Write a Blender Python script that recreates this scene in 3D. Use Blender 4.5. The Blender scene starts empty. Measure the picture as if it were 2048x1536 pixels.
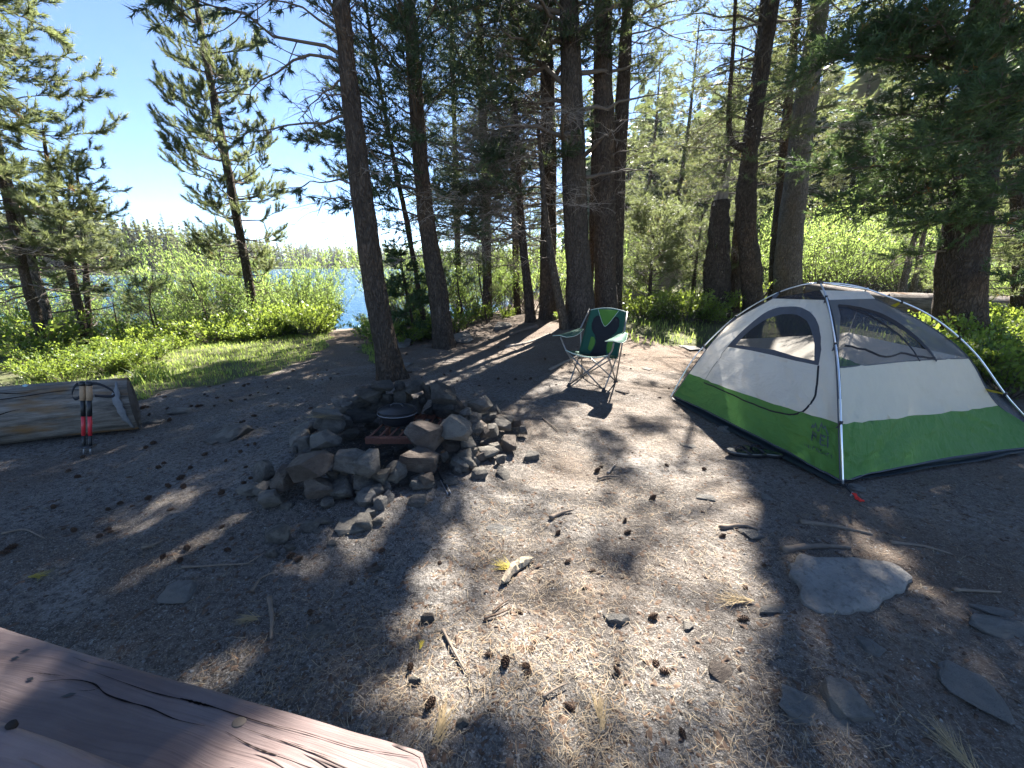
import bpy, bmesh, math, random
import numpy as np
from mathutils import Vector, Matrix
from mathutils.geometry import delaunay_2d_cdt
R = math.radians
scene = bpy.context.scene
col = scene.collection
rng = np.random.default_rng(7)
random.seed(7)

# ------------------------------------------------------------------ camera
CAM_H, FPX, PITCH = 1.30, 780.0, 17.0
cam_d = bpy.data.cameras.new('camera')
cam_d.sensor_width = 36.0
cam_d.lens = 36.0 * FPX / 2048.0
cam_d.clip_start = 0.03
cam_d.clip_end = 3000
cam = bpy.data.objects.new('camera', cam_d)
col.objects.link(cam)
cam.location = (0, 0, CAM_H)
cam.rotation_euler = (R(90 - PITCH), 0, 0)
scene.camera = cam

# ------------------------------------------------------------------ sky, sun, exposure
SUN_AZ, SUN_EL = 24.0, 43.0          # azimuth measured from +Y towards +X
SUN = np.array([math.sin(R(SUN_AZ)) * math.cos(R(SUN_EL)), math.cos(R(SUN_AZ)) * math.cos(R(SUN_EL)), math.sin(R(SUN_EL))])
world = bpy.data.worlds.new('World')
scene.world = world
world.use_nodes = True
wn = world.node_tree
bg = wn.nodes['Background']
sky = wn.nodes.new('ShaderNodeTexSky')
sky.sky_type = 'NISHITA'
sky.sun_disc = False
sky.sun_elevation = R(SUN_EL)
sky.sun_rotation = R(SUN_AZ)
sky.altitude = 2600
sky.air_density = 0.8
sky.dust_density = 0.15
sky.ozone_density = 3.2
wn.links.new(sky.outputs[0], bg.inputs[0])
bg.inputs[1].default_value = 0.051
sun_d = bpy.data.lights.new('sun', 'SUN')
sun_d.energy = 5.0
sun_d.angle = R(0.55)
sun_d.color = (1.0, 0.945, 0.87)
sun = bpy.data.objects.new('sun', sun_d)
col.objects.link(sun)
sun.location = (8, 18, 25)
sun.rotation_euler = Vector(SUN).to_track_quat('Z', 'Y').to_euler()
vs = scene.view_settings
vs.view_transform = 'Standard'
vs.look = 'None'
vs.exposure = 2.85
vs.gamma = 1.0
vs.use_curve_mapping = False
scene.cycles.max_bounces = 8
scene.cycles.transparent_max_bounces = 12
scene.cycles.caustics_reflective = False
scene.cycles.caustics_refractive = False

# ------------------------------------------------------------------ pixel <-> place helpers
CP, SP = math.cos(R(PITCH)), math.sin(R(PITCH))
def ray(px, py):
    x = (px - 1024.0) / FPX
    y = (py - 768.0) / FPX
    return np.array([x, CP - SP * y, -(SP + CP * y)])
def at(px, py, Y):
    """point seen at a photo pixel, Y metres ahead"""
    r = ray(px, py)
    return np.array([0, 0, CAM_H]) + r * (Y / r[1])
def G(px, py, z=0.0):
    """point seen at a photo pixel at height z"""
    r = ray(px, py)
    return np.array([0, 0, CAM_H]) + r * ((CAM_H - z) / -r[2])
def mpp(px, py, z=0.0):
    """metres per photo pixel there"""
    r = ray(px, py)
    return ((CAM_H - z) / -r[2]) / FPX
def project(P):
    P = np.asarray(P, float)
    d = P - np.array([0, 0, CAM_H])
    depth = d[..., 1] * CP - d[..., 2] * SP
    yy = -(d[..., 2] * CP + d[..., 1] * SP)
    return np.stack([1024 + FPX * d[..., 0] / depth, 768 + FPX * yy / depth], -1)

# ------------------------------------------------------------------ noise
def _hash(ix, iy, iz):
    h = (ix * 374761393 + iy * 668265263 + iz * 2147483647) & 0xFFFFFFFF
    h = ((h ^ (h >> 13)) * 1274126177) & 0xFFFFFFFF
    return ((h ^ (h >> 16)) & 0xFFFF) / 65535.0
def vnoise(p):
    p = np.asarray(p, float)
    i = np.floor(p).astype(np.int64)
    f = p - i
    f = f * f * (3 - 2 * f)
    out = 0
    for dx in (0, 1):
        for dy in (0, 1):
            for dz in (0, 1):
                w = (f[..., 0] if dx else 1 - f[..., 0]) * (f[..., 1] if dy else 1 - f[..., 1]) * (f[..., 2] if dz else 1 - f[..., 2])
                out = out + w * _hash(i[..., 0] + dx, i[..., 1] + dy, i[..., 2] + dz)
    return out
def fbm(p, o=3):
    p = np.asarray(p, float)
    a, s, t = 1.0, 0, 0
    for k in range(o):
        s = s + a * (vnoise(p * (2 ** k) + 17.3 * k) - 0.5)
        t += a
        a *= 0.5
    return s / t * 2
def n2(x, y, s, o=3, seed=0.0):
    x = np.asarray(x, float)
    y = np.asarray(y, float)
    return fbm(np.stack([x * s + seed, y * s - seed, np.zeros_like(x) + seed * 1.7], -1), o)
def sstep(a, b, x):
    t = np.clip((np.asarray(x, float) - a) / (b - a), 0, 1)
    return t * t * (3 - 2 * t)

# ------------------------------------------------------------------ objects
def new_mesh(name, V, Fs, mats=(), smooth=False, matidx=None):
    """Fs: an (n,k) array or a list of such arrays or a list of tuples"""
    me = bpy.data.meshes.new(name)
    V = np.asarray(V, np.float32)
    if isinstance(Fs, np.ndarray):
        Fs = [Fs]
    if len(Fs) and not isinstance(Fs[0], np.ndarray):
        me.from_pydata([tuple(map(float, v)) for v in V], [], [tuple(int(i) for i in f) for f in Fs])
    else:
        nl = sum(f.size for f in Fs)
        npoly = sum(len(f) for f in Fs)
        me.vertices.add(len(V))
        me.vertices.foreach_set('co', V.ravel())
        me.loops.add(nl)
        me.loops.foreach_set('vertex_index', np.concatenate([f.ravel() for f in Fs]).astype(np.int32))
        me.polygons.add(npoly)
        tot = np.concatenate([np.full(len(f), f.shape[1]) for f in Fs]).astype(np.int32)
        st = np.concatenate([[0], np.cumsum(tot)[:-1]]).astype(np.int32)
        me.polygons.foreach_set('loop_start', st)
        me.update(calc_edges=True)
    for m in (mats if isinstance(mats, (list, tuple)) else [mats]):
        me.materials.append(m)
    if matidx is not None:
        me.polygons.foreach_set('material_index', np.asarray(matidx, np.int32))
    if smooth:
        me.polygons.foreach_set('use_smooth', np.ones(len(me.polygons), bool))
    return me
def tag(o, label=None, cat=None, group=None, kind=None):
    if label: o['label'] = label
    if cat: o['category'] = cat
    if group: o['group'] = group
    if kind: o['kind'] = kind
    return o
def empty(name, loc, label=None, cat=None, group=None):
    o = bpy.data.objects.new(name, None)
    col.objects.link(o)
    o.location = Vector([float(a) for a in loc])
    o.empty_display_size = 0.1
    return tag(o, label, cat, group)
def part(name, V, Fs, mat, root=None, smooth=False, matidx=None, grand=None):
    """mesh given in world coordinates, parented to root (an unrotated Empty or mesh); grand = the part to hang it under"""
    V = np.asarray(V, float)
    base = np.array(root.location) if root is not None else np.zeros(3)
    me = new_mesh(name, V - base, Fs, mat, smooth, matidx)
    o = bpy.data.objects.new(name, me)
    col.objects.link(o)
    if grand is not None:
        o.parent = grand
    elif root is not None:
        o.parent = root
    return o
def solo(name, V, Fs, mat, label, cat, group=None, smooth=False, loc=None, kind=None):
    """a thing that is one mesh; V in world coordinates"""
    V = np.asarray(V, float)
    if loc is None:
        loc = np.array([V[:, 0].mean(), V[:, 1].mean(), V[:, 2].min()])
    me = new_mesh(name, V - loc, Fs, mat, smooth)
    o = bpy.data.objects.new(name, me)
    col.objects.link(o)
    o.location = Vector([float(a) for a in loc])
    return tag(o, label, cat, group, kind)
def smooth_by_angle(me, ang=35):
    me.polygons.foreach_set('use_smooth', np.ones(len(me.polygons), bool))
    bm = bmesh.new(); bm.from_mesh(me)
    for e in bm.edges:
        if len(e.link_faces) == 2:
            e.smooth = e.calc_face_angle(0) < R(ang)
    bm.to_mesh(me); bm.free()
class MB:
    """collects shapes; V, F lists"""
    def __init__(s): s.V = []; s.F = []; s.n = 0; s.mi = []
    def add(s, V, F, mi=0):
        V = np.asarray(V, float)
        s.V.append(V)
        for f in F: s.F.append(tuple(int(i) + s.n for i in f)); s.mi.append(mi)
        s.n += len(V)
        return s
    def verts(s): return np.concatenate(s.V)
    def tube(s, P, r, sides=8, caps=True, mi=0):
        V, F = tube(P, r, sides, caps)
        return s.add(V, F, mi)
    def box(s, c, size, axes=None, mi=0):
        V, F = boxvf(c, size, axes)
        return s.add(V, F, mi)
    def part(s, name, mat, root=None, smooth=False, grand=None):
        return part(name, s.verts(), s.F, mat, root, smooth, s.mi if isinstance(mat, (list, tuple)) else None, grand)
    def solo(s, name, mat, label, cat, group=None, smooth=False, loc=None, kind=None):
        return solo(name, s.verts(), s.F, mat, label, cat, group, smooth, loc, kind)
def nrm(v):
    v = np.asarray(v, float)
    return v / np.maximum(np.linalg.norm(v, axis=-1, keepdims=True), 1e-9)
def boxvf(c, size, axes=None):
    c = np.asarray(c, float)
    A = np.eye(3) if axes is None else np.asarray(axes, float)
    h = np.asarray(size, float) / 2
    V = [c + A[0] * h[0] * sx + A[1] * h[1] * sy + A[2] * h[2] * sz for sx in (-1, 1) for sy in (-1, 1) for sz in (-1, 1)]
    F = [(0, 1, 3, 2), (4, 6, 7, 5), (0, 4, 5, 1), (2, 3, 7, 6), (0, 2, 6, 4), (1, 5, 7, 3)]
    return np.array(V), F
def frames(P):
    """tangent, side, up for polylines P (n,k,3)"""
    T = np.gradient(P, axis=1)
    T = nrm(T)
    ref = np.zeros_like(T)
    m = nrm(P[:, -1] - P[:, 0])
    use = np.abs(m[:, 2]) > 0.8
    ref[~use] = (0, 0, 1)
    ref[use] = (0, 1, 0)
    S = nrm(np.cross(T, ref))
    U = np.cross(S, T)
    return T, S, U
def tubes(P, rad, sides):
    """many open tubes at once: P (n,k,3), rad (n,k) -> verts, quads"""
    n, k, _ = P.shape
    T, S, U = frames(P)
    a = np.arange(sides) * 2 * math.pi / sides
    ring = S[:, :, None, :] * np.cos(a)[None, None, :, None] + U[:, :, None, :] * np.sin(a)[None, None, :, None]
    V = P[:, :, None, :] + ring * rad[:, :, None, None]
    idx = np.arange(n * k * sides).reshape(n, k, sides)
    nx = np.roll(idx, -1, axis=2)
    Q = np.stack([idx[:, :-1], nx[:, :-1], nx[:, 1:], idx[:, 1:]], -1)
    return V.reshape(-1, 3), Q.reshape(-1, 4)
def ribbons(P, rad, g):
    """thin flat twigs: P (n,k,3), rad (n,k)"""
    n, k, _ = P.shape
    T = nrm(np.gradient(P, axis=1))
    S = nrm(np.cross(T, nrm(g.normal(0, 1, (n, 1, 3)))))
    V = np.stack([P - S * rad[..., None], P + S * rad[..., None]], 2)
    idx = np.arange(n * k * 2).reshape(n, k, 2)
    Q = np.stack([idx[:, :-1, 0], idx[:, :-1, 1], idx[:, 1:, 1], idx[:, 1:, 0]], -1)
    return V.reshape(-1, 3), Q.reshape(-1, 4)
def tube(P, r, sides=8, caps=True):
    P = np.asarray(P, float)
    r = np.asarray(r, float) * np.ones(len(P))
    V, Q = tubes(P[None], r[None], sides)
    F = [tuple(q) for q in Q]
    if caps:
        F.append(tuple(range(sides))[::-1])
        F.append(tuple(range(len(V) - sides, len(V))))
    return V, F
def spline(K, n):
    """Catmull-Rom through key points"""
    K = np.asarray(K, float)
    if len(K) == 2:
        return K[0] + (K[1] - K[0]) * np.linspace(0, 1, n)[:, None]
    Q = np.concatenate([[2 * K[0] - K[1]], K, [2 * K[-1] - K[-2]]])
    u = np.linspace(0, len(K) - 1, n)
    i = np.minimum(u.astype(int), len(K) - 2)
    f = (u - i)[:, None]
    p0, p1, p2, p3 = Q[i], Q[i + 1], Q[i + 2], Q[i + 3]
    return 0.5 * (2 * p1 + (p2 - p0) * f + (2 * p0 - 5 * p1 + 4 * p2 - p3) * f ** 2 + (3 * p1 - p0 - 3 * p2 + p3) * f ** 3)
def inpoly(x, y, poly):
    x = np.asarray(x, float); y = np.asarray(y, float)
    c = np.zeros(x.shape, bool)
    n = len(poly)
    j = n - 1
    for i in range(n):
        xi, yi = poly[i]; xj, yj = poly[j]
        with np.errstate(divide='ignore', invalid='ignore'):
            c ^= ((yi > y) != (yj > y)) & (x < (xj - xi) * (y - yi) / (yj - yi + 1e-12) + xi)
        j = i
    return c

# ================================================================== materials
class NT:
    def __init__(s, name):
        s.m = bpy.data.materials.new(name)
        s.m.use_nodes = True
        s.t = s.m.node_tree
        s.b = s.t.nodes['Principled BSDF']
        s.out = s.t.nodes['Material Output']
    def n(s, typ, **kw):
        nd = s.t.nodes.new(typ)
        for k, v in kw.items():
            if hasattr(nd, k): setattr(nd, k, v)
        return nd
    def set(s, sock, v):
        if isinstance(v, bpy.types.NodeSocket): s.t.links.new(v, sock)
        else: sock.default_value = v
    def coord(s, kind='Object', scale=(1, 1, 1), rnd=False):
        tc = s.n('ShaderNodeTexCoord').outputs[kind]
        mp = s.n('ShaderNodeMapping')
        s.t.links.new(tc, mp.inputs[0])
        mp.inputs['Scale'].default_value = scale
        if rnd:
            oi = s.n('ShaderNodeObjectInfo')
            mu = s.n('ShaderNodeVectorMath', operation='SCALE')
            mu.inputs[0].default_value = (37.0, 23.0, 51.0)
            s.t.links.new(oi.outputs['Random'], mu.inputs['Scale'])
            s.t.links.new(mu.outputs[0], mp.inputs['Location'])
        return mp.outputs[0]
    def noise(s, vec, scale, detail=4, rough=0.55, dist=0.0):
        nd = s.n('ShaderNodeTexNoise')
        s.t.links.new(vec, nd.inputs['Vector'])
        nd.inputs['Scale'].default_value = scale
        nd.inputs['Detail'].default_value = detail
        nd.inputs['Roughness'].default_value = rough
        nd.inputs['Distortion'].default_value = dist
        return nd.outputs['Fac']
    def voro(s, vec, scale, feature='F1', rand=1.0, out='Distance'):
        nd = s.n('ShaderNodeTexVoronoi', feature=feature)
        s.t.links.new(vec, nd.inputs['Vector'])
        nd.inputs['Scale'].default_value = scale
        nd.inputs['Randomness'].default_value = rand
        return nd.outputs[out]
    def wave(s, vec, scale, dist, detail=3, dscale=1.0, bands='X'):
        nd = s.n('ShaderNodeTexWave', bands_direction=bands)
        s.t.links.new(vec, nd.inputs['Vector'])
        nd.inputs['Scale'].default_value = scale
        nd.inputs['Distortion'].default_value = dist
        nd.inputs['Detail'].default_value = detail
        nd.inputs['Detail Scale'].default_value = dscale
        return nd.outputs['Fac']
    def ramp(s, fac, stops):
        nd = s.n('ShaderNodeValToRGB')
        s.t.links.new(fac, nd.inputs[0])
        el = nd.color_ramp.elements
        while len(el) < len(stops): el.new(0.5)
        for e, (p, c) in zip(el, stops):
            e.position = p
            e.color = (c[0], c[1], c[2], 1) if isinstance(c, (tuple, list)) else (c, c, c, 1)
        return nd.outputs[0]
    def mix(s, fac, a, b, mode='MIX'):
        nd = s.n('ShaderNodeMix', data_type='RGBA', blend_type=mode)
        def c4(v): return v if isinstance(v, bpy.types.NodeSocket) else (v[0], v[1], v[2], 1)
        s.set(nd.inputs[0], fac); s.set(nd.inputs[6], c4(a)); s.set(nd.inputs[7], c4(b))
        return nd.outputs[2]
    def math(s, op, a, b=0.0):
        nd = s.n('ShaderNodeMath', operation=op)
        s.set(nd.inputs[0], a); s.set(nd.inputs[1], b)
        return nd.outputs[0]
    def bump(s, h, strength=0.5, dist=0.02, normal=None):
        nd = s.n('ShaderNodeBump')
        s.t.links.new(h, nd.inputs['Height'])
        nd.inputs['Strength'].default_value = strength
        nd.inputs['Distance'].default_value = dist
        if normal is not None: s.t.links.new(normal, nd.inputs['Normal'])
        s.t.links.new(nd.outputs[0], s.b.inputs['Normal'])
        return nd.outputs[0]
    def base(s, c, rough=0.8, spec=0.3, metal=0.0):
        s.set(s.b.inputs['Base Color'], c if isinstance(c, bpy.types.NodeSocket) else (c[0], c[1], c[2], 1))
        s.set(s.b.inputs['Roughness'], rough)
        s.b.inputs['Specular IOR Level'].default_value = spec
        s.b.inputs['Metallic'].default_value = metal
        return s
    def attr(s, name, out='Fac'):
        nd = s.n('ShaderNodeAttribute', attribute_name=name)
        return nd.outputs[out]
    def translucent(s, c, fac):
        tr = s.n('ShaderNodeBsdfTranslucent')
        s.set(tr.inputs[0], c if isinstance(c, bpy.types.NodeSocket) else (c[0], c[1], c[2], 1))
        mx = s.n('ShaderNodeMixShader')
        s.set(mx.inputs[0], fac)
        s.t.links.new(s.b.outputs[0], mx.inputs[1])
        s.t.links.new(tr.outputs[0], mx.inputs[2])
        s.t.links.new(mx.outputs[0], s.out.inputs[0])
        return mx
    def see_through(s, fac):
        cur = s.out.inputs[0].links[0].from_socket
        tr = s.n('ShaderNodeBsdfTransparent')
        mx = s.n('ShaderNodeMixShader')
        s.set(mx.inputs[0], fac)
        s.t.links.new(cur, mx.inputs[1])
        s.t.links.new(tr.outputs[0], mx.inputs[2])
        s.t.links.new(mx.outputs[0], s.out.inputs[0])

def m_plain(name, c, rough=0.6, spec=0.4, metal=0.0, var=0.15, scale=30, bump=0.15, bd=0.003):
    t = NT(name)
    v = t.coord('Object')
    f = t.noise(v, scale, 4)
    t.base(t.mix(f, tuple(a * (1 - var) for a in c), tuple(min(1, a * (1 + var)) for a in c)), rough, spec, metal)
    if bump: t.bump(f, bump, bd)
    return t.m

def m_bark(name, dark, light, patch, vs=1.0, crack=0.9):
    t = NT(name)
    v = t.coord('Object', (1, 1, 0.38), rnd=True)
    nd = t.n('ShaderNodeVectorMath', operation='ADD')
    sc_ = t.n('ShaderNodeVectorMath', operation='SCALE')
    tex = t.n('ShaderNodeTexNoise'); t.t.links.new(v, tex.inputs['Vector']); tex.inputs['Scale'].default_value = 16 * vs; tex.inputs['Detail'].default_value = 4
    t.t.links.new(tex.outputs['Color'], sc_.inputs[0]); sc_.inputs['Scale'].default_value = 0.075
    t.t.links.new(v, nd.inputs[0]); t.t.links.new(sc_.outputs[0], nd.inputs[1])
    vv = nd.outputs[0]
    edge = t.voro(vv, 44 * vs, 'F1')
    e2 = t.ramp(edge, [(0.25, 1.0), (0.75, 0.0)])
    fine = t.noise(v, 60 * vs, 6, 0.7)
    mid = t.noise(v, 14 * vs, 4, 0.6)
    big = t.noise(t.coord('Object', (1, 1, 0.5), rnd=True), 2.2, 4)
    c = t.mix(t.ramp(t.math('ADD', t.math('MULTIPLY', fine, 0.5), t.math('MULTIPLY', mid, 0.5)), [(0.32, 0.0), (0.66, 1.0)]), dark, light)
    c = t.mix(t.math('MULTIPLY', t.ramp(big, [(0.5, 0.0), (0.68, 1.0)]), 0.75), c, patch)
    c = t.mix(t.math('MULTIPLY', t.math('SUBTRACT', 1.0, e2), crack * 0.7), c, tuple(a * 0.4 for a in dark))
    t.base(c, 0.93, 0.12)
    h = t.math('ADD', t.math('MULTIPLY', e2, 0.7), t.math('ADD', t.math('MULTIPLY', fine, 0.4), t.math('MULTIPLY', mid, 0.6)))
    t.bump(h, 1.0, 0.04)
    return t.m

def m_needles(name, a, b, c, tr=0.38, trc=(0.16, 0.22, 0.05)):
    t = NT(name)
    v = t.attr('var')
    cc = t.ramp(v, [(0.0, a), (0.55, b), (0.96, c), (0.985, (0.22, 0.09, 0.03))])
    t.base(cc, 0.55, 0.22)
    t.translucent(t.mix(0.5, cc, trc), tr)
    return t.m
def m_leaf(name, a, b, trc, tr=0.5):
    t = NT(name)
    v = t.attr('var')
    cc = t.ramp(v, [(0.0, a), (1.0, b)])
    rnd = t.n('ShaderNodeObjectInfo').outputs['Random']
    cc = t.mix(1.0, cc, t.ramp(rnd, [(0.0, (0.42, 0.55, 0.55)), (0.5, (0.9, 0.92, 0.85)), (1.0, (1.1, 0.98, 0.8))]), 'MULTIPLY')
    t.base(cc, 0.45, 0.45)
    t.translucent(t.mix(0.6, cc, trc), tr)
    return t.m

def m_stone(name, a, b, c, dust=0.5):
    t = NT(name)
    v = t.coord('Object', rnd=True)
    oi = t.n('ShaderNodeObjectInfo').outputs['Random']
    n1 = t.noise(v, 5, 6, 0.6)
    n2_ = t.noise(v, 40, 5, 0.7)
    lay = t.noise(t.coord('Object', (1.5, 1.5, 9), rnd=True), 3, 4)
    cc = t.mix(t.ramp(n1, [(0.3, 0.0), (0.7, 1.0)]), a, b)
    cc = t.mix(t.math('MULTIPLY', t.ramp(oi, [(0.2, 0.0), (1.0, 1.0)]), dust), cc, c)
    cc = t.mix(t.ramp(n2_, [(0.50, 0.0), (0.68, 0.6)]), cc, tuple(x * 0.4 for x in a))
    big = t.noise(t.coord('Object', (1, 1, 1), rnd=True), 1.6, 5, 0.65)
    cc = t.mix(t.ramp(big, [(0.50, 0.0), (0.58, 0.55)]), cc, c)
    t.base(cc, 0.88, 0.25)
    h = t.math('ADD', t.math('MULTIPLY', n1, 0.6), t.math('ADD', t.math('MULTIPLY', n2_, 0.35), t.math('MULTIPLY', lay, 0.5)))
    t.bump(h, 1.0, 0.035)
    return t.m

def m_ground():
    t = NT('ground_dirt')
    v = t.coord('Object')
    big = t.noise(v, 0.55, 5, 0.6)
    mid = t.noise(v, 3.2, 6, 0.62)
    fine = t.noise(v, 38, 6, 0.7)
    grit = t.noise(v, 170, 3, 0.6)
    c = t.mix(t.ramp(mid, [(0.3, 0.0), (0.7, 1.0)]), (0.128, 0.120, 0.112), (0.232, 0.216, 0.198))
    c = t.mix(t.ramp(big, [(0.42, 0.0), (0.60, 0.8)]), c, (0.120, 0.094, 0.072))
    trail = t.noise(v, 1.3, 4, 0.6, 0.8)
    c = t.mix(t.ramp(trail, [(0.52, 0.0), (0.64, 0.7)]), c, (0.27, 0.25, 0.225))
    c = t.mix(t.ramp(fine, [(0.44, 0.0), (0.60, 0.9)]), c, (0.058, 0.052, 0.046))
    c = t.mix(t.ramp(grit, [(0.54, 0.0), (0.66, 0.75)]), c, (0.36, 0.335, 0.30))
    spk = t.noise(v, 75, 2, 0.5)
    c = t.mix(t.ramp(spk, [(0.30, 0.8), (0.40, 0.0)]), c, (0.04, 0.037, 0.034))
    # brown needle duff by the trees, green sod by the lake, soot inside the fire ring
    duff = t.attr('duff'); sod = t.attr('sod'); soot = t.attr('soot')
    c = t.mix(t.math('MULTIPLY', duff, 0.62), c, t.mix(fine, (0.105, 0.072, 0.048), (0.20, 0.14, 0.095)))
    c = t.mix(sod, c, t.mix(mid, (0.055, 0.075, 0.025), (0.11, 0.12, 0.045)))
    c = t.mix(t.math('MULTIPLY', soot, 0.85), c, (0.03, 0.028, 0.026))
    t.base(c, 0.95, 0.15)
    h = t.math('ADD', t.math('MULTIPLY', mid, 1.0), t.math('ADD', t.math('MULTIPLY', fine, 0.45), t.math('MULTIPLY', grit, 0.16)))
    t.bump(h, 1.0, 0.05)
    return t.m
def m_water():
    t = NT('lake_water')
    v = t.coord('Object', (1, 1.9, 1))
    a = t.noise(v, 2.6, 4, 0.6, 0.4)
    b = t.noise(v, 0.5, 3, 0.5)
    t.base((0.022, 0.085, 0.165), 0.12, 0.5)
    t.b.inputs['IOR'].default_value = 1.33
    t.bump(t.math('ADD', t.math('MULTIPLY', a, 0.6), t.math('MULTIPLY', b, 0.7)), 1.0, 0.35)
    return t.m

MAT = {}
MAT['ground'] = m_ground()
MAT['water'] = m_water()
MAT['bark_grey'] = m_bark('bark_grey', (0.055, 0.045, 0.037), (0.155, 0.128, 0.105), (0.20, 0.145, 0.095))
MAT['bark_brown'] = m_bark('bark_brown', (0.050, 0.039, 0.031), (0.135, 0.106, 0.083), (0.175, 0.115, 0.072))
MAT['bark_pale'] = m_bark('bark_pale', (0.11, 0.095, 0.082), (0.24, 0.21, 0.18), (0.25, 0.18, 0.12))
MAT['bark_young'] = m_bark('bark_young', (0.06, 0.045, 0.034), (0.16, 0.12, 0.09), (0.17, 0.14, 0.11), 1.8)
MAT['limb'] = m_plain('limb_wood', (0.12, 0.098, 0.08), 0.9, 0.15, var=0.35, scale=25, bump=0.5, bd=0.004)
MAT['deadwood'] = m_plain('dead_twig_wood', (0.24, 0.205, 0.17), 0.9, 0.2, var=0.4, scale=18, bump=0.3)
MAT['needle_lit'] = m_needles('pine_needles_lit', (0.055, 0.075, 0.032), (0.088, 0.112, 0.050), (0.135, 0.155, 0.072), 0.52, (0.30, 0.34, 0.12))  # brighter copy of the needles, backlight partly put into the colour
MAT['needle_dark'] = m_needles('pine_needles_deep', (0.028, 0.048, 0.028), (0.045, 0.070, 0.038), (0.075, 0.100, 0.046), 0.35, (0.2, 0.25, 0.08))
MAT['needle_fir'] = m_needles('fir_needles', (0.032, 0.062, 0.030), (0.055, 0.092, 0.044), (0.085, 0.12, 0.055), 0.4, (0.2, 0.3, 0.08))
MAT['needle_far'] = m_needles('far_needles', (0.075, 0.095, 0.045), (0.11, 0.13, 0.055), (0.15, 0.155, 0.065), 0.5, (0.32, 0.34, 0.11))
MAT['willow'] = m_leaf('willow_leaves', (0.12, 0.19, 0.045), (0.23, 0.31, 0.085), (0.42, 0.56, 0.14), 0.52)
MAT['herb'] = m_leaf('herb_leaves', (0.075, 0.135, 0.025), (0.165, 0.24, 0.045), (0.40, 0.50, 0.07), 0.45)
MAT['grass'] = m_leaf('grass_blades', (0.13, 0.21, 0.05), (0.28, 0.36, 0.10), (0.48, 0.60, 0.13), 0.52)
MAT['stone'] = m_stone('ring_stone', (0.090, 0.083, 0.074), (0.185, 0.170, 0.150), (0.26, 0.235, 0.195))
MAT['stone_brown'] = m_stone('brown_stone', (0.085, 0.066, 0.054), (0.155, 0.125, 0.102), (0.20, 0.17, 0.14), 0.3)
MAT['slab'] = m_stone('slab_stone', (0.145, 0.140, 0.130), (0.245, 0.235, 0.218), (0.27, 0.24, 0.20), 0.4)
MAT['twig'] = m_plain('twig_bark', (0.17, 0.135, 0.105), 0.9, 0.15, var=0.45, scale=40, bump=0.4)
MAT['black_iron'] = m_plain('cast_iron', (0.018, 0.019, 0.022), 0.36, 0.5, var=0.2, scale=180, bump=0.12, bd=0.001)
MAT['steel'] = m_plain('steel', (0.32, 0.32, 0.33), 0.5, 0.4, 0.7, 0.1, bump=0.05)
MAT['aluminium'] = m_plain('pole_aluminium', (0.78, 0.80, 0.82), 0.28, 0.5, 0.85, 0.05, bump=0)
MAT['tube_grey'] = m_plain('chair_tube', (0.23, 0.22, 0.21), 0.4, 0.5, 0.6, 0.1, bump=0)
MAT['black_plastic'] = m_plain('black_plastic', (0.014, 0.014, 0.015), 0.45, 0.5, var=0.1, bump=0)
MAT['rust'] = m_plain('rusted_iron', (0.13, 0.055, 0.038), 0.75, 0.3, var=0.4, scale=60, bump=0.4)
MAT['red_cord'] = m_plain('red_cord', (0.65, 0.03, 0.02), 0.6, 0.3, bump=0)
MAT['red_paint'] = m_plain('red_pole', (0.55, 0.03, 0.04), 0.35, 0.5, var=0.1, bump=0)
MAT['cork'] = m_plain('cork_grip', (0.38, 0.25, 0.15), 0.85, 0.2, var=0.3, scale=120, bump=0.2)
MAT['yellow_web'] = m_plain('yellow_webbing', (0.50, 0.40, 0.03), 0.7, 0.3, bump=0.1)

# ================================================================== terrain
LAKE_Z = -0.75
def shore_y(x):
    x = np.asarray(x, float)
    return np.where(x < -5.3, 12.6 + (x + 5.3) * 0.28, 12.6 + (x + 5.3) * 0.85 + 3.6 * np.maximum(x + 0.8, 0))
RING_C = np.array([-0.86, 2.62])
def hgt0(x, y):
    x = np.asarray(x, float); y = np.asarray(y, float)
    d = y - shore_y(x)
    z = -0.62 * sstep(-7.0, -0.6, d) - 0.9 * sstep(-0.6, 3.0, d)
    z = z + 0.22 * np.exp(-(((x - 1.2) / 2.2) ** 2 + ((y - 8.4) / 1.6) ** 2))      # knoll under the clump
    z = z + 0.25 * sstep(6.0, 9.0, y) * sstep(2.5, 5.0, x)
    z = z + 0.9 * sstep(12, 40, y) * sstep(4, 14, x)
    return z
def hgt(x, y):
    x = np.asarray(x, float); y = np.asarray(y, float)
    z = hgt0(x, y)
    r = np.hypot((x - RING_C[0]) / 0.95, y - RING_C[1])
    z = z + 0.05 * np.exp(-((r - 0.72) / 0.22) ** 2) - 0.02 * np.exp(-(r / 0.4) ** 2)
    near = np.exp(-np.hypot(x, y - 3) / 14)
    z = z + near * (0.035 * n2(x, y, 0.7, 2, 3.0) + 0.018 * n2(x, y, 3.0, 3, 9.0))
    return z
def hz(x, y): return float(hgt(np.array(float(x)), np.array(float(y))))
def GT(px, py):
    """point on the terrain seen at a photo pixel"""
    z = 0.0
    for _ in range(25):
        p = G(px, py, z)
        z = 0.5 * z + 0.5 * hz(p[0], p[1])
    return G(px, py, z)
def drop(p, dz=0.0):
    return np.array([p[0], p[1], hz(p[0], p[1]) + dz])

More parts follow.
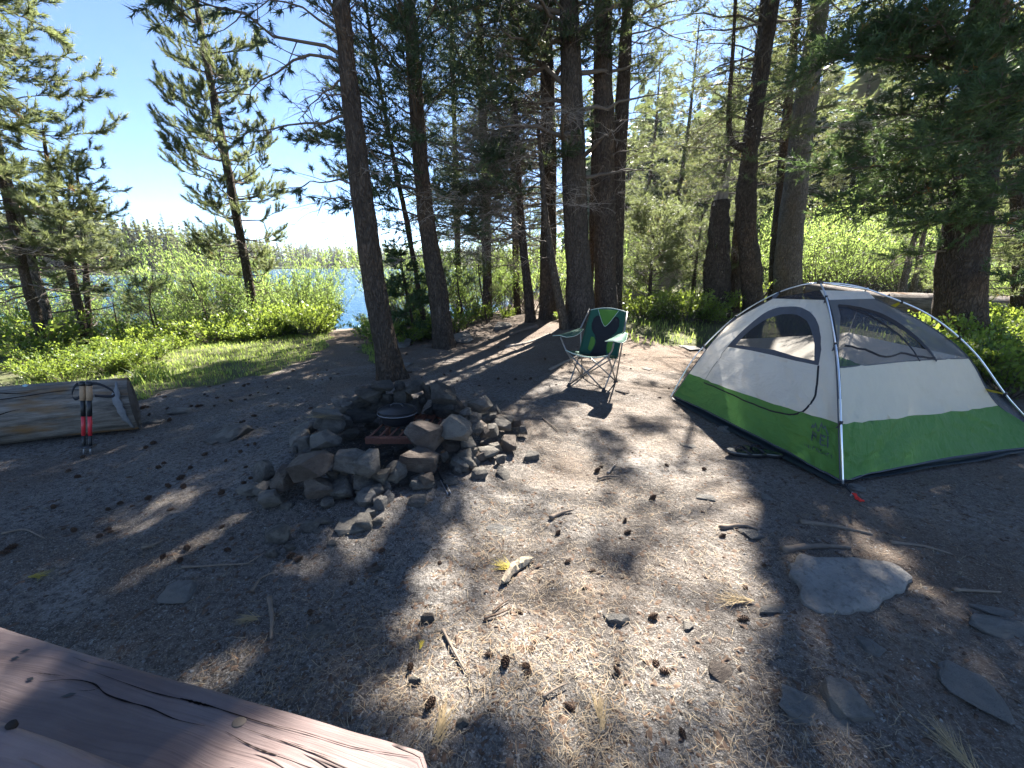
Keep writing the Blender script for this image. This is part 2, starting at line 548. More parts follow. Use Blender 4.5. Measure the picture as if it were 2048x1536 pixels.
def gpoly(pts): return [tuple(G(a, b)[:2]) for a, b in pts]
def tpoly(pts): return [tuple(GT(a, b)[:2]) for a, b in pts]
SOD = tpoly([(262, 806), (330, 778), (420, 770), (540, 748), (610, 722), (648, 700), (664, 676), (650, 655), (560, 640)]) + [(-30, 11), (-30, 4.6), (-5.5, 4.2), (-4.2, 3.7)]
SOD2 = [(2.4, 6.4), (3.4, 6.0), (5.0, 6.2), (9, 3.2), (30, 3), (30, 60), (3, 60), (1.6, 12), (1.9, 8.6)]
SOD3 = tpoly([(728, 690), (760, 690), (775, 735), (735, 722)])

def axis(lo, hi, a, b, fine, grow):
    v = [a]
    while v[-1] < b: v.append(v[-1] + fine)
    s = fine
    while v[-1] < hi: s *= grow; v.append(v[-1] + s)
    w = [a]; s = fine
    while w[-1] > lo: s *= grow; w.append(w[-1] - s)
    return np.array(w[:0:-1] + v)
xs = axis(-60, 90, -4.5, 4.5, 0.034, 1.09)
ys = axis(-25, 90, 0.2, 6.0, 0.034, 1.06)
XX, YY = np.meshgrid(xs, ys)
ZZ = hgt(XX, YY)
mic = np.exp(-np.hypot(XX, YY) / 5)
ZZ = ZZ + mic * (0.010 * n2(XX, YY, 9.0, 3, 2.0) + 0.006 * n2(XX, YY, 26.0, 2, 5.0))
nx_, ny_ = len(xs), len(ys)
idx = np.arange(nx_ * ny_).reshape(ny_, nx_)
Q = np.stack([idx[:-1, :-1], idx[:-1, 1:], idx[1:, 1:], idx[1:, :-1]], -1).reshape(-1, 4)
me = new_mesh('ground', np.stack([XX, YY, ZZ], -1).reshape(-1, 3), Q, MAT['ground'], True)
def addattr(me, name, arr):
    at_ = me.attributes.new(name, 'FLOAT', 'POINT')
    at_.data.foreach_set('value', np.asarray(arr, np.float32).ravel())
jx = XX + 0.25 * n2(XX, YY, 2.5, 3, 1.0); jy = YY + 0.35 * n2(XX, YY, 2.5, 3, 4.0)
sod = inpoly(jx, jy, SOD) | inpoly(jx, jy, SOD2) | inpoly(jx, jy, SOD3)
sod = sod * (0.55 + 0.45 * np.clip(n2(XX, YY, 4.0, 3, 6.0) + 0.6, 0, 1))
sod = np.where(YY - shore_y(XX) > -0.9, 0, sod)
duff = np.clip(0.15 + sstep(0.2, 2.4, XX + 0.5 * n2(XX, YY, 1.0, 2, 8.0)) * 0.55 + 0.75 * sstep(4.0, 6.5, YY) + 0.5 * n2(XX, YY, 2.2, 3, 12.0), 0, 1)
rr = np.hypot((XX - RING_C[0]) / 0.95, YY - RING_C[1])
addattr(me, 'sod', sod); addattr(me, 'duff', duff); addattr(me, 'soot', np.exp(-(rr / 0.55) ** 4))
ground = bpy.data.objects.new('ground', me); col.objects.link(ground); tag(ground, kind='structure')

# lake
V = np.array([(-900, 4, LAKE_Z), (900, 4, LAKE_Z), (900, 1200, LAKE_Z), (-900, 1200, LAKE_Z)], float)
lake = part('lake', V, [(0, 1, 2, 3)], MAT['water']); tag(lake, kind='structure')

# far shore: a low wooded ridge round the lake
def far_dist(az):
    """distance of the far waterline for an azimuth (degrees right of straight ahead)"""
    return np.interp(az, [-75, -60, -52, -46, -40, -34, -30, -25, -10, 5, 20, 40, 70], [60, 80, 92, 104, 120, 150, 210, 250, 260, 240, 200, 170, 160])
AZ = np.linspace(-75, 70, 120)
prof = [(-0.5, -1.2), (0, 0.02), (6, 0.2), (30, 0.5), (90, 1.2), (220, 3), (500, 6), (900, -2)]
V = []
for a in AZ:
    d0 = far_dist(a)
    for dd, z in prof:
        d = d0 + dd
        V.append((math.sin(R(a)) * d, math.cos(R(a)) * d, LAKE_Z + z + (0.0 if dd < 5 else 0.4 * math.sin(a * 0.7 + dd))))
k = len(prof)
Fq = [(i * k + j, (i + 1) * k + j, (i + 1) * k + j + 1, i * k + j + 1) for i in range(len(AZ) - 1) for j in range(k - 1)]
t = NT('far_shore_soil'); t.base((0.05, 0.058, 0.03), 0.95, 0.1)
fs = part('far_shore', np.array(V), Fq, t.m, smooth=True); tag(fs, kind='structure')

# ================================================================== where the sun reaches the ground
# crown foliage is left out along the sun's path to light these ground patches
LIT = [gpoly(p) for p in (
    [(1238, 640), (1420, 655), (1400, 700), (1372, 750), (1345, 812), (1462, 885), (1488, 930), (1500, 1000), (1515, 1090), (1545, 1200), (1560, 1290), (1500, 1360), (1460, 1430), (1300, 1440), (1150, 1430), (1010, 1470), (880, 1480), (740, 1430), (790, 1340), (850, 1210), (880, 1100), (925, 1004), (965, 951), (1000, 905), (1030, 870), (1090, 840), (1150, 800), (1240, 770), (1245, 700)],
    [(112, 1055), (420, 950), (470, 955), (400, 1000), (215, 1068)],
    [(200, 1080), (300, 1030), (430, 992), (415, 1040), (330, 1085), (210, 1125)],
    [(244, 1215), (300, 1160), (365, 1146), (330, 1190)],
    [(0, 1150), (120, 1105), (240, 1090), (120, 1130), (0, 1165)],
    [(371, 1362), (440, 1290), (576, 1238), (560, 1275), (470, 1340)],
    [(545, 1150), (600, 1100), (640, 1112), (600, 1140)],
    [(800, 748), (900, 705), (960, 715), (870, 752)], [(870, 800), (945, 765), (985, 770), (900, 800)], [(1010, 755), (1130, 692), (1160, 696), (1080, 745)],
    [(600, 790), (690, 765), (720, 780), (640, 800)], [(660, 745), (735, 722), (730, 745)],
    [(720, 1010), (700, 960), (790, 985), (800, 1030), (740, 1050)],
    [(930, 905), (960, 840), (1000, 860), (1010, 900)],
)]
LIT.append([(-30, 30), (-30, 4.2)] + list(reversed([tuple(p) for p in gpoly([(720, 700), (640, 722), (420, 772), (300, 800), (150, 815), (-200, 830)])])) + [(-2.2, 9.5), (0, 14), (0, 30)])
LIT = [[(float(a), float(b)) for a, b in p] for p in LIT]
LIT[-1] = [(-30, 5.4), (-8, 4.2), (-4.4, 3.75), (-3.6, 3.95), (-2.9, 4.5), (-2.45, 5.3), (-2.3, 7.0), (-1.6, 9.5), (0.5, 13.5), (0.5, 40), (-30, 40)]
LIT.append([(1.95, 2.25), (3.5, 2.55), (3.6, 3.3), (2.6, 3.7), (1.65, 3.6)])
# sun on the bench and table
LIT.append([(-1.75, 0.25), (-1.30, 0.05), (-1.15, 0.25), (-1.4, 0.50)])
LIT.append([(-1.0, -0.1), (-0.30, -0.4), (0.05, -0.1), (-0.1, 0.12), (-0.6, 0.25)])
for q_ in ([(925, 940), (945, 850), (1000, 820), (1045, 870), (1010, 930)], [(690, 1000), (730, 960), (800, 975), (800, 1030), (730, 1050)]):
    LIT.append([(G(a_, b_, 0.14)[0] - 0.061, G(a_, b_, 0.14)[1] - 0.137) for a_, b_ in q_])
SHADE_DAPPLE = 0.48
def shadow_xy(P, z0=0.0):
    k = (P[:, 2] - z0) / SUN[2]
    return P[:, 0] - SUN[0] * k, P[:, 1] - SUN[1] * k
def lit_mask(P):
    """True where foliage at P would shade one of the sunny patches"""
    x, y = shadow_xy(P)
    jx = x + 0.10 * n2(x, y, 3.0, 2, 5.5)
    jy = y + 0.10 * n2(x, y, 3.0, 2, 8.5)
    m = np.zeros(len(P), bool)
    for p in LIT: m |= inpoly(jx, jy, p)
    dap = n2(x, y, 2.6, 2, 21.0) > SHADE_DAPPLE       # soft blotches of shade left inside the sunny patches
    main = inpoly(jx, jy, LIT[0])
    uu = x * SUN[0] + y * SUN[1]; vv = x * SUN[1] - y * SUN[0]
    streak = (n2(uu * 0.9, vv * 3.8, 1.6, 2, 41.0) > 0.27) & (x < -0.2) & (y > 0.9)      # random slits cut in the foliage for light streaks, drawn out along the shadows
    return m & ~(dap & main) | (~m & ((n2(x, y, 3.4, 2, 31.0) > 0.60) | streak))

# ================================================================== trees
def trunk_mesh(C, rad, sides=20, seed=0.0, rough=0.012, flare=0.5, step=0.07):
    """bark-rough tapered trunk along key points C (k,3) with radii"""
    C = np.asarray(C, float)
    L = np.linalg.norm(np.diff(C, axis=0), axis=1).sum()
    n = int(np.clip(L / step, 12, 140))
    P = spline(C, n)
    s = np.linspace(0, 1, n)
    r = np.interp(s, np.linspace(0, 1, len(rad)), rad)
    T, S, U = frames(P[None])
    a = np.arange(sides) * 2 * math.pi / sides
    ring = S[0][:, None] * np.cos(a)[None, :, None] + U[0][:, None] * np.sin(a)[None, :, None]
    hgt_ = (P[:, 2] - P[0, 2])[:, None]
    lob = 1 + flare * np.exp(-np.maximum(hgt_, 0) / 0.16) * (0.55 + 0.45 * np.cos(a * 5 + seed)[None] + 0.3 * np.cos(a * 3 + 2 * seed)[None])
    rr = r[:, None] * lob
    V = P[:, None] + ring * rr[..., None]
    q = V * np.array([9, 9, 3.0]) + seed * 13.1
    d = fbm(q, 3) * rough * 1.2 + (np.abs(fbm(V * np.array([22, 22, 7]) + seed, 2)) - 0.3) * rough * 1.0
    d = d + fbm(V * 1.6 + seed * 3, 2) * r[:, None] * 0.14
    V = V + ring * d[..., None]
    V[0, :, 2] -= 0.12
    V = V.reshape(-1, 3)
    ix = np.arange(n * sides).reshape(n, sides)
    nx = np.roll(ix, -1, 1)
    Qd = np.stack([ix[:-1], nx[:-1], nx[1:], ix[1:]], -1).reshape(-1, 4)
    cap = len(V)
    V = np.concatenate([V, [P[-1] + (P[-1] - P[-2]) * 0.3]])
    top = np.stack([ix[-1], nx[-1], np.full(sides, cap)], -1)
    return V, [Qd, top], P, r

def limb_path(p0, az, L, el0, el1, g, k=8, wob=0.12):
    """a limb: elevation runs from el0 to el1 (degrees) along its length"""
    e = np.radians(np.linspace(el0, el1, k - 1)) + g.normal(0, wob, k - 1)
    a = az + np.cumsum(g.normal(0, wob, k - 1))
    st = L / (k - 1)
    d = np.stack([np.cos(e) * np.sin(a), np.cos(e) * np.cos(a), np.sin(e)], -1) * st
    return np.concatenate([[p0], p0 + np.cumsum(d, 0)])

def twigs_on(P, n, tl, g, t0=0.3, spread=(35, 75), lift=0.15, curl=0.35, k=4, sag=0.0):
    """n side twigs on limb P: returns (n,k,3)"""
    t = np.sort(g.uniform(t0, 1.0, n)) if n > 1 else np.array([0.95])
    u = t * (len(P) - 1)
    i = np.minimum(u.astype(int), len(P) - 2)
    f = (u - i)[:, None]
    base = P[i] * (1 - f) + P[i + 1] * f
    T = nrm(P[i + 1] - P[i])
    side = nrm(np.cross(T, np.array([0, 0, 1.0])) + 1e-6)
    up = np.cross(side, T)
    sg = np.where(np.arange(n) % 2 == 0, 1.0, -1.0)
    roll = g.normal(0, 0.5, n)
    ang = np.radians(g.uniform(spread[0], spread[1], n))
    lat = side * (sg * np.cos(roll))[:, None] + up * (np.sin(roll) + lift)[:, None]
    d0 = nrm(T * np.cos(ang)[:, None] + nrm(lat) * np.sin(ang)[:, None])
    ln = tl * (1.15 - 0.65 * t) * g.uniform(0.5, 1.15, n)
    out = [base]
    d = d0
    for j in range(k - 1):
        out.append(out[-1] + d * (ln / (k - 1))[:, None])
        d = nrm(d + g.normal(0, 0.16, (n, 3)) + np.array([0, 0, curl - sag]) * 0.5 + T * 0.12)
    return np.stack(out, 1)

def tufts_from(TW, per, g, f0=0.35):
    """tuft positions and directions along twigs (n,k,3)"""
    n, k, _ = TW.shape
    t = np.linspace(f0, 1.0, per)[None] + g.normal(0, 0.05, (n, per))
    u = np.clip(t, 0, 0.999) * (k - 1)
    i = u.astype(int)
    f = (u - i)[..., None]
    r = np.arange(n)[:, None]
    p = TW[r, i] * (1 - f) + TW[r, i + 1] * f
    d = nrm(TW[r, i + 1] - TW[r, i])
    return p.reshape(-1, 3), d.reshape(-1, 3)

def needle_mesh(P, D, g, size=0.085, m=16, w=0.006, body=0.09, ang=(25, 65), var=None):
    """bottle-brush tufts: m thin blades each; returns verts, tris, var per vertex"""
    N = len(P)
    D = nrm(D + g.normal(0, 0.15, D.shape))
    ref = np.where(np.abs(D[:, 2:3]) > 0.8, np.array([[1.0, 0, 0]]), np.array([[0, 0, 1.0]]))
    S = nrm(np.cross(D, ref)); U = np.cross(S, D)
    phi = g.uniform(0, 2 * math.pi, (N, m)); a = np.radians(g.uniform(ang[0], ang[1], (N, m)))
    along = g.uniform(-0.5, 0.5, (N, m)) * body
    L = size * g.uniform(0.7, 1.15, (N, m)) * g.uniform(0.8, 1.15, (N, 1))
    rad = S[:, None] * np.cos(phi)[..., None] + U[:, None] * np.sin(phi)[..., None]
    nd = D[:, None] * np.cos(a)[..., None] + rad * np.sin(a)[..., None]
    b = P[:, None] + D[:, None] * along[..., None]
    tip = b + nd * L[..., None]
    wv = nrm(np.cross(nd, rad + 0.3 * D[:, None])) * (w * 0.5)
    V = np.stack([b - wv, b + wv, tip], 2).reshape(-1, 3)
    F = np.arange(len(V)).reshape(-1, 3)
    if var is None: var = g.uniform(0, 0.9, N) * 0.6 + 0.2
    v = np.repeat(var, m * 3) + np.repeat(g.normal(0, 0.06, N * m), 3)
    return V, F, v

def pine(name, label, trunk_pts, r0, r1, groups, bark='bark_grey', needle='needle_lit', seed=1, prune=True, group=None,
         nsize=0.085, nm=16, nw=0.006, flare=0.5, cat='pine tree', rough=0.012, step=0.07, sides=20, link=True, dead_extra=None):
    """groups: dicts z=(lo,hi) heights above base, n, L=(lo,hi) limb length, el0, el1, az=(centre,spread deg), tw twig count per metre,
    tl twig length, per tufts per twig, dead, sag, needle"""
    g = np.random.default_rng(seed)
    C = np.asarray(trunk_pts, float)
    root = empty(name, C[0], label, cat, group)
    V, F, P, r = trunk_mesh(C, [r0, 0.5 * (r0 + r1), r1], sides, seed, rough, flare, step)
    tr = part('trunk', V, F, MAT[bark], root, True)
    zz = P[:, 2]
    LP, LR, TWs, TWr, DW, DWr, TP, TD = [], [], [], [], [], [], [], []
    tuft_extra = []
    for gr in groups:
        n = gr['n']
        zs = np.linspace(gr['z'][0], gr['z'][1], n) + g.normal(0, 0.1, n)
        if 'whorl' in gr: zs = np.round(zs / gr['whorl']) * gr['whorl'] + g.normal(0, 0.03, n)
        for q, zrel in enumerate(zs):
            z = C[0, 2] + zrel
            if z > zz[-1]: continue
            p0 = np.array([np.interp(z, zz, P[:, 0]), np.interp(z, zz, P[:, 1]), z])
            rt = np.interp(z, zz, r)
            f = q / max(1, n - 1)
            L = gr['L'][0] + (gr['L'][1] - gr['L'][0]) * f
            L *= g.uniform(0.65, 1.15)
            if 'az' in gr: az = R(gr['az'][0]) + g.normal(0, R(gr['az'][1]))
            else: az = g.uniform(0, 2 * math.pi)
            path = limb_path(p0, az, L, gr.get('el0', 10) + g.normal(0, 8), gr.get('el1', 10) + g.normal(0, 10), g, 8, gr.get('wob', 0.12))
            lr = np.clip(rt * 0.30, 0.004, gr.get('rmax', 0.007 + 0.008 * L)) * np.linspace(1, 0.3, 8) ** 1.4
            LP.append(path); LR.append(lr)
            dead = gr.get('dead', False)
            nt = max(2, int(gr.get('tw', 12) * L * TWF))
            tw = twigs_on(path, nt, gr.get('tl', 0.35), g, gr.get('t0', 0.3), gr.get('spread', (35, 75)), gr.get('lift', 0.15), gr.get('curl', 0.35), 4, gr.get('sag', 0))
            if dead:
                DW.append(tw); DWr.append(np.linspace(1, 0.35, 4)[None] * g.uniform(0.0025, 0.006, (nt, 1)))
                if gr.get('sub', 0):
                    for t1 in tw:
                        t2 = twigs_on(t1, gr['sub'], gr.get('tl', 0.35) * 0.6, g, 0.2, (25, 80), 0, -0.2, 4, gr.get('sag', 0))
                        DW.append(t2); DWr.append(np.linspace(1, 0.4, 4)[None] * g.uniform(0.002, 0.0035, (gr['sub'], 1)))
            else:
                tp, td = tufts_from(tw, gr.get('per', 3), g, gr.get('f0', 0.35))
                lt = np.linspace(gr.get('lt0', 0.55), 1, max(2, int(6 * L)))
                u = np.clip(lt, 0, 0.999) * 7; ii = u.astype(int); ff = (u - ii)[:, None]
                tp = np.concatenate([tp, path[ii] * (1 - ff) + path[ii + 1] * ff])
                td = np.concatenate([td, nrm(path[ii + 1] - path[ii])])
                if prune:
                    hi = lit_mask(tp) & (g.random(len(tp)) < gr.get('pp', 0.97))
                    tp, td = tp[~hi], td[~hi]
                    hit = lit_mask(tw[:, 2])
                    tw = tw[~hit | (g.random(len(tw)) < 0.12)]
                TP.append(tp); TD.append(td)
                if len(tw):
                    TWs.append(tw); TWr.append(np.linspace(1, 0.4, 4)[None] * g.uniform(0.003, 0.007, (len(tw), 1)))
    def seen(p):
        q = project(p); return (q[:, 0] > -200) & (q[:, 0] < 2250) & (q[:, 1] > -160) & (p[:, 1] > 0.5)
    if LP:
        V, Qd = tubes(np.array(LP), np.array(LR), 5)
        o = part('limbs', V, Qd, MAT['limb'], root, True); o['kind'] = 'stuff'
    if TWs:
        A_, B_ = np.concatenate(TWs), np.concatenate(TWr)
        if prune:
            k_ = seen(A_[:, 2]); A_, B_ = A_[k_], B_[k_]
        if len(A_):
            V, Qd = ribbons(A_, B_, g)
            o = part('twigs', V, Qd, MAT['limb'], root); o['kind'] = 'stuff'
    if DW:
        V, Qd = ribbons(np.concatenate(DW), np.concatenate(DWr), g)
        o = part('dead_twigs', V, Qd, MAT['deadwood'], root); o['kind'] = 'stuff'
    if TP:
        TPa, TDa = np.concatenate(TP), np.concatenate(TD)
        var = np.clip(0.45 + 0.5 * fbm(TPa * 2.2 + seed, 2) + g.normal(0, 0.12, len(TPa)), 0, 0.94)
        var[g.random(len(TPa)) < 0.012] = 1.0
        if prune:
            k_ = seen(TPa)
            V, F, v = needle_mesh(TPa[k_], TDa[k_], g, nsize * 1.1, int(nm * 0.75), nw * 1.5, var=var[k_])
            V2, F2, v2 = needle_mesh(TPa[~k_], TDa[~k_], g, nsize * 1.6, 5, 0.034, var=var[~k_])
            V, F, v = np.concatenate([V, V2]), np.concatenate([F, F2 + len(V)]), np.concatenate([v, v2])
        else:
            V, F, v = needle_mesh(TPa, TDa, g, nsize, nm, nw, var=var)
        o = part('crown', V, F, MAT[needle], root)
        addattr(o.data, 'var', v)
        o['kind'] = 'stuff'
        STATS.append((name, len(TPa), len(F)))
    return root
STATS = []
TWF = 1.35
def copy_tree(o, loc, rz=0.0, s=1.0, label=None, group=None, parent=None):
    c = o.copy(); col.objects.link(c)
    c.parent = parent
    if parent is None:
        c.location = Vector([float(a) for a in loc]); c.rotation_euler = (0, 0, rz)
        c.scale = (s, s, s) if np.isscalar(s) else s
        if label: c['label'] = label
        if group: c['group'] = group
    for ch in list(o.children):
        copy_tree(ch, None, parent=c)
    return c
def up(px_pts, Y, zfix=None):
    """trunk key points from photo pixels at distance(s) Y"""
    Ys = [Y] * len(px_pts) if np.isscalar(Y) else Y
    return [at(a, b, y) for (a, b), y in zip(px_pts, Ys)]
def grow(pts, h):
    """continue a trunk upward in its own direction until height h"""
    d = pts[-1] - pts[-2]
    d = d / d[2]
    d[:2] = np.clip(d[:2], -0.12, 0.12)
    q = pts[-1]
    return list(pts) + [q + d * (h - q[2]) * 0.5 + np.array([0.03, 0, 0]), q + d * (h - q[2])]
def rooted(pts):
    pts = [np.array(p) for p in pts]
    pts[0][2] = hz(pts[0][0], pts[0][1]) - 0.02
    return pts

# ---- left: young full pine in front of the lake
T = rooted(grow(up([(510, 668), (497, 560), (467, 400), (428, 200), (398, 40)], 8.6), 7.6))
pine('young_pine', 'slender full-crowned pine rising from the lakeside willows, sky on both sides', T, 0.102, 0.02, [
    dict(z=(0.7, 2.0), n=14, L=(0.9, 1.2), el0=0, el1=25, tw=5, tl=0.3, per=2, dead=True),
    dict(z=(1.5, 3.2), n=32, L=(0.95, 1.25), el0=-5, el1=35, tw=7.5, tl=0.34, per=5, t0=0.35, f0=0.3, curl=0.9, lt0=0.7, whorl=0.36, pp=0.1),
    dict(z=(3.1, 5.6), n=54, L=(1.2, 0.9), el0=0, el1=45, tw=7.5, tl=0.34, per=5, t0=0.35, f0=0.3, curl=0.9, lt0=0.7, whorl=0.36, pp=0.1),
    dict(z=(5.6, 7.4), n=30, L=(0.85, 0.3), el0=15, el1=55, tw=8, tl=0.3, per=5, t0=0.3, f0=0.3, curl=0.9, lt0=0.6, whorl=0.36, pp=0.1)],
    'bark_young', 'needle_lit', 11, nm=27, nsize=0.072, nw=0.0068)

# ---- left edge stand
T = rooted(grow(up([(103, 735), (78, 650), (52, 560), (26, 450), (8, 380)], 5.6), 6.0))
pine('leaning_pine', 'darker front trunk of the leaning twin pines at the left edge', T, 0.068, 0.02, [
    dict(z=(0.5, 1.6), n=12, L=(0.8, 1.0), el0=-5, el1=0, tw=8, tl=0.4, dead=True, sub=2),
    dict(z=(1.2, 3.0), n=17, L=(1.0, 1.25), el0=-8, el1=10, tw=7, tl=0.36, per=5, f0=0.3, curl=0.7, t0=0.35, whorl=0.3, pp=0.1),
    dict(z=(3.0, 5.8), n=22, L=(1.3, 0.5), el0=0, el1=25, tw=7, tl=0.36, per=5, f0=0.3, curl=0.7, t0=0.35, whorl=0.3, pp=0.1)], 'bark_young', 'needle_lit', 12, nm=24, nsize=0.074, nw=0.0065)
T = rooted(grow(up([(108, 728), (90, 630), (62, 520), (40, 440), (20, 370)], 5.95), 5.4))
pine('leaning_pine', 'paler rear trunk of the leaning twin pines at the left edge', T, 0.072, 0.02, [
    dict(z=(0.6, 1.8), n=10, L=(0.8, 1.1), el0=-5, el1=0, tw=8, tl=0.4, dead=True, sub=2),
    dict(z=(1.3, 3.2), n=15, L=(1.1, 1.3), el0=-8, el1=10, tw=7, tl=0.36, per=5, f0=0.3, curl=0.7, t0=0.35, whorl=0.3, pp=0.1),
    dict(z=(3.2, 5.2), n=18, L=(1.2, 0.5), el0=0, el1=25, tw=7, tl=0.36, per=5, f0=0.3, curl=0.7, t0=0.35, whorl=0.3, pp=0.1)], 'bark_pale', 'needle_lit', 13, nm=24, nsize=0.074, nw=0.0065)
T = rooted(up([(182, 722), (152, 590), (126, 470), (97, 330), (84, 245)], 6.1))
pine('thin_topped_pine', 'pine with sparse bare tip against the sky near the left edge', T, 0.066, 0.012, [
    dict(z=(0.6, 1.7), n=10, L=(0.8, 1.0), el0=-5, el1=8, tw=7, tl=0.35, dead=True),
    dict(z=(1.3, 2.3), n=16, L=(1.0, 0.85), el0=-4, el1=14, tw=7, tl=0.3, per=5, f0=0.3, curl=0.7, whorl=0.26, pp=0.1),
    dict(z=(2.3, 3.6), n=18, L=(0.85, 0.4), el0=0, el1=22, tw=6, tl=0.22, per=4, f0=0.3, curl=0.7, whorl=0.26, pp=0.1)], 'bark_young', 'needle_lit', 14, nm=24, nsize=0.074, nw=0.0065)
T = rooted(up([(184, 712), (175, 600), (168, 480), (158, 380), (152, 322)], 7.2))
pine('small_pine', 'short dense green pine behind the thin-topped one', T, 0.055, 0.012, [
    dict(z=(0.5, 1.5), n=12, L=(0.9, 0.9), el0=-5, el1=5, tw=8, tl=0.3, dead=True),
    dict(z=(1.1, 3.8), n=38, L=(1.0, 0.3), el0=0, el1=20, tw=8, tl=0.3, per=5, f0=0.3, curl=0.6, whorl=0.28, pp=0.1)], 'bark_young', 'needle_dark', 15, nm=24, nsize=0.074, nw=0.0065)
# near branches reaching in at the upper left
T = [np.array([-5.6, 3.35, hz(-5.6, 3.35) - 0.02]), np.array([-5.55, 3.35, 2.2]), np.array([-5.6, 3.4, 4.5]), np.array([-5.7, 3.4, 7.5])]
pine('overhanging_pine', 'pine just outside the left edge whose lit branches reach in at upper left', T, 0.13, 0.03, [
    dict(z=(2.2, 3.2), n=7, L=(1.3, 1.6), el0=15, el1=-15, tw=8, tl=0.42, per=5, f0=0.3, az=(70, 22), pp=0.1),
    dict(z=(3.0, 4.6), n=11, L=(1.8, 1.7), el0=10, el1=-20, tw=9, tl=0.42, per=5, f0=0.3, az=(75, 22), pp=0.1),
    dict(z=(3.0, 7.0), n=18, L=(1.5, 0.8), el0=10, el1=0, tw=8, tl=0.4, per=4, pp=0.5)], 'bark_young', 'needle_lit', 16, nm=24, nsize=0.074, nw=0.0065)

# ---- big dark trunk left of centre
T = rooted(grow(up([(783, 752), (762, 640), (745, 540), (722, 370), (700, 180), (682, 0)], [4.5, 4.5, 4.5, 4.52, 4.55, 4.6]), 13.0))
pine('tall_pine', 'tall dark pine standing behind the fire ring, bare lower trunk', T, 0.148, 0.05, [
    dict(z=(0.7, 3.6), n=12, L=(0.06, 0.22), el0=10, el1=-10, tw=0, tl=0.12, dead=True, rmax=0.014, wob=0.3),
    dict(z=(2.2, 4.4), n=12, L=(1.2, 1.6), el0=25, el1=-25, tw=9, tl=0.55, az=(-85, 35), per=3, f0=0.82, lt0=0.92, wob=0.24, sag=0.4, pp=0.2),
    dict(z=(1.8, 4.6), n=9, L=(0.6, 1.1), el0=5, el1=-35, tw=12, tl=0.5, dead=True, sag=0.6, wob=0.25, sub=1),
    dict(z=(3.4, 4.6), n=5, L=(1.0, 1.3), el0=15, el1=-10, tw=10, tl=0.4, az=(80, 40), per=2, f0=0.7, pp=0.6),
    dict(z=(4.6, 8.0), n=22, L=(2.0, 2.1), el0=12, el1=8, tw=12, tl=0.5, per=3, t0=0.25),
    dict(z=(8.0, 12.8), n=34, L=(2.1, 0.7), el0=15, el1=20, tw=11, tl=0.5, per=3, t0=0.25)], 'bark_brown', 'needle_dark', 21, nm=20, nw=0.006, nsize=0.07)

# ---- second trunk with foliage
T = rooted(grow(up([(890, 695), (878, 600), (862, 500), (848, 400), (834, 230), (822, 60), (815, -60)], [6.3, 6.4, 6.45, 6.5, 6.5, 6.55, 6.6]), 11.5))
pine('bushy_pine', 'curved-base pine with dark hanging foliage left of the trunk clump', T, 0.17, 0.04, [
    dict(z=(0.7, 3.6), n=12, L=(0.06, 0.22), el0=10, el1=-10, tw=0, tl=0.12, dead=True, rmax=0.014, wob=0.3),
    dict(z=(1.9, 2.8), n=5, L=(1.5, 1.7), el0=20, el1=-6, tw=20, tl=0.5, per=4, az=(-100, 20), pp=0.0),
    dict(z=(1.8, 3.6), n=10, L=(1.0, 1.4), el0=0, el1=-15, tw=12, tl=0.45, per=2, pp=0.1, f0=0.6, sag=0.2),
    dict(z=(2.6, 5.6), n=30, L=(1.4, 1.6), el0=25, el1=10, tw=15, tl=0.45, per=3, pp=0.2),
    dict(z=(1.4, 3.4), n=8, L=(0.8, 1.1), el0=0, el1=-20, tw=12, tl=0.5, dead=True, sub=2, sag=0.4),
    dict(z=(5.6, 11.3), n=44, L=(1.9, 0.5), el0=15, el1=20, tw=11, tl=0.5, per=3)], 'bark_brown', 'needle_dark', 22, nm=14, nw=0.008, flare=0.35)
# slim stem between them with foliage
T = rooted(grow(up([(852, 655), (818, 470), (790, 330), (765, 200), (745, 90), (730, 0)], 7.4), 6.6))
pine('slim_pine', 'thin pine stem crossing behind the two dark trunks left of centre', T, 0.05, 0.012, [
    dict(z=(1.6, 3.4), n=10, L=(0.8, 1.0), el0=15, el1=0, tw=11, tl=0.35, per=2, f0=0.6, pp=0.1),
    dict(z=(3.4, 6.4), n=30, L=(1.1, 0.4), el0=20, el1=20, tw=15, tl=0.38, per=3, pp=0.2)], 'bark_young', 'needle_dark', 23, nm=14)

# ---- the clump
T = rooted(grow(up([(1162, 645), (1158, 560), (1150, 420), (1145, 240), (1138, 0)], 7.6), 15.0))
pine('clump_pine', 'thickest pale-patched trunk at the front of the central clump', T, 0.275, 0.09, [
    dict(z=(0.7, 3.6), n=12, L=(0.06, 0.22), el0=10, el1=-10, tw=0, tl=0.12, dead=True, rmax=0.014, wob=0.3),
    dict(z=(3.0, 5.0), n=8, L=(1.6, 2.2), el0=20, el1=-15, tw=10, tl=0.6, dead=True, sub=2, az=(-80, 40), sag=0.35, wob=0.25, rmax=0.06),
    dict(z=(1.9, 3.6), n=9, L=(0.6, 1.2), el0=0, el1=-35, tw=12, tl=0.6, dead=True, sub=2, sag=0.6, wob=0.3),
    dict(z=(2.4, 4.6), n=5, L=(1.4, 2.2), el0=15, el1=0, tw=6, tl=0.5, dead=True, sub=1, az=(85, 25), sag=0.2, wob=0.22, rmax=0.045),
    dict(z=(4.6, 7.5), n=38, L=(1.6, 2.2), el0=15, el1=5, tw=14, tl=0.55, per=3),
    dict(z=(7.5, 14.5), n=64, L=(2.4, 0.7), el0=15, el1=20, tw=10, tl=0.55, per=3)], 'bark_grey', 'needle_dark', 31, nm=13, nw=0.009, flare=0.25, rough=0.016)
T = rooted(grow(up([(1212, 625), (1210, 500), (1208, 350), (1208, 180), (1208, 0)], 8.0), 14.0))
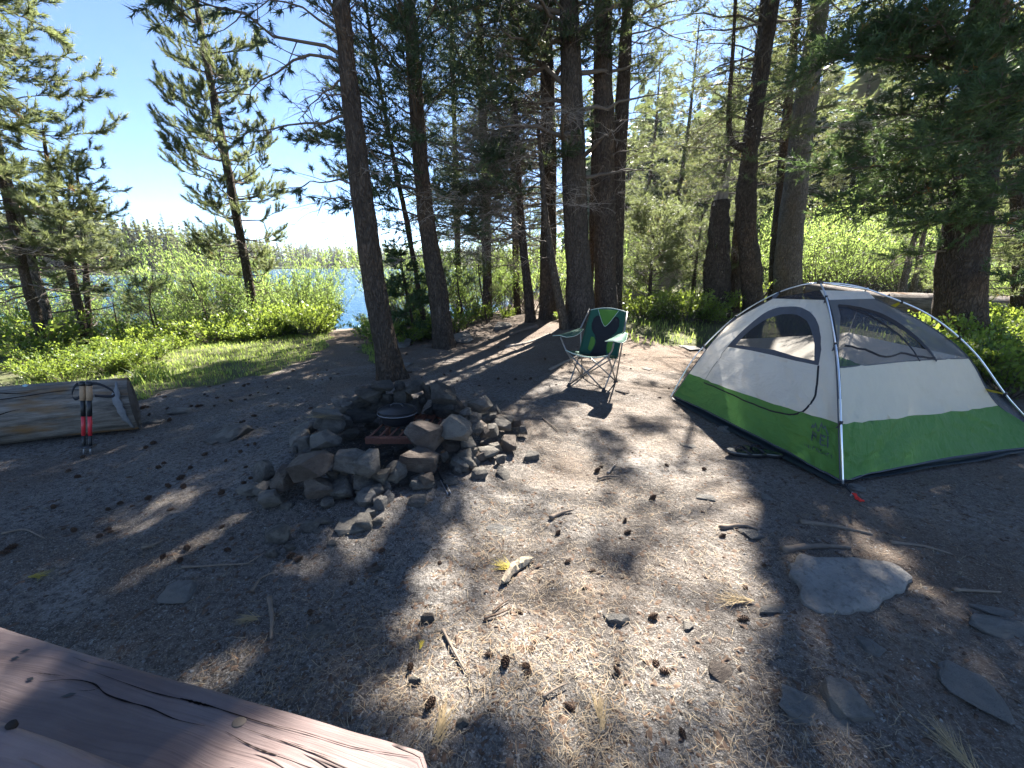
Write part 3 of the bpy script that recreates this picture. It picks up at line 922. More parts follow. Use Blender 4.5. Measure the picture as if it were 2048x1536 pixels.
pine('clump_pine', 'straight middle trunk directly behind the camp chair', T, 0.23, 0.08, [
    dict(z=(0.7, 3.6), n=12, L=(0.06, 0.22), el0=10, el1=-10, tw=0, tl=0.12, dead=True, rmax=0.014, wob=0.3),
    dict(z=(2.2, 4.8), n=8, L=(0.8, 1.6), el0=10, el1=-10, tw=8, tl=0.5, dead=True, sub=1, sag=0.3, wob=0.25),
    dict(z=(4.4, 7.5), n=32, L=(1.6, 2.2), el0=15, el1=5, tw=13, tl=0.55, per=3),
    dict(z=(7.5, 13.6), n=52, L=(2.2, 0.7), el0=15, el1=20, tw=10, tl=0.55, per=3)], 'bark_brown', 'needle_dark', 32, nm=13, nw=0.009, flare=0.2)
T = rooted(grow(up([(1228, 615), (1232, 480), (1238, 330), (1247, 160), (1256, 0)], 8.5), 13.0))
pine('clump_pine', 'rightmost slimmer trunk of the central clump, tilting right', T, 0.175, 0.06, [
    dict(z=(2.8, 5.5), n=16, L=(0.9, 1.2), el0=10, el1=0, tw=12, tl=0.4, per=3, az=(80, 50), f0=0.5, pp=0.75),
    dict(z=(5.2, 9.5), n=48, L=(2.0, 2.3), el0=12, el1=5, tw=14, tl=0.55, per=3),
    dict(z=(9.5, 12.6), n=26, L=(1.8, 0.6), el0=15, el1=15, tw=10, tl=0.55, per=3)], 'bark_brown', 'needle_lit', 33, nm=13, nw=0.008, flare=0.2)
T = rooted(grow(up([(1178, 618), (1184, 480), (1188, 320), (1192, 150), (1195, 0)], 8.8), 10.0))
pine('clump_pine', 'narrow black stem squeezed between the two thick clump trunks', T, 0.075, 0.03, [
    dict(z=(4.5, 9.6), n=22, L=(1.5, 0.5), el0=15, el1=15, tw=10, tl=0.5, per=3)], 'bark_brown', 'needle_dark', 34, nm=12, flare=0.2)
T = rooted(grow(up([(1098, 640), (1096, 520), (1098, 350), (1095, 180), (1090, 0)], 8.3), 14.0))
pine('clump_pine', 'brown trunk at the left back of the central clump', T, 0.19, 0.07, [
    dict(z=(1.7, 4.6), n=30, L=(1.2, 1.9), el0=5, el1=-25, tw=13, tl=0.6, dead=True, sub=4, az=(-90, 45), sag=0.5, wob=0.25),
    dict(z=(2.6, 6.4), n=44, L=(1.5, 2.2), el0=12, el1=0, tw=13, tl=0.5, per=4, az=(-85, 70), pp=0.1),
    dict(z=(6.0, 13.6), n=40, L=(2.2, 0.7), el0=15, el1=15, tw=10, tl=0.55, per=3)], 'bark_brown', 'needle_dark', 35, nm=13, nw=0.009, flare=0.4)
T = rooted(up([(1132, 655), (1118, 600), (1104, 520), (1090, 420), (1083, 330), (1075, 240)], 7.35))
pine('clump_pine', 'thin leaning stem whose foot fans out at the clump front', T, 0.085, 0.03, [
    dict(z=(1.4, 3.2), n=12, L=(0.8, 1.1), el0=5, el1=-20, tw=12, tl=0.5, dead=True, sub=2, sag=0.4, wob=0.25)], 'bark_grey', 'needle_dark', 36, flare=0.7)
T = rooted(up([(1062, 628), (1054, 560), (1045, 480), (1040, 400), (1036, 320), (1030, 200)], 8.0))
pine('gnarled_pine', 'thin dark crooked tree left of the clump with drooping bare boughs', T, 0.10, 0.035, [
    dict(z=(1.5, 2.6), n=6, L=(1.3, 1.7), el0=25, el1=-75, tw=14, tl=0.5, dead=True, sub=3, az=(-85, 25), sag=0.5, wob=0.2, rmax=0.04),
    dict(z=(1.6, 4.2), n=30, L=(1.1, 1.6), el0=10, el1=-35, tw=14, tl=0.5, dead=True, sub=4, az=(-80, 70), sag=0.5, wob=0.2),
    dict(z=(1.9, 4.4), n=22, L=(1.3, 1.7), el0=20, el1=-5, tw=13, tl=0.45, per=3, az=(-85, 60), pp=0.1)], 'bark_brown', 'needle_dark', 37, nm=13)
# behind the clump: bushy dark-crowned tree filling the gap
T = rooted(grow(up([(975, 600), (972, 450), (968, 300), (962, 100), (958, 0)], 9.6), 10.0))
pine('screen_pine', 'dense pine screening the gap between bushy pine and clump', T, 0.12, 0.03, [
    dict(z=(1.5, 3.4), n=30, L=(1.3, 1.6), el0=0, el1=-18, tw=13, tl=0.5, dead=True, sub=3, sag=0.4),
    dict(z=(1.8, 6.5), n=96, L=(1.6, 1.6), el0=12, el1=5, tw=14, tl=0.5, per=4, pp=0.05),
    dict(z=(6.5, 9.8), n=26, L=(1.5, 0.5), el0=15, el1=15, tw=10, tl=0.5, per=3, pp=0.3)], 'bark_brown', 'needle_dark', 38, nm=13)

T = rooted(grow(up([(1035, 600), (1030, 450), (1026, 300), (1022, 100)], 10.4), 9.0))
pine('screen_pine', 'twiggy half-dead pine behind the crooked dark tree', T, 0.09, 0.03, [
    dict(z=(1.3, 4.0), n=40, L=(1.2, 1.5), el0=5, el1=-15, tw=13, tl=0.5, dead=True, sub=3, sag=0.4),
    dict(z=(2.0, 6.0), n=56, L=(1.4, 1.3), el0=12, el1=5, tw=12, tl=0.5, per=3, pp=0.05),
    dict(z=(6.0, 8.8), n=20, L=(1.3, 0.5), el0=15, el1=15, tw=10, tl=0.5, per=3, pp=0.3)], 'bark_brown', 'needle_dark', 39, nm=12)
T = rooted(grow(up([(918, 600), (914, 450), (910, 300), (905, 100)], 10.9), 8.5))
pine('screen_pine', 'drooping dark pine just right of the bushy pine', T, 0.09, 0.03, [
    dict(z=(1.2, 3.4), n=30, L=(1.2, 1.4), el0=5, el1=-20, tw=13, tl=0.5, dead=True, sub=3, sag=0.5),
    dict(z=(1.6, 5.6), n=56, L=(1.3, 1.2), el0=10, el1=0, tw=12, tl=0.5, per=3, pp=0.05),
    dict(z=(5.6, 8.3), n=20, L=(1.2, 0.5), el0=15, el1=15, tw=10, tl=0.5, per=3, pp=0.3)], 'bark_brown', 'needle_dark', 40, nm=12)

# ---- right group
T = rooted(grow(up([(1506, 650), (1503, 560), (1492, 440), (1498, 320), (1520, 160), (1546, 0)], 8.2), 13.0))
pine('crooked_pine', 'brown trunk with a kinked waist rising behind the left end of the tent', T, 0.22, 0.06, [
    dict(z=(0.7, 3.6), n=12, L=(0.06, 0.22), el0=10, el1=-10, tw=0, tl=0.12, dead=True, rmax=0.014, wob=0.3),
    dict(z=(3.0, 4.6), n=9, L=(1.0, 1.6), el0=-5, el1=-25, tw=10, tl=0.5, dead=True, sub=1, az=(-95, 40), sag=0.2),
    dict(z=(2.6, 5.5), n=22, L=(1.0, 1.6), el0=0, el1=-10, tw=11, tl=0.45, per=2, f0=0.6, az=(-100, 60), pp=0.95),
    dict(z=(5.0, 8.0), n=30, L=(1.9, 2.3), el0=15, el1=5, tw=14, tl=0.55, per=3),
    dict(z=(8.0, 12.8), n=36, L=(2.1, 0.6), el0=15, el1=15, tw=10, tl=0.55, per=3)], 'bark_brown', 'needle_lit', 41, nm=13, nw=0.008, flare=0.1, rough=0.018)
T = rooted(up([(1489, 300), (1468, 285), (1458, 262), (1462, 180), (1470, 60), (1476, -60)], 8.2))
V, F, P, r = trunk_mesh(up([(1492, 298), (1472, 290), (1459, 268), (1460, 190), (1467, 80), (1474, -60)], 8.2), [0.07, 0.045, 0.02], 10, 3, 0.006, 0, 0.1)
part('side_stem', V, F, MAT['bark_brown'], bpy.data.objects['crooked_pine'], True)
T = rooted(grow(up([(1572, 618), (1580, 480), (1592, 360), (1615, 180), (1640, 0)], 10.4), 15.0))
pine('pale_pine', 'pale grey smooth trunk right of the kinked one, behind the tent', T, 0.33, 0.10, [
    dict(z=(0.7, 3.6), n=12, L=(0.06, 0.22), el0=10, el1=-10, tw=0, tl=0.12, dead=True, rmax=0.014, wob=0.3),
    dict(z=(4.0, 7.0), n=18, L=(1.4, 2.0), el0=5, el1=-15, tw=9, tl=0.5, dead=True, sub=1, sag=0.2),
    dict(z=(4.4, 8.0), n=24, L=(1.8, 2.2), el0=10, el1=0, tw=10, tl=0.5, per=3),
    dict(z=(8.0, 14.5), n=36, L=(2.4, 0.7), el0=15, el1=15, tw=9, tl=0.55, per=3)], 'bark_pale', 'needle_lit', 42, nm=12, nw=0.009, flare=0.1, rough=0.010)
T = rooted(grow(up([(1546, 612), (1552, 500), (1562, 370), (1575, 220), (1590, 60)], 10.9), 11.0))
pine('shadow_pine', 'dark narrow trunk close against the left of the pale grey trunk', T, 0.15, 0.05, [
    dict(z=(3.0, 6.0), n=14, L=(1.2, 1.6), el0=5, el1=-15, tw=9, tl=0.5, dead=True, sub=1, az=(-90, 60)),
    dict(z=(4.0, 10.6), n=34, L=(2.0, 0.6), el0=10, el1=10, tw=10, tl=0.5, per=3)], 'bark_brown', 'needle_lit', 43, nm=12, flare=0.1)
T = rooted(grow(up([(1466, 600), (1474, 520), (1482, 440), (1490, 360), (1500, 260)], 9.2), 9.0))
pine('dark_pine', 'dark tilted trunk between the broken snag and the kinked trunk', T, 0.16, 0.05, [
    dict(z=(2.4, 5.0), n=14, L=(1.0, 1.5), el0=5, el1=-20, tw=9, tl=0.5, dead=True, sub=1, az=(-90, 50)),
    dict(z=(3.0, 8.6), n=34, L=(1.7, 0.6), el0=10, el1=10, tw=11, tl=0.45, per=3, pp=0.95)], 'bark_brown', 'needle_lit', 44, nm=12, flare=0.2)
# broken snag
T = rooted(up([(1434, 596), (1436, 520), (1438, 440), (1440, 400)], 8.7))
root = empty('broken_snag', T[0], 'broken rotting snag with a splintered spike on top', 'snag')
V, F, P, r = trunk_mesh(T, [0.30, 0.21, 0.16], 22, 5, 0.05, 0.2, 0.05)
part('trunk', V, F, MAT['bark_brown'], root, True)
mb = MB()
for (dx, dy, hgt_, w) in ((0.05, -0.03, 0.75, 0.10), (-0.06, 0.02, 0.30, 0.09), (0.09, 0.05, 0.42, 0.07), (-0.02, -0.08, 0.20, 0.08), (0.0, 0.08, 0.33, 0.07), (-0.10, -0.04, 0.16, 0.06)):
    b = T[-1] + np.array([dx, dy, -0.12])
    mb.tube(spline([b, b + (0.01, 0, hgt_ * 0.6), b + (0.03, 0, hgt_ + 0.1)], 6), np.array([1, 0.85, 0.7, 0.5, 0.35, 0.04]) * w, 5)
sp = mb.part('splinter', MAT['deadwood'], root)
sp['label'] = 'pale splintered wood spikes'

# ---- near right pine with the dark overhanging boughs
T = rooted(grow(up([(1912, 722), (1918, 620), (1925, 500), (1945, 390), (1962, 260), (1975, 100), (1985, -40)], [5.7, 5.7, 5.7, 5.65, 5.6, 5.6, 5.6]), 12.0))
big = pine('overhanging_fir', 'stout burled trunk beside the tent carrying dark overhanging boughs', T, 0.31, 0.09, [
    dict(z=(0.7, 3.6), n=12, L=(0.06, 0.22), el0=10, el1=-10, tw=0, tl=0.12, dead=True, rmax=0.014, wob=0.3),
    dict(z=(1.6, 2.6), n=9, L=(1.3, 1.7), el0=0, el1=-12, tw=17, tl=0.5, per=4, az=(-105, 30), pp=0.0, sag=0.15),
    dict(z=(2.4, 4.6), n=26, L=(2.0, 2.5), el0=-5, el1=-8, tw=20, tl=0.6, per=4, az=(-100, 28), pp=0.05, t0=0.15),
    dict(z=(1.2, 4.6), n=16, L=(1.0, 1.5), el0=0, el1=-10, tw=16, tl=0.5, per=4, az=(120, 60), pp=0.1),
    dict(z=(1.4, 3.6), n=16, L=(0.8, 1.4), el0=0, el1=-20, tw=11, tl=0.5, dead=True, sub=2, az=(-110, 70), sag=0.3),
    dict(z=(4.6, 8.0), n=34, L=(2.6, 2.3), el0=5, el1=0, tw=15, tl=0.6, per=4, t0=0.2, az=(-110, 60)),
    dict(z=(4.6, 11.6), n=50, L=(2.4, 0.7), el0=10, el1=10, tw=12, tl=0.55, per=3, t0=0.2)], 'bark_brown', 'needle_fir', 51, nm=15, nw=0.0075, flare=0.2, rough=0.02, nsize=0.075)
ico = bmesh.new(); bmesh.ops.create_icosphere(ico, subdivisions=3, radius=1.0)
IV = np.array([v.co[:] for v in ico.verts]); IF = np.array([[v.index for v in f.verts] for f in ico.faces]); ico.free()
bc = at(1902, 432, 5.5)
part('burl', bc + IV * np.array([0.13, 0.12, 0.10]) * (1 + 0.25 * fbm(IV * 1.7 + 3, 2))[:, None], IF, MAT['bark_pale'], big, True)
# a second pine to the right of it, mostly out of frame
T = rooted(grow(up([(2060, 640), (2050, 480), (2035, 300), (2020, 150), (2010, 0)], 7.0), 10.0))
pine('edge_pine', 'second dark trunk cut by the right edge behind the overhanging boughs', T, 0.17, 0.05, [
    dict(z=(0.8, 4.0), n=34, L=(1.2, 1.7), el0=0, el1=-10, tw=13, tl=0.5, per=3, pp=0.1),
    dict(z=(1.0, 4.0), n=12, L=(1.0, 1.4), el0=0, el1=-15, tw=10, tl=0.5, dead=True, sub=2),
    dict(z=(4.0, 9.6), n=34, L=(2.0, 0.6), el0=8, el1=5, tw=11, tl=0.5, per=3)], 'bark_brown', 'needle_lit', 52, nm=12, flare=0.2)

# two thin leaning stems beyond the fallen log
for i_, (pts_, lab_) in enumerate(((((1806, 582), (1818, 520), (1836, 450), (1850, 380)), 'thin leaning grey stem beyond the fallen log, left of two'), (((1832, 580), (1838, 520), (1850, 460), (1862, 400)), 'thin leaning grey stem beyond the fallen log, right of two'))):
    T = rooted(up(pts_, 10.2 + 0.4 * i_))
    pine('leaning_sapling', lab_, T, 0.085 - 0.02 * i_, 0.04, [dict(z=(1.0, 3.4), n=10, L=(0.5, 0.9), el0=5, el1=-10, tw=8, tl=0.4, per=2, f0=0.5, pp=0)], 'bark_pale', 'needle_lit', 55 + i_, flare=0.1)
# ---- small fir beside the path and saplings
T = rooted(up([(832, 690), (820, 620), (808, 560), (800, 500), (797, 478)], 6.9))
pine('small_fir', 'little dark fir between the two dark trunks by the lake path', T, 0.03, 0.006, [
    dict(z=(0.25, 1.0), n=24, L=(0.55, 0.50), el0=0, el1=-8, tw=26, tl=0.2, per=4, t0=0.15, whorl=0.12, pp=0.0),
    dict(z=(1.0, 1.75), n=26, L=(0.45, 0.1), el0=8, el1=5, tw=26, tl=0.16, per=4, t0=0.15, whorl=0.1, pp=0.0)], 'bark_young', 'needle_fir', 61, nsize=0.04, nm=16, nw=0.007, flare=0.1, cat='fir tree')
sap = [((318, 700), (312, 640), (285, 570), 7.0, 'crooked sapling with brown dead needles in front of the willows, leftmost', 0.4),
       ((330, 712), (300, 620), (306, 552), 6.6, 'thin dark sapling with a rusty top beside the clearing', 0.4),
       ((240, 690), (232, 640), (222, 585), 7.4, 'short straggly sapling right of the small pine', 0.3),
       ((432, 690), (405, 610), (380, 560), 7.6, 'bent bare-stemmed sapling left of the full-crowned pine', 0.3),
       ((935, 668), (918, 590), (912, 520), 7.8, 'thin upright sapling between bushy pine and clump, nearer the pine', 0.3),
       ((975, 655), (962, 580), (955, 520), 8.2, 'thin upright sapling between bushy pine and clump, nearer the clump', 0.3)]
for i, (a, b, c, Y, lab, rx) in enumerate(sap):
    T = rooted(up([a, b, c], Y))
    pine('sapling', lab, T, 0.02, 0.006, [
        dict(z=(0.3, 0.9), n=7, L=(0.35, 0.4), el0=10, el1=15, tw=10, tl=0.2, dead=True),
        dict(z=(0.6, 1.4), n=12, L=(0.40, 0.2), el0=20, el1=30, tw=14, tl=0.2, per=2, pp=0.0)], 'bark_young', 'needle_lit', 70 + i, flare=0.1, nm=12, group='saplings', sides=8)
# sunlit young pine right of the clump and drooping dead brush
T = rooted(up([(1300, 640), (1300, 580), (1305, 500), (1310, 430)], 9.2))
pine('bushy_young_pine', 'sunlit bushy young pine right of the clump', T, 0.06, 0.012, [
    dict(z=(0.5, 2.4), n=40, L=(1.3, 0.5), el0=15, el1=45, tw=17, tl=0.35, per=3, pp=0.0),
    dict(z=(0.4, 1.6), n=12, L=(0.9, 0.9), el0=5, el1=-20, tw=14, tl=0.4, dead=True, sub=2, sag=0.4)], 'bark_young', 'needle_lit', 81, nm=14, nw=0.009)
T = rooted(up([(1385, 630), (1388, 560), (1395, 500), (1405, 430)], 9.6))
pine('bushy_young_pine', 'grey-twigged half-dead young pine leaning by the broken snag', T, 0.06, 0.012, [
    dict(z=(0.5, 2.3), n=26, L=(1.2, 0.5), el0=15, el1=30, tw=15, tl=0.35, per=3, pp=0.0),
    dict(z=(0.8, 2.4), n=22, L=(1.0, 1.2), el0=10, el1=-60, tw=16, tl=0.45, dead=True, sub=3, sag=0.6, az=(-90, 60))], 'bark_young', 'needle_lit', 82, nm=14, nw=0.009)

# ---- mid-distance pines behind the right half (copies of two models)
def mid_model(seed, h, needle):
    T = [np.array([0, 0, 0.0]), np.array([0.05, 0, h * 0.33]), np.array([-0.05, 0.05, h * 0.66]), np.array([0, 0, h])]
    return pine('forest_pine', 'x', T, 0.13, 0.02, [
        dict(z=(0.8, 2.5), n=10, L=(1.0, 1.4), el0=0, el1=-10, tw=7, tl=0.5, dead=True),
        dict(z=(1.6, h * 0.6), n=44, L=(1.7, 1.6), el0=5, el1=8, tw=9, tl=0.5, per=3),
        dict(z=(h * 0.6, h), n=34, L=(1.5, 0.25), el0=15, el1=20, tw=10, tl=0.45, per=3)], 'bark_young', needle, seed, prune=False, nm=10, nw=0.016, nsize=0.11, sides=8, step=0.3)
mids = [mid_model(91, 9.0, 'needle_lit'), mid_model(92, 8.0, 'needle_lit'), mid_model(93, 10.0, 'needle_far')]
spots = [(1640, 29, 0, ''), (1740, 31, 1, ''), (1870, 15, 2, ''), (2000, 12, 0, ''), (1690, 27, 2, ''), (1420, 15, 1, ''), (1340, 17, 2, ''), (1280, 19, 0, ''), (1560, 24, 2, ''), (2120, 14, 1, ''), (1940, 20, 0, ''), (1480, 21, 0, ''), (1240, 24, 1, ''), (1800, 30, 2, ''), (1600, 33, 1, ''), (1380, 26, 0, ''), (1060, 26, 1, ''), (2150, 19, 2, ''), (1770, 26, 0, ''), (1690, 17.5, 1, 's'), (1790, 18.5, 0, 's'), (1625, 16.5, 2, 's')]
first = {}
for i, (px, Y, k, small) in enumerate(spots):
    x = (px - 1024) / FPX / (CP + SP * 0.27) * Y
    p = (x, Y, hz(x, Y) - 0.05)
    s = rng.uniform(0.85, 1.2) * (0.5 if small else 1)
    lab = 'small young pine among the sunlit bushes beyond the fallen log' if small else 'green pine standing in the sunny wood beyond the tent' if px > 1500 else 'pine standing in the wood behind the trunk clump and snag'
    if k not in first:
        o = mids[k]; first[k] = 1
        o.location = Vector(p); o.scale = (s, s, s); o.rotation_euler = (0, 0, rng.uniform(0, 6))
    else:
        o = copy_tree(mids[k], p, rng.uniform(0, 6), s)
    o['label'] = lab; o['group'] = 'young pines among the bushes' if small else 'pines in the wood behind the camp' if px > 1500 else 'pines behind the clump'

# ---- far conifers across the lake and at the back of the wood
def far_model(seed, h, n=520):
    g = np.random.default_rng(seed)
    z = h * (0.12 + 0.88 * g.random(n) ** 0.85)
    rad = (1 - z / h) ** 0.75 * h * 0.19 + 0.08
    a = g.uniform(0, 6.283, n)
    rr = rad * g.uniform(0.25, 1.1, n)
    d = np.stack([np.cos(a), np.sin(a), -0.25 + 0.3 * g.random(n)], -1)
    b = np.stack([np.cos(a) * rr * 0.2, np.sin(a) * rr * 0.2, z + 0.25], -1)
    tip = b + d * rr[:, None]
    wv = np.stack([-np.sin(a), np.cos(a), np.zeros(n)], -1) * (0.14 + rr * 0.26)[:, None]
    mid = b + (tip - b) * 0.6
    V = np.stack([b, mid - wv, tip, mid + wv], 1).reshape(-1, 3)
    F = np.arange(len(V)).reshape(-1, 4)
    var = np.repeat(np.clip(0.4 + g.normal(0, 0.2, n), 0, 0.93), 4)
    root = empty('far_conifer', (0, 0, 0), 'x', 'conifer')
    tv, tf = tube([(0, 0, -0.3), (0, 0, h * 0.5), (0, 0, h * 0.98)], [h * 0.014, h * 0.009, 0.01], 5)
    part('trunk', tv, tf, MAT['bark_young'], root)
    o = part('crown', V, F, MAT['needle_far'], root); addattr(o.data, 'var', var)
    return root
fars = [far_model(101, 10), far_model(102, 12), far_model(103, 9), far_model(104, 13, 420)]
used = [False] * 4
def far_at(x, y, z, s, k, lab, grp):
    if not used[k]:
        used[k] = True
        o = fars[k]; o.location = (x, y, z); o.scale = (s, s, s * rng.uniform(0.9, 1.1))
    else:
        o = copy_tree(fars[k], (x, y, z), rng.uniform(0, 6), (s, s, s * rng.uniform(0.9, 1.15)))
    o['label'] = lab; o['group'] = grp
for i in range(170):
    a = rng.uniform(-60, -31.5)
    d = far_dist(a) + rng.uniform(1.5, 24)
    far_at(math.sin(R(a)) * d, math.cos(R(a)) * d, LAKE_Z + 0.4 + 0.03 * (d - far_dist(a)), rng.uniform(0.62, 1.02), i % 4, 'conifer in the near wood across the lake at left', 'conifers across the lake at left')
for i in range(130):
    a = rng.uniform(-31.5, -6) if i < 105 else rng.uniform(-6, 28)
    d = far_dist(a) + rng.uniform(1.5, 40)
    far_at(math.sin(R(a)) * d, math.cos(R(a)) * d, LAKE_Z + 0.4 + 0.03 * (d - far_dist(a)), rng.uniform(0.7, 1.2), i % 4, 'small blue-hazed conifer on the far shore of the lake', 'conifers on the far shore')
for i in range(64):
    a = rng.uniform(11, 56)
    d = rng.uniform(32, 62)
    x, y = math.sin(R(a)) * d, math.cos(R(a)) * d
    if y < shore_y(x) + 2 and False: continue
    far_at(x, y, max(hz(x, y), LAKE_Z) - 0.1, rng.uniform(0.85, 1.35), i % 4, *(('hazy dark conifer seen between the clump and the snag', 'conifers between clump and snag') if a < 30 else ('hazy dark conifer deep in the wood behind the tent', 'conifers deep behind the tent')))
# the wood behind the front rows: one mass
def wood(spec, seed, label, mat='needle_far'):
    g = np.random.default_rng(seed)
    Vs, vs2 = [], []
    for (a0, a1, n, d0, d1, h0, h1) in spec:
        a = np.radians(g.uniform(a0, a1, n)); dd = g.uniform(d0, d1, n)
        base = far_dist(np.degrees(a)) if d0 < 25 else 0
        D = base + dd
        h = g.uniform(h0, h1, n)
        m = 46
        z = (0.05 + 0.95 * g.random((n, m)) ** 0.8) * h[:, None]
        rad = ((1 - z / h[:, None]) ** 0.75 * h[:, None] * 0.19 + 0.15) * g.uniform(.4, 1.1, (n, m))
        b = g.uniform(0, 6.283, (n, m))
        c = np.stack([np.sin(a) * D, np.cos(a) * D], -1)
        o = np.stack([np.cos(b), np.sin(b), np.zeros_like(b)], -1); s_ = np.stack([-np.sin(b), np.cos(b), np.zeros_like(b)], -1)
        p = np.zeros((n, m, 3)); p[..., 0] = c[:, None, 0]; p[..., 1] = c[:, None, 1]; p[..., 2] = z + LAKE_Z + 0.3 + 0.012 * dd[:, None]
        w = (0.25 + rad * 0.4)[..., None]
        tip = p + o * rad[..., None] + np.array([0, 0, -0.2]) * rad[..., None]
        mid_ = p + o * rad[..., None] * .55
        V = np.stack([p + np.array([0, 0, .35]), mid_ - s_ * w, tip, mid_ + s_ * w], 2)
        Vs.append(V.reshape(-1, 3)); vs2.append(np.repeat(np.clip(0.4 + g.normal(0, .15, (n, 1)) + g.normal(0, .15, (n, m)), 0, .93).ravel(), 4))
    V = np.concatenate(Vs)
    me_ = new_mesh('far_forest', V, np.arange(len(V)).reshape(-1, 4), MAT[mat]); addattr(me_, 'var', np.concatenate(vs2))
    o = bpy.data.objects.new('far_forest', me_); col.objects.link(o); tag(o, label, 'forest', kind='stuff')
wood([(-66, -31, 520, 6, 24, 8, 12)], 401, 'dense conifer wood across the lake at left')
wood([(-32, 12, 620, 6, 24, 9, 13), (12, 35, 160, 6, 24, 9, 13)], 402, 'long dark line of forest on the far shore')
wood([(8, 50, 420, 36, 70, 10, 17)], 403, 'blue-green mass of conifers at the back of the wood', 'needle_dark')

# ================================================================== shrubs, herbs, grass
def leaf_quads(P, D, g, ln, w):
    N = len(P)
    D = nrm(D + g.normal(0, 0.45, D.shape))
    S = nrm(np.cross(D, g.normal(0, 1, (N, 3)) + np.array([0, 0, 1.2])))
    Ls = ln * g.uniform(0.6, 1.2, N)[:, None]
    Ws = w * g.uniform(0.7, 1.2, N)[:, None] * 0.5
    m = P + D * Ls * 0.45
    V = np.stack([P, m - S * Ws, P + D * Ls, m + S * Ws], 1).reshape(-1, 3)
    return V, np.arange(len(V)).reshape(-1, 4)
def shrub_model(name, seed, h, spread, stems, twn, per, ln, w, mat, cat='shrub'):
    g = np.random.default_rng(seed)
    root = empty(name, (0, 0, 0), 'x', cat)
    SP_, SR, TW, TR, LP, LD = [], [], [], [], [], []
    for i in range(stems):
        az = g.uniform(0, 6.283); b = np.array([math.sin(az), math.cos(az), 0]) * g.uniform(0, 0.22) * spread
        hh = h * g.uniform(0.6, 1.1)
        P = limb_path(b, az, hh, g.uniform(55, 85), g.uniform(55, 85) , g, 8, 0.12)
        out = np.array([math.sin(az), math.cos(az), 0]) * np.linspace(0, 1, 8)[:, None] ** 1.3 * spread * g.uniform(0.2, 0.8)
        P = P + out
        SP_.append(P); SR.append(np.linspace(1, 0.2, 8) * g.uniform(0.005, 0.011))
        tw = twigs_on(P, twn, h * 0.25, g, 0.2, (25, 60), 0.3, 0.5)
        TW.append(tw); TR.append(np.linspace(1, 0.4, 4)[None] * np.full((twn, 1), 0.0035))
        p, d = tufts_from(tw, per, g, 0.1)
        LP.append(p); LD.append(d)
        p, d = tufts_from(P[None, 3:], per, g, 0.1)
        LP.append(p); LD.append(d)
    V, Q = tubes(np.array(SP_), np.array(SR), 5)
    o = part('stems', V, Q, MAT['limb'], root)
    V, Q = tubes(np.concatenate(TW), np.concatenate(TR), 3)
    part('twigs', V, Q, MAT['limb'], root, grand=o)['kind'] = 'stuff'; o['kind'] = 'stuff'
    LPa, LDa = np.concatenate(LP), np.concatenate(LD)
    LPa = LPa + g.normal(0, 0.02, LPa.shape)
    V, F = leaf_quads(LPa, LDa, g, ln, w)
    o = part('foliage', V, F, MAT[mat], root); o['kind'] = 'stuff'
    addattr(o.data, 'var', np.repeat(np.clip(0.5 + 0.4 * fbm(LPa * 3, 2) + g.normal(0, 0.2, len(LPa)), 0, 1), 4))
    return root
WIL = [shrub_model('willow_shrub', 201, 1.55, 0.85, 34, 12, 8, 0.060, 0.019, 'willow'),
       shrub_model('willow_shrub', 202, 1.25, 0.80, 30, 12, 8, 0.058, 0.020, 'willow'),
       shrub_model('willow_shrub', 203, 1.9, 0.9, 34, 13, 8, 0.065, 0.020, 'willow')]
HER = [shrub_model('leafy_plant', 211, 0.42, 0.36, 26, 6, 6, 0.050, 0.028, 'herb', 'plant'),
       shrub_model('leafy_plant', 212, 0.55, 0.40, 28, 6, 6, 0.055, 0.030, 'herb', 'plant'),
       shrub_model('leafy_plant', 213, 0.32, 0.40, 26, 5, 6, 0.045, 0.026, 'herb', 'plant')]
_used = set()
def plant(models, k, x, y, s, lab, grp, sz=1.0, dz=0.0):
    z = hz(x, y) - 0.03 + dz
    o = models[k]
    if o.name not in _used:
        _used.add(o.name)
        o.location = (x, y, z); o.rotation_euler = (0, 0, rng.uniform(0, 6)); o.scale = (s, s, s * sz)
    else:
        o = copy_tree(o, (x, y, z), rng.uniform(0, 6), (s, s, s * sz))
    o['label'] = lab; o['group'] = grp
    return o
def pxY(px, Y):
    """ground x for a photo column at distance Y (near the horizon)"""
    r = ray(px, 560); return r[0] / r[1] * Y
# lakeside willows left
for px, Y, k, s in ((240, 9.6, 1, 1.0), (300, 9.2, 0, 1.05), (350, 9.9, 2, 0.95), (400, 9.3, 0, 1.1), (455, 9.9, 2, 0.95), (500, 9.6, 1, 1.1), (545, 9.4, 1, 1.05), (585, 10.1, 0, 1.0), (605, 10.2, 2, 0.95), (620, 10.9, 0, 0.9), (600, 9.2, 1, 0.8), (560, 8.8, 1, 0.75), (100, 8.6, 0, 0.9), (30, 8.2, 1, 1.0), (180, 9.2, 1, 0.9), (-60, 8.0, 0, 1.0), (625, 9.8, 1, 0.75), (370, 8.6, 1, 0.8), (470, 8.5, 1, 0.75)):
    plant(WIL, k, pxY(px, Y), Y, s, *(('bright willow shrub seen between the left-edge pines', 'willows between the left pines') if px < 250 else ('bright willow shrub behind the thin saplings', 'willows behind the saplings') if px < 420 else ('bright willow shrub around the foot of the full-crowned pine', 'willows round the full-crowned pine') if px < 575 else ('bright willow shrub at the left side of the lake path', 'willows at the path')), rng.uniform(1.15, 1.45))
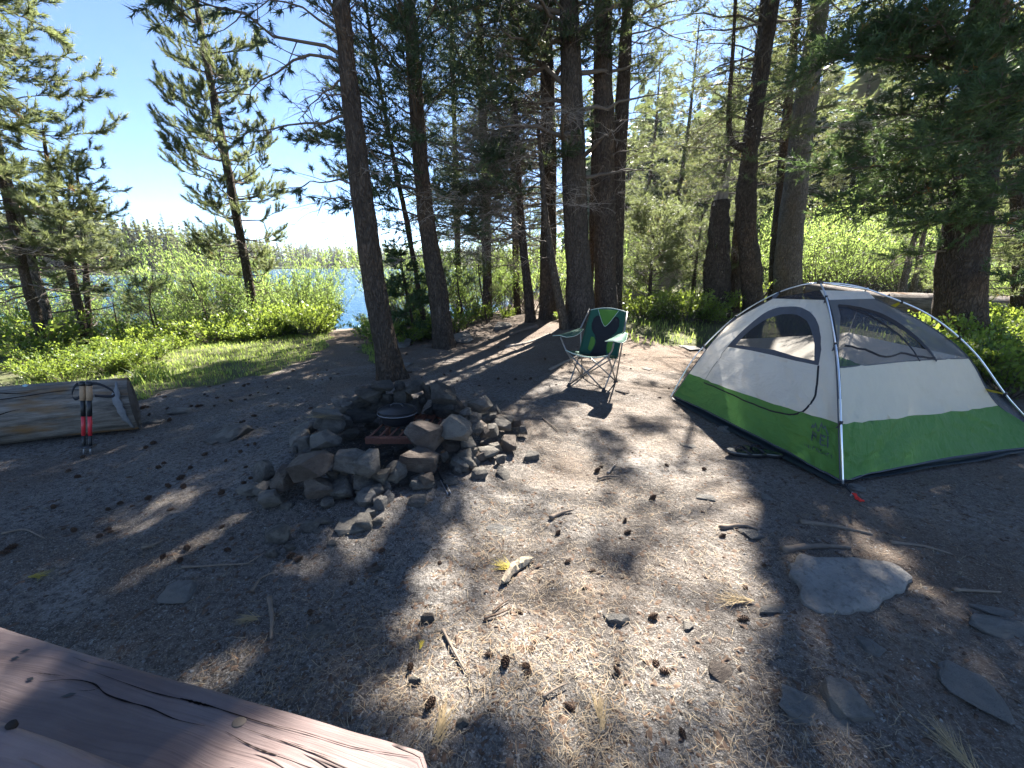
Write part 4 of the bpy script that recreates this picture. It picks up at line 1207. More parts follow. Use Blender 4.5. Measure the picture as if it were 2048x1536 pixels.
# willows right of the path by the water and behind the clump
for px, Y, k, s in ((796, 10.6, 2, 1.1), (805, 9.8, 2, 1.1)):
    plant(WIL, k, pxY(px, Y), Y, s, 'tall willow at the water right of the lake path', 'willows right of the path')
for px, Y, k, s in ((860, 10.5, 0, 1.2), (910, 11.0, 2, 1.0), (960, 10.6, 1, 1.3), (1010, 11.4, 0, 1.2), (1060, 10.8, 2, 1.1), (1110, 11.5, 0, 1.3), (1160, 12.0, 2, 1.1), (935, 12.5, 2, 1.2), (1035, 13.0, 2, 1.3), (820, 12.0, 2, 1.1)):
    plant(WIL, k, pxY(px, Y), Y, s, 'pale green willow glowing behind the trunks of the clump', 'willows behind the clump')
for px, Y, k, s in ((1270, 11.5, 0, 1.2), (1330, 12.2, 1, 1.3), (1390, 11.8, 0, 1.2), (1450, 12.6, 2, 1.2), (1520, 12.0, 2, 1.1), (1590, 13.0, 2, 1.3), (1640, 11.8, 2, 1.3), (1700, 12.6, 2, 1.5), (1760, 13.6, 0, 1.6), (1820, 12.2, 2, 1.3), (1880, 13.0, 0, 1.4), (1680, 15.5, 2, 1.8), (1740, 16.5, 2, 1.7), (1950, 10.5, 0, 1.0), (2020, 9.4, 1, 1.0), (1600, 16, 2, 1.7), (2080, 8.6, 0, 0.9), (1860, 16.0, 2, 1.6)):
    plant(WIL, k, pxY(px, Y), Y, s, ('sunlit yellow-green bush at the far right edge' if px > 1930 else 'tall sunlit yellow-green bush far behind the tent' if Y > 15 else 'sunlit yellow-green bush beyond the fallen log') if px > 1560 else 'sunlit bush under the trees right of the clump', ('bushes at the right edge' if px > 1930 else 'tall bushes behind the tent' if Y > 15 else 'bushes beyond the log') if px > 1560 else 'bushes right of the clump')
# low leafy herbs
for i in range(46):
    px = rng.uniform(-40, 640); Y = rng.uniform(5.6, 8.4)
    if px > 330: Y = rng.uniform(7.0, 8.6)
    plant(HER, i % 3, pxY(px, Y), Y, rng.uniform(0.8, 1.25), *(('low leafy plant at the feet of the twin leaning pines', 'verge plants under the twin pines') if px < 130 else ('low leafy plant below the thin-topped pine, behind the log', 'verge plants behind the log') if px < 270 else ('low leafy plant among the thin saplings', 'verge plants among the saplings') if px < 420 else ('low leafy plant at the foot of the full-crowned pine', 'verge plants under the full-crowned pine')))
for i in range(30):
    px = rng.uniform(-60, 270); Y = rng.uniform(4.3, 5.8)
    x = pxY(px, Y)
    if x > -3.2: continue
    plant(HER, i % 3, x, Y, rng.uniform(0.45, 0.75), *(('leafy bright plant close behind the log, left of the trekking poles', 'plants behind the log left of the poles') if px < 150 else ('leafy bright plant close behind the sawn end of the log', 'plants behind the log end')))
for i in range(22):
    px = rng.uniform(530, 625); Y = rng.uniform(7.8, 10)
    plant(HER, i % 3, pxY(px, Y), Y, rng.uniform(0.8, 1.3), 'low leafy plant along the left side of the lake path', 'verge plants along the path')
for px, Y in ((748, 6.5), (735, 7.2), (760, 6.9), (745, 8.0), (800, 6.6), (820, 7.0), (860, 6.9), (870, 7.6), (905, 7.4), (930, 8.4), (970, 8.9), (1010, 9.0), (780, 7.6), (843, 7.9), (728, 8.8)):
    plant(HER, int(rng.integers(3)), pxY(px, Y), Y, rng.uniform(0.7, 1.1), 'leafy plant at the foot of the two dark trunks', 'plants around the dark trunks')
for i in range(34):
    px = rng.uniform(1255, 1500); Y = rng.uniform(7.6, 11)
    plant(HER, i % 3, pxY(px, Y), Y, rng.uniform(0.8, 1.3), *(('leafy green plant at the right foot of the clump', 'plants right of the clump') if px < 1370 else ('leafy green plant in front of the broken snag', 'plants before the snag')))
for i in range(30):
    px = rng.uniform(1960, 2120); Y = rng.uniform(3.6, 7.5)
    x = pxY(px, Y)
    if x < 4.3: continue
    plant(HER, i % 3, x, Y, rng.uniform(0.8, 1.3), *(('bright leafy plant at the right edge, close behind the tent', 'plants close behind the tent') if Y < 5.4 else ('bright leafy plant at the right edge beyond the stout trunk', 'plants beyond the stout trunk')))
plant(HER, 2, *GT(1128, 640)[:2], 0.55, 'tiny green sprig at the foot of the clump', 'sprigs in the camp')

def blades(pts, g, h, w, mat, name, lean=0.5):
    N = len(pts)
    a = g.uniform(0, 6.283, N); hh = h * g.uniform(0.5, 1.2, N)
    d = np.stack([np.cos(a), np.sin(a), np.zeros(N)], -1); s = np.stack([-np.sin(a), np.cos(a), np.zeros(N)], -1)
    ln = lean * g.uniform(0.2, 1.3, N)
    b = pts; m = pts + d * (hh * ln * 0.35)[:, None] + np.array([0, 0, 1]) * (hh * 0.6)[:, None]
    t = pts + d * (hh * ln)[:, None] + np.array([0, 0, 1]) * (hh * 0.95)[:, None]
    ww = (w * g.uniform(0.7, 1.3, N) / 2)[:, None]
    V = np.stack([b - s * ww, b + s * ww, m + s * ww * 0.8, m - s * ww * 0.8, t], 1).reshape(-1, 3)
    i5 = np.arange(N) * 5
    Q = np.stack([i5, i5 + 1, i5 + 2, i5 + 3], -1); Tt = np.stack([i5 + 3, i5 + 2, i5 + 4], -1)
    me = new_mesh(name, V, [Q, Tt], MAT[mat])
    addattr(me, 'var', np.repeat(np.clip(g.normal(0.5, 0.25, N), 0, 1), 5))
    o = bpy.data.objects.new(name, me); col.objects.link(o)
    return o
def scatter(poly, n, g, jit=0.25):
    xs_ = [p[0] for p in poly]; ys_ = [p[1] for p in poly]
    P = np.stack([g.uniform(min(xs_), max(xs_), n), g.uniform(min(ys_), max(ys_), n)], -1)
    q = P + np.stack([jit * n2(P[:, 0], P[:, 1], 2.5, 3, 1.0), jit * 1.3 * n2(P[:, 0], P[:, 1], 2.5, 3, 4.0)], -1)
    P = P[inpoly(q[:, 0], q[:, 1], poly)]
    P = P[P[:, 1] - shore_y(P[:, 0]) < -1.0]
    return np.stack([P[:, 0], P[:, 1], hgt(P[:, 0], P[:, 1])], -1)
g = np.random.default_rng(301)
SODn = [p for p in SOD]
pl = scatter(tpoly([(262, 806), (330, 778), (420, 770), (540, 748), (610, 722), (648, 700), (664, 676), (650, 655)]) + [(-5.2, 9.0), (-7.5, 7.5), (-5.6, 4.2)], 72000, g, 0.18)
dens = n2(pl[:, 0], pl[:, 1], 3.0, 3, 3.3)
pl = pl[g.random(len(pl)) < np.clip(0.75 + dens, 0.1, 1)]
tag(blades(pl, g, 0.055, 0.009, 'grass', 'grass'), 'short sunny grass strip between the dirt and the lake shrubs', 'grass', kind='stuff')
pr = scatter([(2.2, 6.3), (5.2, 5.6), (5.6, 2.9), (9, 2.4), (12, 6), (10, 14), (2.5, 12), (1.9, 8.0)], 30000, g, 0.4)
pr = pr[(g.random(len(pr)) < np.clip(0.45 + n2(pr[:, 0], pr[:, 1], 1.6, 3, 3.3), 0.02, 1))]
tag(blades(pr, g, 0.12, 0.012, 'grass', 'grass'), 'patchy grass behind the tent and chair', 'grass', kind='stuff')
pc = scatter(SOD3, 1200, g, 0.1)
tag(blades(pc, g, 0.06, 0.008, 'grass', 'grass'), 'thin grass right of the lake path', 'grass', kind='stuff')
# tall grass clump at the right edge and at the left log
for (c, n, h, lab) in ((at(2010, 690, 5.4), 90, 0.55, 'tall arching grass clump at the right edge'), (GT(305, 760), 70, 0.20, 'small grass tuft on the strip beyond the log end')):
    q = np.stack([c[0] + g.normal(0, 0.09, n), c[1] + g.normal(0, 0.09, n), np.zeros(n)], -1)
    q[:, 2] = hgt(q[:, 0], q[:, 1])
    o = blades(q, g, h, 0.014, 'grass', 'grass_clump', 0.9); tag(o, lab, 'grass')

# ================================================================== stones
def rock_bm(seed, npts=15, lump=0.05):
    """angular stone: convex hull of scattered points, edges chipped"""
    g = np.random.default_rng(seed)
    P = nrm(g.normal(0, 1, (npts, 3))) * g.uniform(0.8, 1.0, (npts, 1))
    P = np.sign(P) * np.abs(P) ** g.uniform(0.6, 1.0)
    bm = bmesh.new()
    for p in P: bm.verts.new(p)
    r = bmesh.ops.convex_hull(bm, input=bm.verts)
    bmesh.ops.delete(bm, geom=[e for e in set(r['geom_unused'] + r['geom_interior']) if isinstance(e, bmesh.types.BMVert)], context='VERTS')
    bmesh.ops.dissolve_limit(bm, angle_limit=R(14), verts=bm.verts, edges=bm.edges)
    bmesh.ops.bevel(bm, geom=list(bm.edges), offset=g.uniform(.025, .055), segments=2, profile=0.6, affect='EDGES', clamp_overlap=True)
    bmesh.ops.triangulate(bm, faces=bm.faces)
    bmesh.ops.subdivide_edges(bm, edges=[e for e in bm.edges if e.calc_length() > 0.45], cuts=1)
    bmesh.ops.triangulate(bm, faces=bm.faces)
    V = np.array([v.co[:] for v in bm.verts])
    V = V * (1 + lump * fbm(V * 1.9 + seed, 2) + 0.6 * lump * fbm(V * 6 + seed, 2))[:, None]
    V = V - (V.max(0) + V.min(0)) / 2
    V = V / (V.max(0) - V.min(0)) * 2
    F = [tuple(v.index for v in f.verts) for f in bm.faces]
    bm.free()
    return V, F
ROCKS = {}
def rock_data(kind, i):
    key = (kind, i)
    if key not in ROCKS:
        V, F_ = rock_bm(500 + i, 13 + i % 5 * 2, 0.16 if kind == 'slab' else 0.07)
        me = new_mesh('stone', V * 0.5, F_, MAT[kind])
        smooth_by_angle(me, 24)
        ROCKS[key] = me
    return ROCKS[key]
def put_rock(name, p, dims, i, kind='stone', rot=None, label=None, cat=None, group=None, parent=None):
    o = bpy.data.objects.new(name, rock_data(kind, i % 14))
    col.objects.link(o)
    loc = np.array(p, float)
    if parent is not None:
        o.parent = parent; loc = loc - np.array(parent.location)
    o.location = Vector(loc); o.scale = dims
    o.rotation_euler = rot if rot is not None else (rng.uniform(-0.25, 0.25), rng.uniform(-0.25, 0.25), rng.uniform(0, 6.28))
    return tag(o, label, cat, group)

MAT['stone_soot'] = m_stone('sooty_stone', (0.032, 0.030, 0.028), (0.085, 0.078, 0.070), (0.13, 0.12, 0.10), 0.3)
# ---- fire ring: (zoom x, zoom y, w, h, height of its middle) read off the photo at 480..1080 x 740..1190
RS = [
 (170, 690, 135, 170, .10), (300, 735, 165, 190, .11), (490, 640, 250, 150, .20), (760, 610, 230, 150, .19), (890, 630, 190, 170, .19), (550, 800, 200, 160, .08),
 (690, 820, 150, 110, .06), (830, 765, 140, 130, .08), (150, 820, 115, 95, .05), (205, 875, 150, 110, .05), (75, 810, 160, 65, .03), (960, 710, 110, 150, .10),
 (1230, 620, 230, 150, .12), (1262, 752, 120, 115, .06), (1070, 690, 150, 150, .09), (580, 475, 190, 140, .14), (460, 500, 90, 160, .10), (490, 560, 110, 80, .06),
 (635, 365, 160, 120, .16), (710, 345, 130, 120, .15), (600, 300, 210, 62, .24), (680, 215, 120, 90, .24), (745, 260, 115, 90, .20), (832, 205, 140, 90, .28),
 (890, 160, 190, 110, .33), (855, 285, 200, 130, .18), (1000, 240, 165, 125, .22), (985, 110, 170, 80, .38), (1090, 108, 75, 75, .38), (1200, 115, 140, 85, .38),
 (1105, 180, 110, 115, .30), (1200, 245, 105, 150, .22), (1290, 150, 95, 105, .34), (1400, 165, 200, 140, .34), (1415, 250, 185, 120, .24), (1300, 265, 90, 130, .2),
 (1390, 295, 120, 65, .2), (1470, 395, 235, 165, .24), (1270, 450, 245, 210, .20), (1450, 515, 115, 100, .10), (1545, 590, 100, 130, .07), (1560, 505, 110, 85, .12),
 (1620, 400, 85, 125, .16), (1672, 425, 75, 130, .13), (1725, 405, 75, 120, .12), (1600, 322, 95, 70, .22), (1640, 240, 170, 110, .24), (1540, 290, 80, 55, .26),
 (1735, 275, 70, 65, .15), (1690, 305, 120, 80, .16), (1775, 372, 150, 90, .10), (1830, 500, 130, 90, .05), (1782, 610, 75, 60, .03), (1700, 552, 130, 80, .06),
 (1640, 590, 65, 65, .05), (1392, 590, 62, 90, .07), (1345, 600, 45, 70, .06), (1930, 410, 75, 70, .03), (1882, 352, 85, 60, .05), (1820, 335, 100, 55, .09),
 (630, 715, 85, 55, .11), (720, 692, 95, 55, .11), (700, 745, 90, 32, .09), (1005, 565, 105, 62, .06), (1100, 555, 115, 80, .07), (1480, 690, 70, 50, .03),
 (1500, 450, 80, 60, .16), (1590, 560, 60, 70, .08), (1010, 190, 70, 60, .30), (930, 230, 90, 70, .24), (1250, 200, 60, 80, .28), (1340, 210, 80, 70, .27), (560, 360, 90, 80, .14),
 (420, 590, 80, 70, .06), (380, 545, 70, 60, .05), (1150, 300, 80, 60, .10), (1060, 300, 70, 60, .08), (760, 420, 110, 60, .05), (900, 380, 100, 60, .05), (1330, 350, 90, 60, .12),
]
fr = empty('fire_ring', (RING_C[0], RING_C[1], hz(*RING_C)), 'ring of piled grey stones holding a grate and black pot', 'fire ring')
for i, (zx, zy, w, h, z) in enumerate(RS):
    px, py = 480 + zx * .293, 740 + zy * .293
    zz = z * 1.06 + 0.02
    p = G(px, py, zz)
    m = mpp(px, py, zz) * .293
    W, H = w * m * 1.06, h * m * 1.0
    dep = 0.75 * W + 0.25 * H
    kind = 'stone_brown' if i in (38, 39, 1, 12) or rng.random() < 0.15 else 'stone'
    if math.hypot(p[0] - RING_C[0], p[1] - RING_C[1]) < 0.40: kind = 'stone_soot'
    put_rock('stone', p, (W, dep, max(0.6 * H, min(H, 0.9 * W + 0.02))), i * 5 + 3, kind, (rng.uniform(-.3, .3), rng.uniform(-.3, .3), rng.choice([0, 3.14]) + rng.uniform(-.35, .35)), parent=fr)
# hidden core stones so that the wall stands on something
for i in range(46):
    a = rng.uniform(0, 6.283)
    if R(-200) < a - math.pi < R(-130): continue
    rr_ = rng.uniform(0.66, 0.86)
    x, y = RING_C[0] + math.cos(a) * rr_ * 0.9, RING_C[1] + 0.05 + math.sin(a) * rr_ * 0.86
    s = rng.uniform(0.09, 0.17)
    back = 0.10 if y > 2.9 else 0.03
    put_rock('stone', (x, y, hz(x, y) + rng.uniform(0.0, back)), (s * 1.2, s, s * 0.8), i * 3, 'stone', parent=fr)

# ---- loose stones: pixel, size, height px, label
LOOSE = [
 (860, 905, 150, 120, 'z', .05, 'sunlit pale angular stone in front of the fire ring', 'slab'), (960, 928, 95, 90, 'z', .04, 'smaller sunlit stone touching the pale angular one', 'slab'),
 (890, 990, 75, 50, 'z', .02, 'flat sunlit chip below the pale angular stone', 'slab'), (1015, 888, 62, 70, 'z', .03, 'upright pale chip right of the sunlit stones', 'slab'),
 (1210, 900, 125, 75, 'z', .02, 'low grey stone sunk in dirt left of the grill brush tip', 'stone'), (765, 1075, 185, 130, 'z', .02, 'broad flat grey stone sunk in the dirt before the ring', 'stone'),
 (850, 1068, 115, 100, 'z', .04, 'dark wedge stone lying on the broad flat one', 'stone'), (575, 1040, 115, 55, 'z', .02, 'thin dark slab lying left of the broad flat stone', 'stone'),
 (490, 1070, 125, 90, 'z', .02, 'brown-grey half-buried stone left of the thin dark slab', 'stone'), (260, 1165, 205, 110, 'z', .06, 'long pointed grey stone standing alone in the shade', 'stone'),
 (345, 1222, 85, 60, 'z', .02, 'small dark stone right under the long pointed stone', 'stone'), (222, 1262, 85, 70, 'z', .02, 'small dark stone left under the long pointed stone', 'stone'),
 (935, 1050, 95, 42, 'z', .02, 'flat sliver of stone right of the broad flat one', 'stone'), (1440, 772, 105, 52, 'z', .02, 'flat stone beside the grill brush', 'stone'),
 (600, 922, 95, 90, 'z', .03, 'dark squat stone below the front of the ring', 'stone'), (322, 935, 85, 52, 'z', .02, 'rounded dark stone before the ring at left', 'stone'),
 (1990, 605, 105, 70, 'z', .03, 'split two-toned stone right of the fire ring', 'stone'), (1800, 722, 95, 80, 'z', .03, 'sunlit blocky stone right of the brush', 'stone'),
 (1630, 722, 115, 62, 'z', .03, 'dark flat stone between the ring and the sunlit block', 'stone'), (530, 1105, 60, 30, 'z', .01, 'small flat pebble-like stone left of the broad one', 'stone'),
 (630, 1190, 55, 40, 'z', .01, 'small rounded stone below the broad flat one', 'stone'), (920, 1360, 120, 60, 'z', .01, 'low earth-coloured stone half buried in needles', 'stone_brown'),
 (1770, 215, 55, 50, 'z', .01, 'single chip on the shaded dirt behind the ring', 'stone'),
 (460, 870, 70, 36, 'p', .06, 'rounded boulder on the dirt between log and ring', 'stone'), (430, 882, 40, 18, 'p', .02, 'small stone touching the rounded boulder by the log', 'stone'),
 (365, 823, 45, 14, 'p', .02, 'flat stone in the dirt near the log end', 'stone'), (312, 843, 36, 10, 'p', .015, 'thin flat stone just off the log end', 'stone'),
 (560, 823, 16, 12, 'p', .02, 'small stone on the dirt left behind the ring', 'stone'), (645, 815, 26, 14, 'p', .02, 'small pale stone behind the ring at left', 'stone'),
 (1233, 1241, 50, 34, 'p', .02, 'pale rounded flat stone in the sunlit needles', 'slab'), (1376, 1254, 24, 22, 'p', .012, 'little square pale stone in the sun', 'slab'),
 (1445, 1352, 48, 52, 'p', .02, 'rough grey-brown stone at the edge of the sun patch', 'stone_brown'), (1682, 1405, 78, 76, 'p', .03, 'dark layered triangular stone lying in the shade near the camera', 'slab'),
 (1632, 1432, 120, 80, 'l', .006, 'long narrow stone sunk level with the dirt near the camera', 'slab'), (1940, 1378, 95, 80, 'l', .012, 'notched grey stone sunk in the dirt at lower right', 'slab'),
 (1740, 1290, 52, 38, 'p', .008, 'small flat grey stone below the big slab', 'slab'), (1995, 1253, 110, 40, 'p', .012, 'long grey stone at the right edge', 'slab'), (1985, 1222, 70, 16, 'p', .008, 'thin stone sliver at the right edge above the long grey one', 'slab'),
 (1545, 1219, 66, 18, 'p', .012, 'flat stone on the shade line beside the big slab', 'slab'), (1505, 1070, 42, 26, 'p', .015, 'sunlit stone by the root on the shade line', 'slab'),
 (1408, 996, 40, 14, 'p', .012, 'small flat stone in dappled sun before the tent', 'slab'), (1533, 996, 20, 14, 'p', .01, 'little grey stone between sandals and tent stake', 'slab'),
 (1712, 978, 34, 17, 'p', .015, 'grey stone behind the tent corner stake', 'slab'), (1376, 892, 30, 12, 'p', .01, 'pale stone near the sandals', 'slab'),
 (1455, 860, 32, 14, 'p', .015, 'small grey stone at the tent footprint edge', 'slab'), (998, 1062, 52, 26, 'p', .012, 'pale cracked stone in the sun right of the ring', 'slab'),
 (855, 1240, 30, 22, 'p', .02, 'round dark pebble on the shade edge', 'stone_brown'), (645, 1262, 56, 34, 'p', .008, 'grey stone sunk in the shaded dirt above the bench', 'stone'), (357, 1186, 64, 44, 'p', .01, 'pale flat stone at the edge of a sun streak', 'slab'),
 (925, 1447, 32, 30, 'p', .015, 'grey stone among needles near the bench end', 'stone'), (830, 1365, 26, 22, 'p', .015, 'dark chip among needles above the bench end', 'stone'),
 (1245, 783, 24, 14, 'p', .02, 'dark lump of stone beside the chair foot', 'stone_brown'), (1295, 738, 20, 8, 'p', .01, 'sunlit flat pebble right of the chair', 'slab'), (1385, 697, 40, 13, 'p', .02, 'whitish stone in the sun left of the tent', 'slab'),
 (805, 690, 38, 26, 'p', .08, 'grey boulder at the foot of the tall dark pine', 'stone'), (925, 680, 52, 30, 'p', .10, 'dark mossy boulder beside the curved trunk', 'stone'), (858, 692, 30, 12, 'p', .03, 'low brown stone left of the curved trunk', 'stone_brown'),
 (808, 730, 28, 14, 'p', .02, 'small sunlit stone right of the tall dark pine', 'slab'), (1005, 655, 34, 20, 'p', .06, 'grey block on the slope left of the clump', 'stone'),
 (2025, 770, 70, 60, 'p', .12, 'dark boulder at the right edge behind the tent', 'stone_brown'), (2030, 905, 30, 14, 'p', .01, 'pale stone at the right edge by the tent', 'slab'),
]
for i, (a, b, w, h, mode, z, lab, kind) in enumerate(LOOSE):
    sc_ = .293 if mode == 'z' else 1.0
    px, py = (480 + a * .293, 740 + b * .293) if mode == 'z' else (a, b)
    p = GT(px, py)
    m = mpp(px, py) * sc_
    zz = hz(p[0], p[1])
    W = w * m
    fac = abs(ray(px, py)[2]) / np.linalg.norm(ray(px, py))      # how steeply the ground is seen there
    D = max(0.35 * W, min(1.25 * W, (h * m * 0.85) / max(fac, 0.2) - z))
    put_rock('loose_stone', (p[0], p[1], zz + z * (0.5 if mode == 'z' else 0.2)), (W * 1.05, D, max(z * 2.2, 0.02)), i * 3 + 1, kind, (rng.uniform(-.06, .06), rng.uniform(-.06, .06), (rng.uniform(-.3, .3) if mode != 'l' else -0.75)), lab, 'stone')
# big half-buried slab with its own outline
def slab_from(px_pts, top, name, lab, mat, seed):
    g = np.random.default_rng(seed)
    poly = np.array([G(a, b, top)[:2] for a, b in px_pts])
    n = 90
    cl = np.concatenate([poly, poly[:1]])
    seg = np.linalg.norm(np.diff(cl, axis=0), axis=1); cum = np.concatenate([[0], np.cumsum(seg)])
    u = np.linspace(0, cum[-1], n, endpoint=False)
    O = np.stack([np.interp(u, cum, cl[:, 0]), np.interp(u, cum, cl[:, 1])], -1)
    c = O.mean(0)
    rings = [1.04, 1.0, 0.97, 0.92, 0.84, 0.74, 0.62, 0.5, 0.36, 0.2]
    zs = [-0.09, -0.02, -0.004, 0.002, 0.006, 0.008, 0.009, 0.009, 0.009, 0.009]
    V = []
    for s, z in zip(rings, zs):
        q = c + (O - c) * s
        zz = top + z - (0.02 * (1 if s >= 1 else 0)) + (0.016 * n2(q[:, 0], q[:, 1], 5.0, 4, seed) + 0.006 * n2(q[:, 0], q[:, 1], 22.0, 3, seed)) * (1 if s < 1.0 else 0)
        q = q + 0.030 * np.stack([n2(q[:, 0], q[:, 1], 12, 3, 1.0), n2(q[:, 0], q[:, 1], 12, 3, 7.0)], -1)
        V.append(np.concatenate([q, zz[:, None]], 1))
    V.append(np.array([[c[0], c[1], top + 0.01]]))
    V = np.concatenate(V)
    F = [(r * n + i, r * n + (i + 1) % n, (r + 1) * n + (i + 1) % n, (r + 1) * n + i) for r in range(len(rings) - 1) for i in range(n)]
    F += [((len(rings) - 1) * n + i, (len(rings) - 1) * n + (i + 1) % n, len(rings) * n) for i in range(n)]
    o = solo(name, V, F, MAT[mat], lab, 'stone')
    smooth_by_angle(o.data, 25)
    return o
slab_from([(1576, 1126), (1600, 1114), (1762, 1116), (1790, 1124), (1832, 1152), (1822, 1172), (1790, 1192), (1745, 1214), (1690, 1222), (1640, 1216), (1606, 1202), (1592, 1178), (1598, 1168), (1580, 1150)], 0.022, 'stone_slab', 'large flat grey slab half buried in the dirt before the tent', 'slab', 3)

# ================================================================== fire grate, pot, brush
def rod(mb, a, b, r, s=8): mb.tube([np.asarray(a, float), np.asarray(b, float)], r, s)
gz = 0.185
A = G(732, 880, gz); B = G(836, 880, gz)
ux = nrm(B - A); uy = np.array([-ux[1], ux[0], 0]); W_ = np.linalg.norm(B - A)
ux3 = np.array([ux[0], ux[1], 0])
root = empty('fire_grate', A * (1, 1, 0) + (0, 0, 0.02), 'rust-red iron grate inside the fire ring carrying the pot', 'grate')
mb = MB(); mb.box(A + ux3 * W_ * 0.55, (W_ * 1.1, 0.035, 0.042), (ux3, uy, (0, 0, 1))); mb.part('front_bar', MAT['rust'], root)
mb = MB(); mb.box(A + ux3 * W_ * 0.72 + uy * 0.42, (W_ * 1.45, 0.03, 0.03), (ux3, uy, (0, 0, 1))); mb.part('back_bar', MAT['rust'], root)
for k in range(7):
    q = A + ux3 * (0.02 + k * W_ * 0.19) + (0, 0, 0.018)
    mb = MB(); rod(mb, q, q + uy * 0.43 + ux3 * 0.05, 0.007); mb.part('rod', MAT['rust'], root, True)
for k in (0.03, 1.05):
    q = A + ux3 * W_ * k
    mb = MB(); mb.box(q + uy * 0.41 + (0, 0, -0.09), (0.03, 0.03, 0.2), (ux3, uy, (0, 0, 1))); mb.part('post', MAT['rust'], root)
# oval dutch oven
pc_ = at(797, 846, 2.60)
pz = gz + 0.030
pot = empty('dutch_oven', (pc_[0], pc_[1], pz), 'black cast-iron pot with domed lid on the fire grate', 'pot')
def lathe(profile, n, c, sx=1.0, sy=1.0):
    a = np.arange(n) * 2 * math.pi / n
    V = np.concatenate([np.stack([c[0] + np.cos(a) * r_ * sx, c[1] + np.sin(a) * r_ * sy, np.full(n, c[2] + z_)], -1) for r_, z_ in profile])
    k = len(profile)
    F = [(j * n + i, j * n + (i + 1) % n, (j + 1) * n + (i + 1) % n, (j + 1) * n + i) for j in range(k - 1) for i in range(n)]
    F += [tuple(range(n))[::-1], tuple((k - 1) * n + i for i in range(n))]
    return V, F
c = np.array([pc_[0], pc_[1], pz])
V, F = lathe([(.088, 0.004), (.098, .012), (.106, .05), (.110, .085), (.117, .088), (.117, .094), (.105, .094)], 40, c, 1.12, 1.0)
o = part('pot_body', V, F, MAT['black_iron'], pot, True)
V, F = lathe([(.116, .096), (.121, .097), (.122, .104), (.116, .107), (.112, .104), (.100, .110), (.07, .118), (.03, .123), (.004, .124)], 40, c, 1.12, 1.0)
lid = part('lid', V, F, MAT['black_iron'], pot, True); smooth_by_angle(lid.data, 40)
mb = MB(); mb.tube(spline([c + (-.045, 0, .116), c + (-.036, 0, .138), c + (0, 0, .146), c + (.036, 0, .138), c + (.045, 0, .116)], 14), 0.006, 8); mb.part('lid_handle', MAT['black_iron'], pot, True, grand=lid)
a = np.linspace(-math.pi, 0, 24)
mb = MB(); mb.tube(np.stack([c[0] + .140 * np.cos(a), c[1] + .122 * np.sin(a), np.full(24, c[2] + .080) + .004 * np.sin(-a)], -1), 0.0028, 6); mb.part('bail_handle', MAT['steel'], pot, True)
for s in (-1, 1):
    mb = MB(); a = np.linspace(0, 2 * math.pi, 10)
    mb.tube(np.stack([np.full(10, c[0] + s * .140), c[1] + .010 * np.cos(a), c[2] + .085 + .010 * np.sin(a)], -1), 0.004, 6); mb.part('ear', MAT['black_iron'], pot, True)
# grill brush
b0 = GT(872, 948); b1 = GT(899, 990)
d = nrm((b1 - b0) * (1, 1, 0)); s = np.array([-d[1], d[0], 0]); L = np.linalg.norm((b1 - b0)[:2])
root = empty('grill_brush', b0 * (1, 1, 0) + (0, 0, hz(b0[0], b0[1])), 'grill brush with steel handle lying against the ring stones', 'brush')
h0 = hz(b0[0], b0[1])
mb = MB(); mb.tube(spline([b1 * (1, 1, 0) + (0, 0, h0 + .018), b1 * (1, 1, 0) - d * L * .5 + (0, 0, h0 + .03), b0 * (1, 1, 0) + (0, 0, h0 + .05)], 10), [.008, .010, .011, .011, .010, .009, .008, .008, .008, .008], 8); mb.part('handle', MAT['black_plastic'], root, True)
mb = MB()
for q in (-1, 1): mb.tube(spline([b1 * (1, 1, 0) + s * q * .009 + (0, 0, h0 + .02), b1 * (1, 1, 0) - d * L * .5 + s * q * .010 + (0, 0, h0 + .034)], 6), .004, 6)
mb.part('handle_trim', MAT['steel'], root, True)
mb = MB(); mb.box(b0 * (1, 1, 0) - d * .03 + (0, 0, h0 + .058), (.09, .04, .014), (d, s, (0, 0, 1))); hd = mb.part('head', MAT['black_plastic'], root)
mb = MB()
g = np.random.default_rng(5)
for _ in range(70):
    q = b0 * (1, 1, 0) - d * (.03 + g.uniform(-.042, .042)) + s * g.uniform(-.018, .018) + (0, 0, h0 + .050)
    rod(mb, q, q + (g.normal(0, .003), g.normal(0, .003), -.03), .0011, 3)
o = mb.part('bristles', MAT['rust'], root, grand=hd)

# ================================================================== camp chair
def fabric(name, c, tr=0.25, rough=0.75, var=0.1, scale=450, crease=0.0):
    t = NT(name)
    v = t.coord('Object')
    f = t.noise(v, 14, 4); w = t.noise(v, scale, 2)
    cc = t.mix(f, tuple(a * (1 - var) for a in c), tuple(min(1, a * (1 + var)) for a in c))
    t.base(cc, rough, 0.3)
    if crease:
        k_ = t.noise(t.coord('Object', (1.0, 1.0, 2.2)), 3.2, 3, 0.5, 1.6)
        k2 = t.noise(t.coord('Object', (2.6, 1.0, 1.2)), 5.0, 3, 0.55, 1.2)
        t.bump(t.math('ADD', t.math('ADD', t.math('MULTIPLY', k_, 1.0), t.math('MULTIPLY', k2, 0.7)), t.math('MULTIPLY', w, 0.02)), 0.55, crease)
    else:
        t.bump(t.math('ADD', t.math('MULTIPLY', f, 0.7), t.math('MULTIPLY', w, 0.15)), 0.35, 0.01)
    if tr: t.translucent(cc, tr)
    return t.m
MAT['chair_green'] = fabric('chair_dark_green', (0.018, 0.085, 0.055), 0.15)
MAT['chair_lime'] = fabric('chair_light_green', (0.10, 0.23, 0.035), 0.25)
MAT['chair_black'] = fabric('chair_black_mesh', (0.010, 0.011, 0.014), 0.0)
